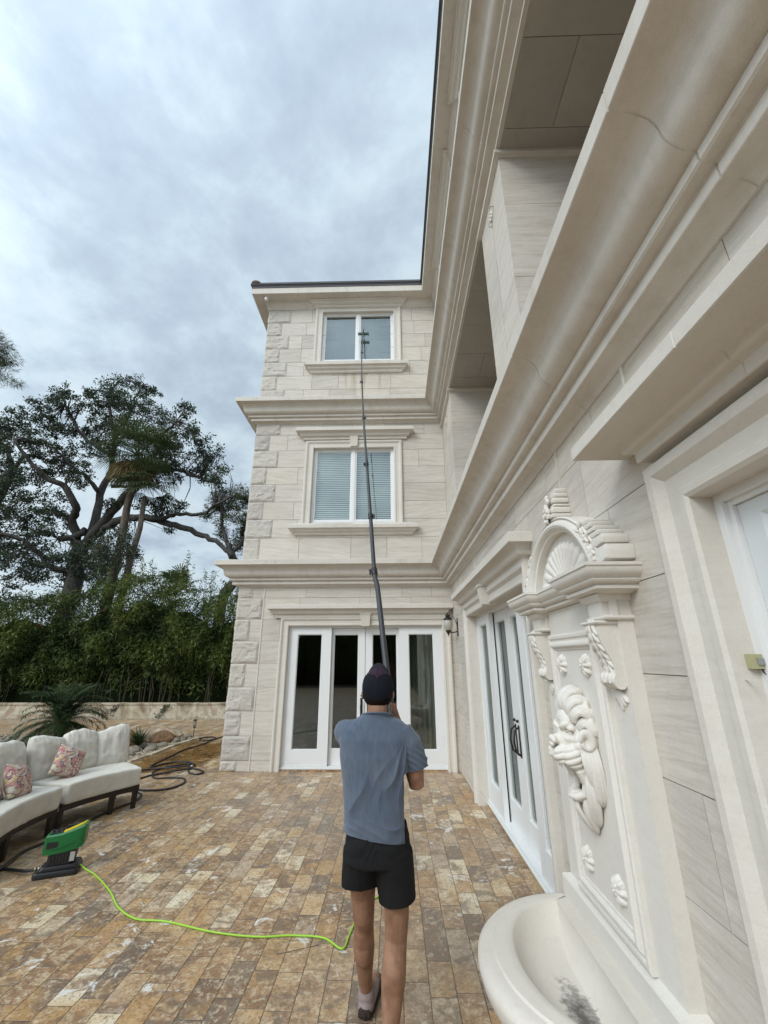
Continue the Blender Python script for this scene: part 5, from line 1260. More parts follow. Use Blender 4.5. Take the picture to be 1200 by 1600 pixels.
limbs = [([(-22.5, 15.5, -0.3), (-22.3, 15.5, 8), (-22.0, 15.5, 17)], .3, .08)] + [([(-22.2, 15.5, z), (-21.0, 15.2, z + .35), (x1, 15.0, z + dz)], .06, .02) for z, x1, dz in ((13.8, -19.2, .2), (12.6, -18.9, 0.0), (12.1, -18.7, -.2), (15.2, -19.8, .5))]
tree('pine_tree', (-22.5, 15.5, 0), limbs, [(wp(x, y, 15.0 + (i % 2) * .3), r * .0105) for i, (x, y, r) in enumerate([(0, 75, 30), (25, 110, 28), (-15, 120, 35), (40, 160, 26), (20, 170, 30), (-10, 170, 40), (10, 225, 20), (45, 240, 18), (70, 250, 10), (-20, 215, 30), (-60, 140, 50), (-60, 220, 50), (-50, 60, 50)])], M['pineleaf'], M['bark'],
     'tall pine with needle tufts reaching in at the left edge above the oaks', 'tree', leaf=(.14, .24), asp=.07, sub=34, per=80, spread=.22, seed=14, dirs=True)
# ---- cabbage palms
def fan(mb, o_, d, R_, n, w, spread=2.2, droop=0.5, tone=0.5):
    d = d.normalized(); s = d.cross(Vector((0, 0, 1)))
    if s.length < .1: s = Vector((1, 0, 0))
    s.normalize(); u_ = s.cross(d)
    for k in range(n):
        a = (k / (n - 1) - .5) * spread * 1.25; v = (d * math.cos(a) + s * math.sin(a) + u_ * 0.25 * abs(math.sin(a))).normalized(); L = R_ * (1 - .25 * abs(a) / spread) * rn.uniform(.85, 1.1)
        q1 = o_ + v * L * .55; q2 = o_ + v * L * .95 + Vector((0, 0, -droop * L * .45)); q3 = q2 + Vector((v.x * .1, v.y * .1, -L * droop * .45)); n_ = v.cross(u_).normalized() * w
        mb.cur = max(0, min(1, tone + rn.uniform(-.2, .2))); mb.add([o_, q1 - n_, q1 + n_, q2 - n_ * .7, q2 + n_ * .7, q3], [(0, 2, 1), (1, 2, 4, 3), (3, 4, 5)])
def fan_palm(base, trunk, top, R_, nf, lab, dry, seed, tr=1.0):
    global rn; rn = random.Random(seed); rt_ = empty('fan_palm', base); tag(rt_, lab, 'palm'); I_ = Matrix.Translation(base).inverted()
    mb = MB(); mb.tube(trunk, [q_ * tr for q_ in [.22, .21, .17, .15, .17][:len(trunk)]], 12); o = mb.build('trunk', M['palmbark'], rt_, smooth=True); o.matrix_parent_inverse = I_
    mb = MB(); dm = MB(); top = Vector(top)
    for k in range(nf):
        az = rn.uniform(0, 6.28); el = rn.uniform(-.5, 1.45); d = Vector((math.cos(az) * math.cos(el), math.sin(az) * math.cos(el), math.sin(el))); L = R_ * rn.uniform(.5, .8); q = top + d * L; mb.cur = .5
        mb.tube([top, top + d * L * .5 + Vector((0, 0, .04)), q], [.02, .015, .012], 4, False); fan(mb, q, (d + Vector((0, 0, -.15))).normalized(), R_ * .60, 18, .026, 2.5, .35, .45 + .35 * d.z)
    for k in range(dry):
        az = rn.uniform(0, 6.28); d = Vector((math.cos(az) * .6, math.sin(az) * .6, -.75)).normalized(); q = top + d * R_ * .35; fan(dm, q, d, R_ * .6, 22, .018, 1.9, .5, .5)
    o = mb.build('crown', M['palmleaf'], rt_, attr=True); o.matrix_parent_inverse = I_
    if dry: o = dm.build('dry_fronds', M['drypalm'], rt_, attr=True); o.matrix_parent_inverse = I_
fan_palm((-12.2, 18, 0), [(-12.2, 18, -.2), (-12.2, 18, 4), tuple(wp(480, 880, 18)), tuple(wp(505, 740, 18)), tuple(wp(545, 590, 18))], wp(548, 540, 18), 1.62, 46, 'tall cabbage palm with tan hanging fronds in front of the oak', 26, 21)
fan_palm((-11.6, 17.9, 0), [(-11.7, 17.9, -.2), tuple(wp(520, 940, 17.9)), tuple(wp(555, 830, 17.9)), tuple(wp(575, 700, 17.9))], wp(585, 655, 17.9), 1.25, 34, 'shorter slender cabbage palm leaning right behind the hedge', 0, 22, .65)
fan_palm((-9.1, 17.4, 0), [(-9.1, 17.4, -.2), (-9.1, 17.4, 2), (-9.05, 17.4, 4.1)], (-9.05, 17.4, 4.3), 1.1, 16, 'low fan palm just topping the hedge near the house', 0, 23)
rn = random.Random(77)
# tangled vines below the palms
mb = MB(); Q = []
for i in range(90):
    p = wp(rn.uniform(380, 520), rn.uniform(830, 960), 17.2 + rn.uniform(-.4, .4)); d = Vector((rn.uniform(-.6, .6), rn.uniform(-.3, .3), rn.uniform(-1.4, .2)))
    mb.tube([p, p + d * .5 + Vector((rn.uniform(-.2, .2), 0, .1)), p + d], [.009, .008, .003], 4, False)
    for _ in range(26): Q.append(p + d * rn.random() + Vector((rn.uniform(-.2, .2), rn.uniform(-.2, .2), rn.uniform(-.2, .2))))
vo = empty('vine_tangle', (-12.7, 17.2, 0)); tag(vo, 'grey tangle of vines hanging below the tall cabbage palm', 'vines'); VI = Matrix.Translation((-12.7, 17.2, 0)).inverted()
o = mb.build('vine_stems', M['cane'], vo); o.matrix_parent_inverse = VI
o = link('vine_leaves', leaves_mesh('vine_leaves', np.array([list(q) for q in Q]), RG.uniform(.08, .15, len(Q)), .4), M['oakleaf'], vo); o.matrix_parent_inverse = VI
# creeper on the low wall
def creeper(x, lab):
    mb = MB(); Q = []
    for i in range(3):
        p = Vector((x + rn.uniform(-.1, .1), 14.985, .46)); pts = [p.copy()]
        for k in range(6): p += Vector((rn.uniform(-.14, .02), rn.uniform(-.01, .0), -.065)); pts.append(p.copy()); Q += [list(p + Vector((rn.uniform(-.05, .05), -.02, rn.uniform(-.04, .04)))) for _ in range(4)]
        mb.tube(pts, .004, 4, False)
    e_ = empty('creeper', (x, 14.98, .46)); tag(e_, lab, 'creeper'); I_ = Matrix.Translation((x, 14.98, .46)).inverted()
    o = mb.build('stems', M['cane'], e_); o.matrix_parent_inverse = I_; o = link('leaves', leaves_mesh('leaves', np.array(Q), .07, .5), M['grass'], e_); o.matrix_parent_inverse = I_
creeper(-9.0, 'trailing creeper on the low wall, nearer the date palm'); creeper(-7.35, 'trailing creeper on the low wall, nearer the house')
# dark planting that stands behind the camera on the far side of the patio (seen only in the glass)
mb = MB(); k = 60; r0 = []
for i in range(k + 1):
    a = math.pi * (0.98 + 1.0 * i / k) ; x, y = 20 * math.cos(a) - 5, 22 * math.sin(a) + 4; h = 4.6 + .8 * math.sin(i * 1.7) + .5 * math.sin(i * .6)
    r0.append([(x, y, -.1), (x * .98, y * .98, h * .5), (x, y, h), (x * 1.1, y * 1.1, h * .8), (x * 1.1, y * 1.1, -.1)])
mb.loft(r0, True, True, True); o = mb.build('boundary_hedge', pmat('garden_backdrop_foliage', (0.030, 0.042, 0.014), 1.0, 0, 0.0)[0], None, smooth=True)
co = vget(o.data); tag(o, 'dark hedge closing the far side of the garden, mirrored in the door glass', 'hedge')
Q = []
for i in range(26000):
    j = rn.randrange(k); s = rn.random(); a = r0[j]; c = r0[j + 1]; zt_ = rn.random() ** .8
    p0 = Vector(a[1]).lerp(Vector(c[1]), s); p1 = Vector(a[2]).lerp(Vector(c[2]), s); q = p0.lerp(p1, zt_ * 1.08) + Vector((rn.gauss(0, .25), rn.gauss(0, .25), rn.gauss(0, .15))); Q.append(list(q))
link('foliage', leaves_mesh('foliage', np.array(Q), RG.uniform(.2, .4, len(Q)), .35), M['bamboo'], o)
# ------------------------------------------------------------------ outdoor sofas
def fabric_mat(name, col, dark=0.8, sc=500):
    m, t, b = pmat(name, col, 0.95, 0, 0.1); tcn = nd(t, 'ShaderNodeTexCoord').outputs['Object']
    n = nz(t, tcn, 6, 4, .6); w = nz(t, tcn, sc, 2, .5)
    c = mixc(t, ramp(t, n, [(.35, 0), (.7, 1)]), col, tuple(x * dark for x in col)); c = mixc(t, mth(t, 'MULTIPLY', w, .35), c, tuple(x * .6 for x in col)); t.links.new(c, b.inputs['Base Color']); bump(t, w, .4, .002, b)
    b.inputs['Sheen Weight'].default_value = .2; return m
M['cush'] = fabric_mat('light_grey_cushion', (0.70, 0.665, 0.59)); M['sofaframe'] = pmat('dark_brown_metal', (0.022, 0.015, 0.011), .5, .3)[0]
def cushion_mesh(name, pts, th, puff=0.02, seed=0, wr=0.006, bev=0.045):
    """pts: outline polygon (local x,y) extruded by th in z; returns a soft, slightly creased mesh"""
    mb = MB(); n = len(pts); mb.loft([[(x, y, 0) for x, y in pts], [(x, y, th) for x, y in pts]], True, True, True)
    me = mb.mesh(name, weld=True); me = eval_mod(me, [('REMESH', dict(mode='VOXEL', voxel_size=0.017)), ('SMOOTH', dict(iterations=int(bev * 220), factor=.6))], name)
    co = vget(me); nr = np.empty(len(co) * 3); me.vertices.foreach_get('normal', nr); nr = nr.reshape(-1, 3)
    c = np.mean(pts, 0); ext = np.ptp(np.array(pts), axis=0) / 2
    r = np.clip(1 - ((co[:, 0] - c[0]) / ext[0]) ** 2, 0, 1) * np.clip(1 - ((co[:, 1] - c[1]) / ext[1]) ** 2, 0, 1)
    d = puff * np.sqrt(r) * np.sign(co[:, 2] - th / 2)
    w = np.array([noise.noise(Vector((p[0] * 7, p[1] * 4, p[2] * 7 + seed))) * 1.0 + abs(noise.noise(Vector((p[0] * 14, p[1] * 9, p[2] * 12 + seed)))) * -0.9 for p in co]) * wr
    co[:, 2] += d; co += nr * w[:, None]; vset(me, co); me.polygons.foreach_set('use_smooth', [True] * len(me.polygons)); return me
def puff_mesh(name, sx, sy, th, seed):
    n = 34; vs = []; fs = []
    for sg in (1, -1):
        for j in range(n + 1):
            for i in range(n + 1):
                u, v = -1 + 2 * i / n, -1 + 2 * j / n; u2, v2 = math.copysign(abs(u) ** .8, u), math.copysign(abs(v) ** .8, v)
                e = (max(0, 1 - abs(u2) ** 3.2)) * (max(0, 1 - abs(v2) ** 3.2)); r = 1 - .05 * (abs(u2 * v2)) ** 3
                q = Vector((u2 * 1.9, v2 * 1.9, seed)); w = noise.noise(q) * .5 + noise.noise(q * 2.3) * .35 - abs(noise.noise(Vector((u2 * 5, v2 * 2.2, seed + 9)))) * .45
                h = th * e ** .36 * (1 - .12 * v2) + .030 * w * e ** .4 - .014 * max(0, abs(v2) - .5) * abs(math.sin(u2 * 14 + seed))
                top = .03 * math.sin(2.1 * u2 + seed) * max(0, v2)
                vs.append((u2 * sx * r, v2 * sy * r + top + .012 * noise.noise(Vector((u2 * 3, v2 * 3, seed))), sg * h))
        o_ = 0 if sg > 0 else (n + 1) ** 2
        for j in range(n):
            for i in range(n): a = o_ + j * (n + 1) + i; fs.append((a, a + 1, a + n + 2, a + n + 1))
    mb = MB(); mb.add(vs, fs); return mb.mesh(name, smooth=True, weld=True)
def arc_sofa(cx, cy, r_in, r_out, a0, a1, lab, nback, seed, legs):
    """curved seat; angles in degrees from +X, counted anticlockwise, about (cx, cy)"""
    am = R((a0 + a1) / 2); base = Vector((cx + math.cos(am) * (r_in + r_out) / 2, cy + math.sin(am) * (r_in + r_out) / 2, 0))
    rt_ = empty('curved_sofa', base); tag(rt_, lab, 'sofa', 'curved sofa sections on the patio')
    pol = lambda r, a: (cx + r * math.cos(R(a)) - base.x, cy + r * math.sin(R(a)) - base.y)
    K = 10; A = [a0 + (a1 - a0) * i / K for i in range(K + 1)]
    def band(mb, r0, r1, z0, z1, aa=A):
        mb.loft([[(*pol(r0, a), z0), (*pol(r1, a), z0), (*pol(r1, a), z1), (*pol(r0, a), z1)] for a in aa], True, True, True)
    mb = MB(); band(mb, r_in + .02, r_in + .06, .20, .27); band(mb, r_out - .06, r_out - .02, .20, .27); band(mb, r_in + .06, r_out - .06, .235, .262)
    mb.build('seat_frame', M['sofaframe'], rt_)
    mb = MB(); band(mb, r_out - .04, r_out + .0, .80, .85)
    for z in (.36, .46, .56, .66): band(mb, r_out - .03, r_out - .01, z, z + .05)
    for a in (a0 + .4, (a0 + a1) / 2, a1 - .4):
        w_ = 0.9; mb.loft([[(*pol(r_out - .045, a - w_), z), (*pol(r_out, a - w_), z), (*pol(r_out, a + w_), z), (*pol(r_out - .045, a + w_), z)] for z in (.2, .799)], True, True, True)
    mb.build('back_frame', M['sofaframe'], rt_)
    for a, r_ in legs:
        mb = MB(); x, y = pol(r_, a); c_, s_ = math.cos(R(a)), math.sin(R(a))
        mb.loft([[(x + (u * c_ - v * s_) * k, y + (u * s_ + v * c_) * k, z) for u, v in ((-.025, -.025), (.025, -.025), (.025, .025), (-.025, .025))] for z, k in ((0, .85), (.2, 1.1))], True, True, True); mb.build('leg', M['sofaframe'], rt_)
    m_ = 2; 
    seat = [pol(r_in - .01, a0 + (a1 - a0) * (.01 + .98 * i / 8)) for i in range(9)] + [pol(r_out - .1, a1 + (a0 - a1) * (.01 + .98 * i / 8)) for i in range(9)]
    o = link('seat_cushion', cushion_mesh('seat_cushion', seat, .19, .018, seed, .004), M['cush'], rt_); o.location = (0, 0, .272)
    for k in range(nback):
        b0, b1 = a0 + (a1 - a0) * (k + .015) / nback, a0 + (a1 - a0) * (k + .985) / nback; bm_ = (b0 + b1) / 2
        p, q = Vector(pol(r_out - .17, b0)), Vector(pol(r_out - .17, b1)); W_ = (q - p).length; c = (p + q) / 2; h = .46
        me = puff_mesh('back_cushion', W_ * .56, .25, .105, seed * 3 + k * 5)
        o = link('back_cushion', me, M['cush'], rt_); d = Vector((math.cos(R(bm_)), math.sin(R(bm_)), 0))    # outwards
        ax = Vector((-d.y, d.x, 0)); tl = R(12); zl = Vector((0, 0, math.cos(tl))) + d * math.sin(tl); nl = ax.cross(zl)
        Mx = Matrix((ax, zl, nl)).transposed().to_4x4(); Mx.translation = Vector((c.x, c.y, .425)) + zl * .245; o.matrix_local = Mx
    return rt_

sB = arc_sofa(-1.87, 5.12, 1.87, 2.62, 141, 169.5, 'curved grey cushioned sofa section nearer the house, three back cushions', 3, 3, [(141.8, 1.93), (150, 1.93), (168.8, 1.93), (141.8, 2.56), (168.8, 2.56)])
sA = arc_sofa(-1.87, 5.12, 1.85, 2.60, 171.5, 209, 'curved grey cushioned sofa section cut off by the left edge of the photo', 3, 9, [(172.3, 1.91), (190, 1.91), (208, 1.91), (172.3, 2.54), (190, 2.54), (208, 2.54)])
def pillow_mat():
    m, t, b = pmat('paisley_fabric', (0.5, 0.45, 0.35), .9, 0, .1); tcn = nd(t, 'ShaderNodeTexCoord').outputs['Object']
    w = nz(t, tcn, 5.5, 2, .4, 1.6); w2 = nz(t, mapping(t, tcn, loc=(4, 2, 1)), 4.2, 1, .3, 2.2)
    a = ramp(t, w, [(.30, (.56, .53, .45)), (.44, (.54, .50, .41)), (.45, (.055, .07, .13)), (.475, (.055, .07, .13)), (.48, (.50, .20, .20)), (.52, (.52, .28, .24)), (.54, (.06, .07, .13)), (.555, (.06, .07, .13)), (.56, (.55, .50, .40)), (.64, (.60, .52, .25)), (.68, (.52, .48, .38))], 'LINEAR')
    r_ = ramp(t, w2, [(.50, 0), (.52, 1), (.60, 1), (.62, 0)]); c = mixc(t, mth(t, 'MULTIPLY', r_, .55), a, (.50, .28, .20)); r2_ = ramp(t, w2, [(.40, 1), (.43, 0)])
    ck = nd(t, 'ShaderNodeTexChecker'); ck.inputs['Scale'].default_value = 44; ck.inputs['Color1'].default_value = (.42, .13, .15, 1); ck.inputs['Color2'].default_value = (.60, .50, .42, 1); t.links.new(mapping(t, tcn, rot=(0, 0, .78)), ck.inputs['Vector'])
    c = mixc(t, mth(t, 'MULTIPLY', r2_, .8), c, ck.outputs[0]); t.links.new(c, b.inputs['Base Color']); bump(t, nz(t, tcn, 400, 2), .3, .002, b); return m
M['paisley'] = pillow_mat()
def pillow(loc, rot, lab, seed, s=.17):
    n = 26; vs = []; fs = []; rr = random.Random(seed)
    for sg in (1, -1):
        for j in range(n + 1):
            for i in range(n + 1):
                u, v = -1 + 2 * i / n, -1 + 2 * j / n; e = max(0, (1 - u * u)) * max(0, (1 - v * v)); pin = 1 - 0.07 * ((1 - u * u) * abs(v) ** 3 + (1 - v * v) * abs(u) ** 3) + .03 * abs(u * v) ** 2
                h = .085 * e ** .42 + .006 * noise.noise(Vector((u * 3, v * 3, seed))) * (e ** .5)
                vs.append((u * s * pin, v * s * pin, sg * h))
        o_ = (0 if sg > 0 else (n + 1) ** 2)
        for j in range(n):
            for i in range(n): a = o_ + j * (n + 1) + i; fs.append((a, a + 1, a + n + 2, a + n + 1))
    mb = MB(); mb.add(vs, fs); o = mb.build('throw_pillow', M['paisley'], None, smooth=True, weld=True); o.location = loc; o.rotation_euler = rot; return tag(o, lab, 'pillow')
pillow((-3.98, 5.77, .625), (R(66), R(24), R(58)), 'paisley throw pillow on the sofa section nearer the house', 1)
pillow((-3.96, 5.03, .60), (R(62), R(14), R(95)), 'paisley throw pillow with coral flower on the sofa section cut off by the left edge', 2)
pillow((-4.02, 4.70, .61), (R(60), R(-6), R(98)), 'darker pink throw pillow at the very left edge of the photo', 3)

# ------------------------------------------------------------------ submersible pump on the patio
pm = empty('utility_pump', (-3.03, 4.58, 0), R(22)); tag(pm, 'green and black utility pump with yellow trim standing on the paving', 'pump')
M['green'] = pmat('green_plastic', (0.005, 0.125, 0.03), .35)[0]; M['yellow'] = pmat('yellow_plastic', (0.75, 0.55, 0.02), .4)[0]; M['blackp'] = pmat('black_plastic', (0.012, 0.012, 0.013), .42)[0]
def rbox(mb, x0, x1, y0, y1, z0, z1, r=.02, dx=0.0, top=1.0, n=4):
    rings = []; cx, cy = (x0 + x1) / 2, (y0 + y1) / 2
    for z, k in ((z0, .97), (z0 + .006, 1), (z1 - .008, top), (z1, top * .95)):
        s = (z - z0) / (z1 - z0); ring = []
        for (sx, sy, a0) in ((1, 1, 0), (-1, 1, 90), (-1, -1, 180), (1, -1, 270)):
            for q in range(n + 1):
                a = R(a0 + 90 * q / n); ring.append((cx + sx * ((x1 - x0) / 2 - r) * k + r * math.cos(a) + dx * s, cy + sy * ((y1 - y0) / 2 - r) * k + r * math.sin(a), z))
        rings.append(ring)
    mb.loft(rings, True, True, True)
mb = MB(); rbox(mb, -.18, .16, -.105, .105, 0.0, .045, .03); rbox(mb, -.15, .16, -.085, .085, .045, .078, .03, 0, .93); mb.build('pump_base', M['blackp'], pm, angle=35)
mb = MB(); rbox(mb, -.105, .105, -.068, .068, .079, .215, .03, .015, 1.04)
for k in range(7): mb.box((-.08 + .024 * k, -.0735, .10), (-.066 + .024 * k, -.066, .19))
mb.build('motor_housing', M['blackp'], pm, angle=35)
mb = MB(); mb.box((.075, -.0745, .10), (.112, -.0705, .17)); mb.build('rating_label', pmat('grey_label', (.35, .35, .33), .6)[0], pm)
# green head, built from a curved sweep that rises to the carrying handle
mb = MB(); rings = []
for x, zb, zt_, w_ in ((-.145, .178, .300, .060), (-.135, .166, .312, .074), (-.08, .166, .314, .080), (-.01, .172, .322, .082), (.06, .182, .340, .080), (.11, .190, .356, .078), (.150, .200, .368, .072), (.164, .215, .366, .060)):
    rings.append([(x, -w_, zb), (x, -w_ * 1.04, (zb + zt_) / 2), (x, -w_, zt_ - .012), (x, -w_ * .86, zt_), (x, w_ * .86, zt_), (x, w_, zt_ - .012), (x, w_ * 1.04, (zb + zt_) / 2), (x, w_, zb)])
mb.loft(rings, True, True, True); 
mb.loft([[(x, -w_ - .006, z - .004), (x, -w_ - .006, z + .004), (x, w_ + .006, z + .004), (x, w_ + .006, z - .004)] for x, z, w_ in ((-.147, .205, .062), (-.08, .21, .082), (0, .222, .085), (.08, .245, .082), (.135, .28, .07))], True, True, True)
hd = mb.build('pump_head', M['green'], pm, angle=35)
mb = MB(); mb.box((-.118, -.0885, .215), (-.035, -.070, .262)); mb.box((-.149, -.045, .215), (-.140, .045, .270)); mb.build('grip_shade_blocks', M['blackp'], pm)  # solid black blocks; their colour stands in for the shaded grip hollow
mb = MB(); mb.loft([[(x, -w_, z), (x, -w_, z + .008), (x, w_, z + .008), (x, w_, z)] for x, z, w_ in ((-.12, .311, .05), (-.06, .314, .055), (0, .322, .05))], True, True, True)
for k in range(3): mb.lathe([(.001, .318), (.012, .318), (.011, .336), (.001, .337)], (-.10 + .035 * k, 0, 0), 12)
mb.build('top_plate', M['blackp'], pm, angle=35)
mb = MB(); mb.loft([[(x, c - .020, z), (x, c - .016, z + .011), (x, c + .016, z + .011), (x, c + .020, z)] for x, z, c in ((-.01, .322, -.05), (.03, .332, -.035), (.075, .345, -.02), (.115, .357, -.008), (.145, .366, .02))], True, True, True); mb.build('yellow_trim', M['yellow'], pm, angle=35)
mb = MB(); mb.box((-.01, .02, .322), (.07, .055, .352)); mb.build('handle_shade_block', M['blackp'], pm)  # solid block, black in place of the shade in the handle hole
mb = MB(); mb.lathe([(.001, 0), (.022, 0), (.022, .012), (.016, .014), (.016, .04), (.020, .042), (.020, .055), (.001, .055)], (0, 0, 0), 14, Matrix.Translation((-.14, .02, .045)) @ Matrix.Rotation(R(-90), 4, 'Y')); mb.build('hose_coupling', pmat('brass_coupling', (.35, .30, .22), .35, .9)[0], pm, smooth=True)
# ------------------------------------------------------------------ cord and hoses
def smooth_path(P_, z=.008, sub=6):
    P_ = [Vector((p[0], p[1], p[2] if len(p) > 2 else z)) for p in P_]; out = []
    for i in range(len(P_) - 1):
        a = P_[max(i - 1, 0)]; b_ = P_[i]; c = P_[i + 1]; d = P_[min(i + 2, len(P_) - 1)]
        for k in range(sub):
            s = k / sub; out.append(0.5 * ((2 * b_) + (c - a) * s + (2 * a - 5 * b_ + 4 * c - d) * s * s + (3 * b_ - a - 3 * c + d) * s ** 3))
    out.append(P_[-1]); return out
M['lime'] = pmat('lime_rubber', (0.30, 0.55, 0.035), .45)[0]; M['rubber'] = pmat('black_rubber', (.014, .014, .015), .5)[0]
mb = MB(); mb.tube(smooth_path([(-2.88, 4.62, .05), (-2.80, 4.60, .02), (-2.643, 4.51), (-2.347, 4.245), (-2.133, 4.013), (-1.908, 3.865), (-1.671, 3.838), (-1.296, 3.722), (-.965, 3.671), (-.72, 3.69), (-.50, 3.665), (-.36, 3.555), (-.325, 3.72), (-.24, 4.1), (.1, 4.4)]), .0062, 8)
tag(mb.build('extension_cord', M['lime'], None, smooth=True), 'lime green extension cord curving across the paving from the pump', 'cord')
mb = MB(); mb.tube(smooth_path([(-3.17, 4.54, .05), (-3.30, 4.53, .03), (-3.537, 4.607, .014), (-3.66, 4.60, .014), (-3.70, 4.50, .014), (-3.60, 4.44, .014), (-3.55, 4.50, .03), (-3.618, 4.764, .03), (-3.685, 4.978, .014), (-3.66, 5.142, .014), (-3.62, 5.42, .014), (-3.615, 5.714, .014), (-3.60, 6.006, .014), (-3.56, 6.30, .014), (-3.50, 6.55, .014), (-3.58, 6.85, .014), (-3.939, 7.095, .014), (-3.60, 7.04, .014), (-3.341, 7.124, .014), (-3.25, 7.383, .014), (-3.346, 7.66, .014), (-3.565, 7.75, .014), (-3.833, 7.712, .014), (-4.031, 7.956, .014), (-4.106, 8.285, .014), (-3.95, 8.55, .014), (-3.76, 8.70, .014), (-3.60, 8.60, .02), (-3.62, 8.48, .03), (-3.9, 8.35, .03), (-4.25, 8.30, .014), (-4.5, 8.05, .014), (-4.6, 7.7, .014), (-4.9, 7.3, .014)]), .0125, 8)
tag(mb.build('garden_hose', M['rubber'], None, smooth=True), 'black hose running from the pump past the sofa legs into the nearer loops', 'hose')
mb = MB(); mb.tube(smooth_path([(-4.9, 7.75, .014), (-4.192, 7.60, .014), (-3.998, 7.90, .014), (-3.70, 8.12, .03), (-3.52, 8.34, .014), (-3.25, 8.13, .014), (-3.27, 7.96, .014), (-3.45, 8.05, .014), (-3.60, 8.35, .03), (-3.66, 8.62, .035), (-3.95, 8.80, .03), (-4.20, 8.72, .014), (-4.28, 8.50, .014), (-4.36, 8.50, .014), (-4.40, 8.9, .014), (-4.41, 9.293, .014), (-4.437, 10.0, .014), (-4.30, 10.7, .014), (-4.28, 11.2, .03), (-4.50, 11.52, .014), (-4.69, 11.35, .014), (-4.55, 11.0, .014), (-4.34, 11.1, .014), (-4.25, 11.5, .014), (-4.1, 12.2, .014), (-3.6, 13.0, .014)]), .0135, 8)
tag(mb.build('garden_hose', M['rubber'], None, smooth=True), 'black hose coiled on the wet paving and trailing away behind the house corner', 'hose')
mb = MB(); mb.lathe([(.001, 0), (.017, 0), (.019, .01), (.019, .03), (.015, .045), (.001, .045)], (0, 0, 0), 12, Matrix.Translation((-3.60, 8.42, .03)) @ Matrix.Rotation(R(80), 4, 'Y')); tag(mb.build('hose_connector', pmat('grey_metal', (.3, .3, .3), .4, .8)[0], None, smooth=True), 'small grey metal hose connector in the coil on the paving', 'hose connector')
# twig and leaf litter on the paving
mb = MB(); mb.tube([(-.78, 3.50, .004), (-.66, 3.54, .006), (-.52, 3.60, .004)], .0014, 5); tag(mb.build('twig', M['bark'], None), 'thin brown twig lying by the lime green cord', 'twig')

# ------------------------------------------------------------------ the window cleaning pole
PL = [(.002, 2.80, 1.23), (-.025, 2.98, 1.505), (-.048, 3.10, 1.682), (-.074, 3.24, 1.889), (-.133, 3.554, 2.358), (-.166, 3.668, 2.527), (-.229, 4.116, 3.193), (-.312, 4.70, 4.063), (-.418, 5.451, 5.179), (-.519, 6.288, 6.424), (-.614, 7.263, 7.873), (-.652, 8.02, 9.02), (-.655, 8.10, 9.14)]
po = empty('water_fed_pole', PL[0]); tag(po, 'very long black telescopic window cleaning pole reaching the top floor window', 'cleaning pole'); PI_ = Matrix.Translation(PL[0]).inverted()
def pb(mb, name, mat, **k):
    o = mb.build(name, mat, po, **k); o.matrix_parent_inverse = PI_; return o
m, t, b = pmat('carbon_pole', (.035, .035, .038), .32, .0, .5); M['carbon'] = m
sm = smooth_path(PL, sub=8); cl_i = [5, 6, 7, 8, 9, 10]; rads = [.0215, .0195, .0175, .0155, .0138, .0122, .0105]; prev = 0
for k in range(7):
    end = (cl_i[k] * 8) if k < 6 else len(sm) - 1
    mb = MB(); seg = sm[prev:end + 1]; mb.tube(seg, rads[k], 12); pb(mb, 'pole_section', M['carbon'], smooth=True); prev = end
for k, i in enumerate(cl_i):
    p = sm[i * 8]; t_ = (sm[min(i * 8 + 1, len(sm) - 1)] - sm[i * 8 - 1]).normalized(); r = rads[k] + .006
    mb = MB(); mb.tube([p - t_ * .045, p - t_ * .04, p + t_ * .03, p + t_ * .035], [r * .9, r, r, r * .8], 12); s_ = -1 if k in (0, 2, 4) else 1
    q = p + Vector((s_ * (r + .010), -.004, 0)); mb.tube([q - t_ * .035, q + t_ * .02], [.008, .010], 8); mb.tube([p, q], [.007, .007], 6); pb(mb, 'clamp', M['blackp'], smooth=True)
e = Vector(PL[-1]); 
mb = MB(); mb.tube([e, e + Vector((.0, .035, .06))], .011, 8); mb.tube([e + Vector((0, .0, .0)), e + Vector((.0, .01, .10)), e + Vector((.0, .012, .14))], .009, 8); pb(mb, 'gooseneck', M['blackp'], smooth=True)
mb = MB(); mb.box((e.x - .13, e.y + .015, e.z - .005), (e.x + .13, e.y + .05, e.z + .035)); br = pb(mb, 'brush_block', pmat('dark_green_brush', (0.004, 0.06, 0.02), .5)[0])
mb = MB()
for i in range(26):
    for j in range(3): x = e.x - .125 + i * .01; mb.tube([(x, e.y + .049, e.z + .001 + j * .013), (x + rn.uniform(-.004, .004), e.y + .10, e.z + j * .015)], .0022, 3)
pb(mb, 'bristles', M['blackp'])
mb = MB(); mb.tube([e + Vector((.035, .02, .0)), e + Vector((.05, -.02, -.06)), e + Vector((.03, -.03, -.14)), e + Vector((.015, -.01, -.22))], .004, 6); pb(mb, 'water_tube', M['rubber'], smooth=True)
# ------------------------------------------------------------------ the person
pe = empty('person', (-0.09, 2.78, 0)); PEI = Matrix.Translation((-0.09, 2.78, 0)).inverted()
tag(pe, 'person in blue grey shirt, black shorts and dark cap holding up the long pole', 'person')
def skin_mat():
    m, t, b = pmat('skin', (.31, .17, .11), .62, 0, .28); b.inputs['Subsurface Weight'].default_value = .12; b.inputs['Subsurface Radius'].default_value = (.02, .008, .004); p = pos(t)
    n = nz(t, p, 14, 4, .6); c = mixc(t, ramp(t, n, [(.35, 0), (.7, 1)]), (.31, .172, .108), (.20, .102, .062)); s = nd(t, 'ShaderNodeSeparateXYZ'); t.links.new(p, s.inputs[0])
    c = mixc(t, ramp(t, s.outputs[2], [(1.40, 0), (1.50, .85)]), c, (.36, .12, .08)); t.links.new(c, b.inputs['Base Color']); bump(t, nz(t, p, 220, 3), .25, .001, b); return m
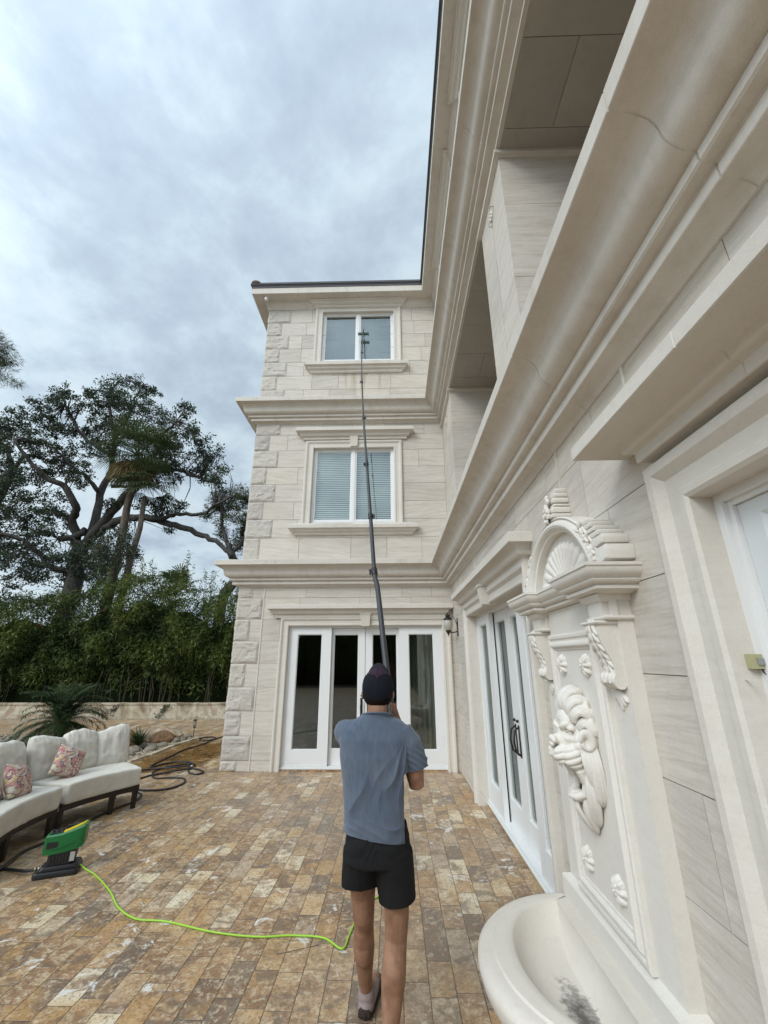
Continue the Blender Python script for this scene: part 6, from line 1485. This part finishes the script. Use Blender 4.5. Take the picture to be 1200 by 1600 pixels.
M['skin'] = skin_mat()
mb = MB()
E6 = lambda c, r, Mx=None: mb.ell(c, r, 18, 12, Mx)
def limb(pts, rad, n=16): mb.tube(pts, rad, n, True); [E6(p, (r, r, r)) for p, r in zip(pts[1:-1], rad[1:-1])]
# trunk (inside the shirt), neck, head
E6((-.10, 2.70, .97), (.140, .098, .12)); E6((-.10, 2.70, 1.12), (.140, .10, .14)); E6((-.105, 2.70, 1.27), (.165, .105, .15)); E6((-.105, 2.69, 1.38), (.175, .085, .085))
limb([(-.105, 2.69, 1.42), (-.102, 2.695, 1.49), (-.10, 2.715, 1.57)], [.068, .058, .058])
HD = Matrix.Rotation(R(50), 4, 'X')   # head tipped back
E6((-.10, 2.756, 1.622), (.077, .092, .100), HD); E6((-.10, 2.80, 1.615), (.055, .045, .06), HD)
E6((-.10, 2.838, 1.680), (.012, .022, .014), HD); E6((-.10, 2.80, 1.585), (.04, .035, .03)); E6((-.10, 2.842, 1.652), (.022, .008, .006)); E6((-.10, 2.835, 1.64), (.02, .008, .006))
for s in (-1, 1): E6((-.10 + s * .088, 2.742, 1.600), (.012, .020, .034), HD)
# right arm
limb([(.050, 2.695, 1.40), (.090, 2.685, 1.31), (.112, 2.70, 1.20), (.118, 2.725, 1.135)], [.058, .052, .047, .042])
limb([(.118, 2.725, 1.135), (.100, 2.79, 1.20), (.050, 2.87, 1.34), (.008, 2.92, 1.45)], [.042, .046, .037, .026])
# left arm
limb([(-.265, 2.70, 1.41), (-.290, 2.80, 1.385), (-.270, 2.90, 1.33)], [.056, .050, .042]); limb([(-.270, 2.90, 1.33), (-.19, 2.91, 1.33), (-.075, 2.885, 1.345)], [.042, .040, .027])
# hands: palm, four fingers round the pole, thumb
def hand(pc, ax, inw, out_, side):
    """pc: pole point held; ax: along the pole (towards the index finger); inw: from palm to the pole; out_: round the pole"""
    ax, inw, out_ = Vector(ax).normalized(), Vector(inw).normalized(), Vector(out_).normalized(); pc = Vector(pc)
    pal = pc - inw * .030 - out_ * .018; Mx = Matrix((ax, out_, inw)).transposed().to_4x4()
    mb.ell(pal, (.042, .036, .017), 14, 9, Mx)
    for k, L in enumerate((1.0, 1.06, 1.0, .86)):
        o = ax * (.032 - .0215 * k)
        pts = [pal + o + out_ * .022, pc + o - inw * .026 + out_ * .024 * L, pc + o + inw * .004 + out_ * .037 * L, pc + o + inw * .030 * L + out_ * .018, pc + o + inw * .032 * L - out_ * .006 * L]
        mb.tube(pts, [.0095, .0098, .0092, .0085, .0075], 10, True); mb.ell(pts[-1], (.0076,) * 3, 8, 6); mb.ell(pts[1], (.0105,) * 3, 8, 6)
    th = [pal + ax * .020 - out_ * .022, pc + ax * .040 - out_ * .026 - inw * .006, pc + ax * .052 - out_ * .020 + inw * .018, pc + ax * .056 - out_ * .004 + inw * .026]
    mb.tube(th, [.014, .0115, .0105, .009], 10, True); mb.ell(th[-1], (.0092,) * 3, 8, 6)
    return pal
ax = Vector(PL[2]) - Vector(PL[1])
p_ = hand((-.024, 2.972, 1.497), ax, (-.75, .45, -.05), (.35, .85, -.10), 1); limb([(.008, 2.92, 1.45), p_], [.026, .022])
p_ = hand((-.006, 2.858, 1.325), ax, (.8, .2, 0), (-.1, .9, -.3), -1); limb([(-.075, 2.885, 1.345), p_], [.027, .020])
# legs
limb([(-.185, 2.71, .93), (-.182, 2.77, .72), (-.178, 2.83, .52), (-.178, 2.875, .455), (-.180, 2.925, .34), (-.176, 2.985, .19), (-.170, 3.032, .085)], [.080, .074, .058, .053, .059, .041, .033])
E6((-.180, 2.898, .345), (.045, .04, .09)); E6((-.170, 3.030, .055), (.026, .030, .035)); limb([(-.170, 3.050, .075), (-.150, 3.14, .05), (-.125, 3.24, .035)], [.036, .038, .030])
limb([(-.02, 2.70, .93), (-.005, 2.70, .74), (.000, 2.71, .56), (-.006, 2.715, .47), (-.020, 2.68, .34), (-.034, 2.655, .19), (-.040, 2.645, .085)], [.080, .076, .061, .056, .061, .042, .034])
E6((-.018, 2.655, .345), (.046, .04, .09)); E6((-.040, 2.640, .055), (.026, .03, .035)); limb([(-.040, 2.655, .075), (-.035, 2.75, .05), (-.03, 2.85, .035)], [.036, .038, .030])
me = remesh(mb, 0.0046, 3, 'body', .5); o = link('body', me, M['skin'], pe); o.matrix_parent_inverse = PEI
# hair below the cap
mb = MB(); E6((-.10, 2.705, 1.60), (.078, .075, .062), HD); me = remesh(mb, .006, 2, 'hair'); co = vget(me); m, t, b = pmat('dark_hair', (.012, .008, .006), .9, 0, .05); bump(t, nz(t, mapping(t, pos(t), scale=(1, 1, .2)), 160, 3), 1, .004, b); o = link('hair', me, m, pe); o.matrix_parent_inverse = PEI
# cap
def fab(name, col, rough=.9, mott=.25, sc=3, bmp=.3):
    m, t, b = pmat(name, col, rough, 0, .15); p = pos(t); n = nz(t, p, sc, 5, .6); c = mixc(t, ramp(t, n, [(.35, 0), (.68, 1)]), tuple(x * (1 - mott) for x in col), tuple(x * (1 + mott) for x in col)); w = nz(t, p, 700, 2)
    c = mixc(t, mth(t, 'MULTIPLY', w, .3), c, tuple(x * .5 for x in col)); t.links.new(c, b.inputs['Base Color']); bump(t, w, bmp, .002, b); return m
M['capm'] = fab('navy_cap_cloth', (.010, .011, .018)); M['capf'] = fab('plum_cap_front', (.040, .022, .036)); M['brim'] = fab('cap_brim', (.030, .026, .034))
HC = Matrix.Translation((-.10, 2.736, 1.638)) @ Matrix.Rotation(R(56), 4, 'X')     # cap frame: +Y forwards, +Z crown
def capshell(a0, a1, name, mat, r0=1.0, seg=40):
    mb = MB(); rows = []
    for j in range(13):
        ph = R(-36) + (R(90) - R(-36)) * j / 12; row = []
        for i in range(seg + 1):
            a = R(a0 + (a1 - a0) * i / seg); rr_ = 1 + .022 * abs(math.cos(3 * (a + R(90)))) * math.cos(ph); v = Vector((.092 * math.cos(a) * math.cos(ph) * rr_, .112 * math.sin(a) * math.cos(ph) * rr_, .112 * math.sin(ph) ** 1.0 if ph > 0 else .15 * math.sin(ph))) * r0; row.append(HC @ v)
        rows.append(row)
    mb.loft(rows, False); me = mb.mesh(name, smooth=True, weld=True); me = eval_mod(me, [('SOLIDIFY', dict(thickness=.003, offset=0))], name); me.polygons.foreach_set('use_smooth', [True] * len(me.polygons)); o = link(name, me, mat, pe); o.matrix_parent_inverse = PEI; return o
capo = capshell(150, 390, 'cap', M['capm']); 
def csub(mb, name, mat, **k): return mb.build(name, mat, capo, **k)
mb = MB(); rows = []
for j in range(13):
    ph = R(-12) + R(102) * j / 12; rows.append([HC @ (Vector((.0925 * math.cos(a) * math.cos(ph), .1125 * math.sin(a) * math.cos(ph), .1125 * math.sin(ph) if ph > 0 else .16 * math.sin(ph))) * 1.004) for a in [R(28 + 124 * i / 20) for i in range(21)]])
mb.loft(rows, False); csub(mb, 'cap_front', M['capf'], smooth=True)
mb = MB(); rows = []
for i in range(15):
    a = R(28 + 124 * i / 14); c_, s_ = math.cos(a), math.sin(a); row = []
    for k in range(8):
        q = k / 7; x = .092 * c_ * (1 - .12 * q); y = .110 * s_ + q * .078 * s_ ** .6; row.append(HC @ Vector((x, y, -.022 - .010 * (c_ / .9) ** 2 * 1.8 - .008 * q)))
    rows.append(row)
mb.loft(rows, False); me = mb.mesh('cap_brim', smooth=True); me = eval_mod(me, [('SOLIDIFY', dict(thickness=.005, offset=0))], 'cap_brim'); me.polygons.foreach_set('use_smooth', [True] * len(me.polygons)); link('cap_brim', me, M['brim'], capo)
mb = MB(); mb.ell(HC @ Vector((0, 0, .113)), (.008, .008, .005), 10, 6, HC.to_3x3().to_4x4()); csub(mb, 'cap_button', M['capf'], smooth=True)
for a in range(6):
    mb = MB(); A_ = R(30 + 60 * a); mb.tube([HC @ (Vector((.092 * math.cos(A_) * math.cos(ph), .112 * math.sin(A_) * math.cos(ph), .112 * math.sin(ph))) * 1.012) for ph in [R(2 + 86 * i / 10) for i in range(11)]], .0016, 5)
    csub(mb, 'cap_seam', M['capm'], smooth=True)
# shirt ---------------------------------------------------------------------
mb = MB(); rows = []
prof = [(.86, -.100, 2.705, .178, .128), (.92, -.100, 2.705, .176, .126), (1.00, -.102, 2.70, .172, .122), (1.10, -.105, 2.70, .174, .122), (1.20, -.108, 2.70, .186, .128), (1.30, -.108, 2.695, .200, .130), (1.38, -.106, 2.69, .205, .118), (1.43, -.104, 2.69, .192, .100), (1.465, -.103, 2.69, .145, .084), (1.49, -.103, 2.69, .090, .074), (1.52, -.102, 2.70, .072, .070), (1.56, -.10, 2.71, .065, .065)]
for z, cx, cy, rx, ry in prof:
    rows.append([(cx + rx * math.copysign(abs(math.cos(a)) ** .85, math.cos(a)), cy + ry * math.copysign(abs(math.sin(a)) ** .9, math.sin(a)), z) for a in [2 * math.pi * i / 40 for i in range(40)]])
mb.loft(rows, True, True, True)
limb([(.03, 2.69, 1.405), (.080, 2.685, 1.35), (.112, 2.695, 1.26), (.122, 2.705, 1.19)], [.076, .072, .066, .060])
limb([(-.235, 2.69, 1.400), (-.292, 2.745, 1.40), (-.300, 2.83, 1.385), (-.29, 2.89, 1.35)], [.074, .064, .062, .060])
me = remesh(mb, .0062, 7, 'shirt', .55)
bm = bmesh.new(); bm.from_mesh(me)
def cut(co_, no_):
    g = bmesh.ops.bisect_plane(bm, geom=bm.verts[:] + bm.edges[:] + bm.faces[:], plane_co=co_, plane_no=no_, clear_outer=True)
def cutpart(test, co_, no_):
    g = bmesh.ops.bisect_plane(bm, geom=[e for e in bm.verts[:] if test(e.co)] + [e for e in bm.edges if all(test(v.co) for v in e.verts)] + [f for f in bm.faces if all(test(v.co) for v in f.verts)], plane_co=co_, plane_no=no_)
    n = Vector(no_); c0 = Vector(co_); bmesh.ops.delete(bm, geom=[f for f in bm.faces if all(test(v.co) for v in f.verts) and (f.calc_center_median() - c0).dot(n) > 0], context='FACES')
cut((-.1, 2.7, .915), (-.12, -.05, -1)); cut((-.1, 2.69, 1.497), (0, .30, 1))
cutpart(lambda c: c.x > .045 and c.z < 1.33, (.118, 2.70, 1.232), (.20, .10, -1)); cutpart(lambda c: c.x < -.20 and c.y > 2.77, (-.298, 2.862, 1.37), (0.1, 1, -.3))
bm.to_mesh(me); bm.free()
me = eval_mod(me, [('SUBSURF', dict(levels=1, subdivision_type='SIMPLE'))], 'shirt')
co = vget(me); nr = np.empty(len(co) * 3); me.vertices.foreach_get('normal', nr); nr = nr.reshape(-1, 3)
x, y, z = co.T; back = np.clip((2.72 - y) / .06, 0, 1)
def ridge(u, sharp=2.2): return 1 - np.abs(np.sin(u)) ** (1 / sharp)
nx = np.array([noise.noise(Vector((p[0] * 5, p[1] * 5, p[2] * 3))) for p in co]); nx2 = np.array([noise.noise(Vector((p[0] * 9 + 4, p[1] * 9, p[2] * 6))) for p in co])
# creases that fan out from the lifted right shoulder and sweep down to the left hip
sx_, sz_ = x - .075, z - 1.415; th = np.arctan2(-sx_, -sz_); rr_ = np.hypot(sx_, sz_)
wz = nx * 2.4 + nx2 * 1.1
f1 = ridge(th * 13 + wz * 1.5 + rr_ * 4, 1.6) * np.exp(-((th - .35) / .40) ** 2) * np.clip((rr_ - .04) / .10, 0, 1) * np.clip((.46 - rr_) / .30, 0, 1) * np.clip(.6 + nx2 * 1.5, .1, 1)
f2 = ridge(th * 6.0 + wz * 1.6 + 1.0, 1.4) * np.exp(-((th - .65) / .42) ** 2) * np.clip((rr_ - .15) / .15, 0, 1) * np.clip((.70 - rr_) / .35, 0, 1) * np.clip(.45 + nx * 2.2, 0, 1)
f3 = ridge((z + .32 * (x + .1)) * 62 + nx * 5.5) * np.clip((1.05 - z) / .08, 0, 1) * (0.5 + nx2)
f4 = ridge((x * 38 + z * 14) + nx * 5) * np.clip((1.42 - z) / .15, 0, 1) * .5 * np.clip(.5 + nx2 * 1.6, 0, 1)
sl = np.clip((x - .05) / .03, 0, 1); f5 = ridge(z * 95 + x * 60 + nx * 5) * sl * np.clip((1.36 - z) / .05, 0, 1)
d = .0210 * f1 * (1 - sl * .6) + .0200 * f2 * (1 - sl) + .0130 * f3 * (1 - sl) + .0090 * f4 * (1 - sl) + .0080 * f5 + .0130 * nx + .005 * nx2
vset(me, co + nr * d[:, None]); me = eval_mod(me, [('SMOOTH', dict(iterations=2, factor=.5)), ('SOLIDIFY', dict(thickness=.0035, offset=0))], 'shirt'); me.polygons.foreach_set('use_smooth', [True] * len(me.polygons))
m, t, b = pmat('faded_blue_jersey', (.12, .16, .22), .95, 0, .1); p = pos(t); n1 = nz(t, p, 4.0, 5, .6, .4); n2 = nz(t, mapping(t, p, scale=(60, 60, 9), rot=(0, .25, 0)), 1.0, 4, .6); n3 = nz(t, p, 900, 2)
c = mixc(t, ramp(t, n1, [(.34, 0), (.66, 1)]), (.062, .086, .130), (.108, .131, .168)); c = mixc(t, mth(t, 'MULTIPLY', ramp(t, n2, [(.45, 0), (.7, 1)]), .22), c, (.20, .22, .25)); c = mixc(t, mth(t, 'MULTIPLY', n3, .35), c, (.07, .09, .13)); t.links.new(c, b.inputs['Base Color']); bump(t, mth(t, 'ADD', n3, mth(t, 'MULTIPLY', n2, 1.0)), .35, .002, b)
b.inputs['Sheen Weight'].default_value = .25; M['shirt'] = m
so_ = link('t_shirt', me, m, pe); so_.matrix_parent_inverse = PEI
bm = bmesh.new(); bm.from_mesh(so_.data); bm.free()
mb = MB(); pts = []
for i in range(33):
    a = 2 * math.pi * i / 32; X_ = -.103 + .090 * math.cos(a); Y_ = 2.692 + .079 * math.sin(a); pts.append((X_, Y_, 1.494 - .30 * (Y_ - 2.69) + .0))
mb.tube(pts, .0050, 7); mb.build('collar', M['shirt'], so_, smooth=True)
# shorts --------------------------------------------------------------------
mb = MB(); rows = []
for z, rx, ry in ((1.0, .150, .112), (.95, .160, .118), (.88, .172, .128), (.80, .180, .130)):
    rows.append([(-.100 + rx * math.cos(a), 2.705 + ry * math.sin(a), z) for a in [2 * math.pi * i / 36 for i in range(36)]])
mb.loft(rows, True, True, True); E6((-.165, 2.66, .88), (.085, .075, .08)); E6((-.035, 2.655, .88), (.085, .075, .08))
def leg(cs):
    rows = [[(cx + rx * math.cos(a), cy + ry * math.sin(a), z) for a in [2 * math.pi * i / 30 for i in range(30)]] for z, cx, cy, rx, ry in cs]; mb.loft(rows, True, True, True)
leg([(.86, -.175, 2.715, .108, .112), (.78, -.182, 2.735, .103, .110), (.70, -.187, 2.76, .100, .104), (.62, -.190, 2.785, .098, .098), (.56, -.192, 2.80, .098, .096)])
leg([(.86, -.022, 2.70, .104, .112), (.78, -.010, 2.70, .100, .112), (.70, .000, 2.705, .096, .106), (.62, .006, 2.71, .094, .100), (.52, .010, 2.715, .094, .096)])
me = remesh(mb, .0062, 5, 'shorts', .5); bm = bmesh.new(); bm.from_mesh(me); cut((-.1, 2.7, .975), (0, 0, 1)); cutpart(lambda c: c.x < -.094, (-.19, 2.77, .675), (.05, -.12, -1)); cutpart(lambda c: c.x >= -.096, (.0, 2.7, .640), (.10, 0, -1)); bm.to_mesh(me); bm.free()
me = eval_mod(me, [('SUBSURF', dict(levels=1, subdivision_type='SIMPLE'))], 'shorts')
co = vget(me); nr = np.empty(len(co) * 3); me.vertices.foreach_get('normal', nr); nr = nr.reshape(-1, 3); nx = np.array([noise.noise(Vector((p[0] * 9, p[1] * 9, p[2] * 3.5 + 3))) for p in co]); x, y, z = co.T
d = .007 * nx + .005 * ridge(x * 42 + nx * 3 + z * 6) * np.clip((.86 - z) / .2, 0, 1) + .004 * ridge(z * 50 + nx * 5 + np.abs(x + .1) * 40) * np.clip((z - .78) / .1, 0, 1)
vset(me, co + nr * d[:, None]); me = eval_mod(me, [('SMOOTH', dict(iterations=2, factor=.5)), ('SOLIDIFY', dict(thickness=.003, offset=0))], 'shorts'); me.polygons.foreach_set('use_smooth', [True] * len(me.polygons))
M['shorts'] = fab('black_shorts_cloth', (.013, .013, .014), .85, .3, 4); sh = link('shorts', me, M['shorts'], pe); sh.matrix_parent_inverse = PEI
# socks and slip-on shoes
M['sock'] = fab('grey_sock', (.30, .24, .23)); M['shoe'] = fab('brown_slip_on', (.045, .032, .026), .8, .3, 40, .6); M['sole'] = pmat('shoe_sole', (.05, .04, .035), .7)[0]
for (a, h) in (((-.170, 3.025), (-.118, 3.295)), ((-.040, 2.635), (-.028, 2.90))):
    A_, H_ = Vector((*a, 0)), Vector((*h, 0)); f = (H_ - A_).normalized(); s_ = Vector((f.y, -f.x, 0)); L = (H_ - A_).length
    mb = MB(); mb.tube([A_ + Vector((0, 0, .130)) - f * -.008, A_ + Vector((0, 0, .085)), A_ + Vector((0, 0, .05)) + f * .01], [.041, .046, .047], 14); E6(A_ + f * .0 + Vector((0, 0, .045)), (.044, .050, .042)); mb.tube([A_ + Vector((0, 0, .05)), A_ + f * .12 + Vector((0, 0, .045)), A_ + f * .2 + Vector((0, 0, .035))], [.044, .042, .034], 14); me = remesh(mb, .005, 3, 'sock'); o = link('sock', me, M['sock'], pe); o.matrix_parent_inverse = PEI
    mb = MB(); rows = []
    for q, w_, h_ in ((-.050, .026, .046), (-.042, .036, .060), (0, .041, .060), (.05, .043, .058), (.11, .046, .072), (.17, .050, .062), (.22, .047, .050), (.26, .034, .040), (.285, .012, .028)):
        c = A_ + f * q * (L / .275); rows.append([c + s_ * w_ * math.cos(b__) + Vector((0, 0, .012 + (h_ - .012) * max(0, math.sin(b__)))) for b__ in [math.pi * i / 12 for i in range(13)]])
    mb.loft(rows, True, True, True); me = mb.mesh('shoe', smooth=True); so2 = link('shoe', me, M['shoe'], pe); so2.matrix_parent_inverse = PEI
    mb = MB(); rows = []
    for z, k in ((0, .97), (.004, 1.0), (.016, 1.0), (.018, .96)):
        row = []
        for i in range(28):
            b__ = 2 * math.pi * i / 28; q = .12 + .168 * math.cos(b__); w_ = (.047 + .004 * math.cos(b__)) * math.sin(b__); row.append(A_ + f * ((q - .12) * k + .12) * (L / .275) + s_ * w_ * k + Vector((0, 0, z)))
        rows.append(row)
    mb.loft(rows, True, True, True); mb.build('sole', M['sole'], so2, smooth=True)
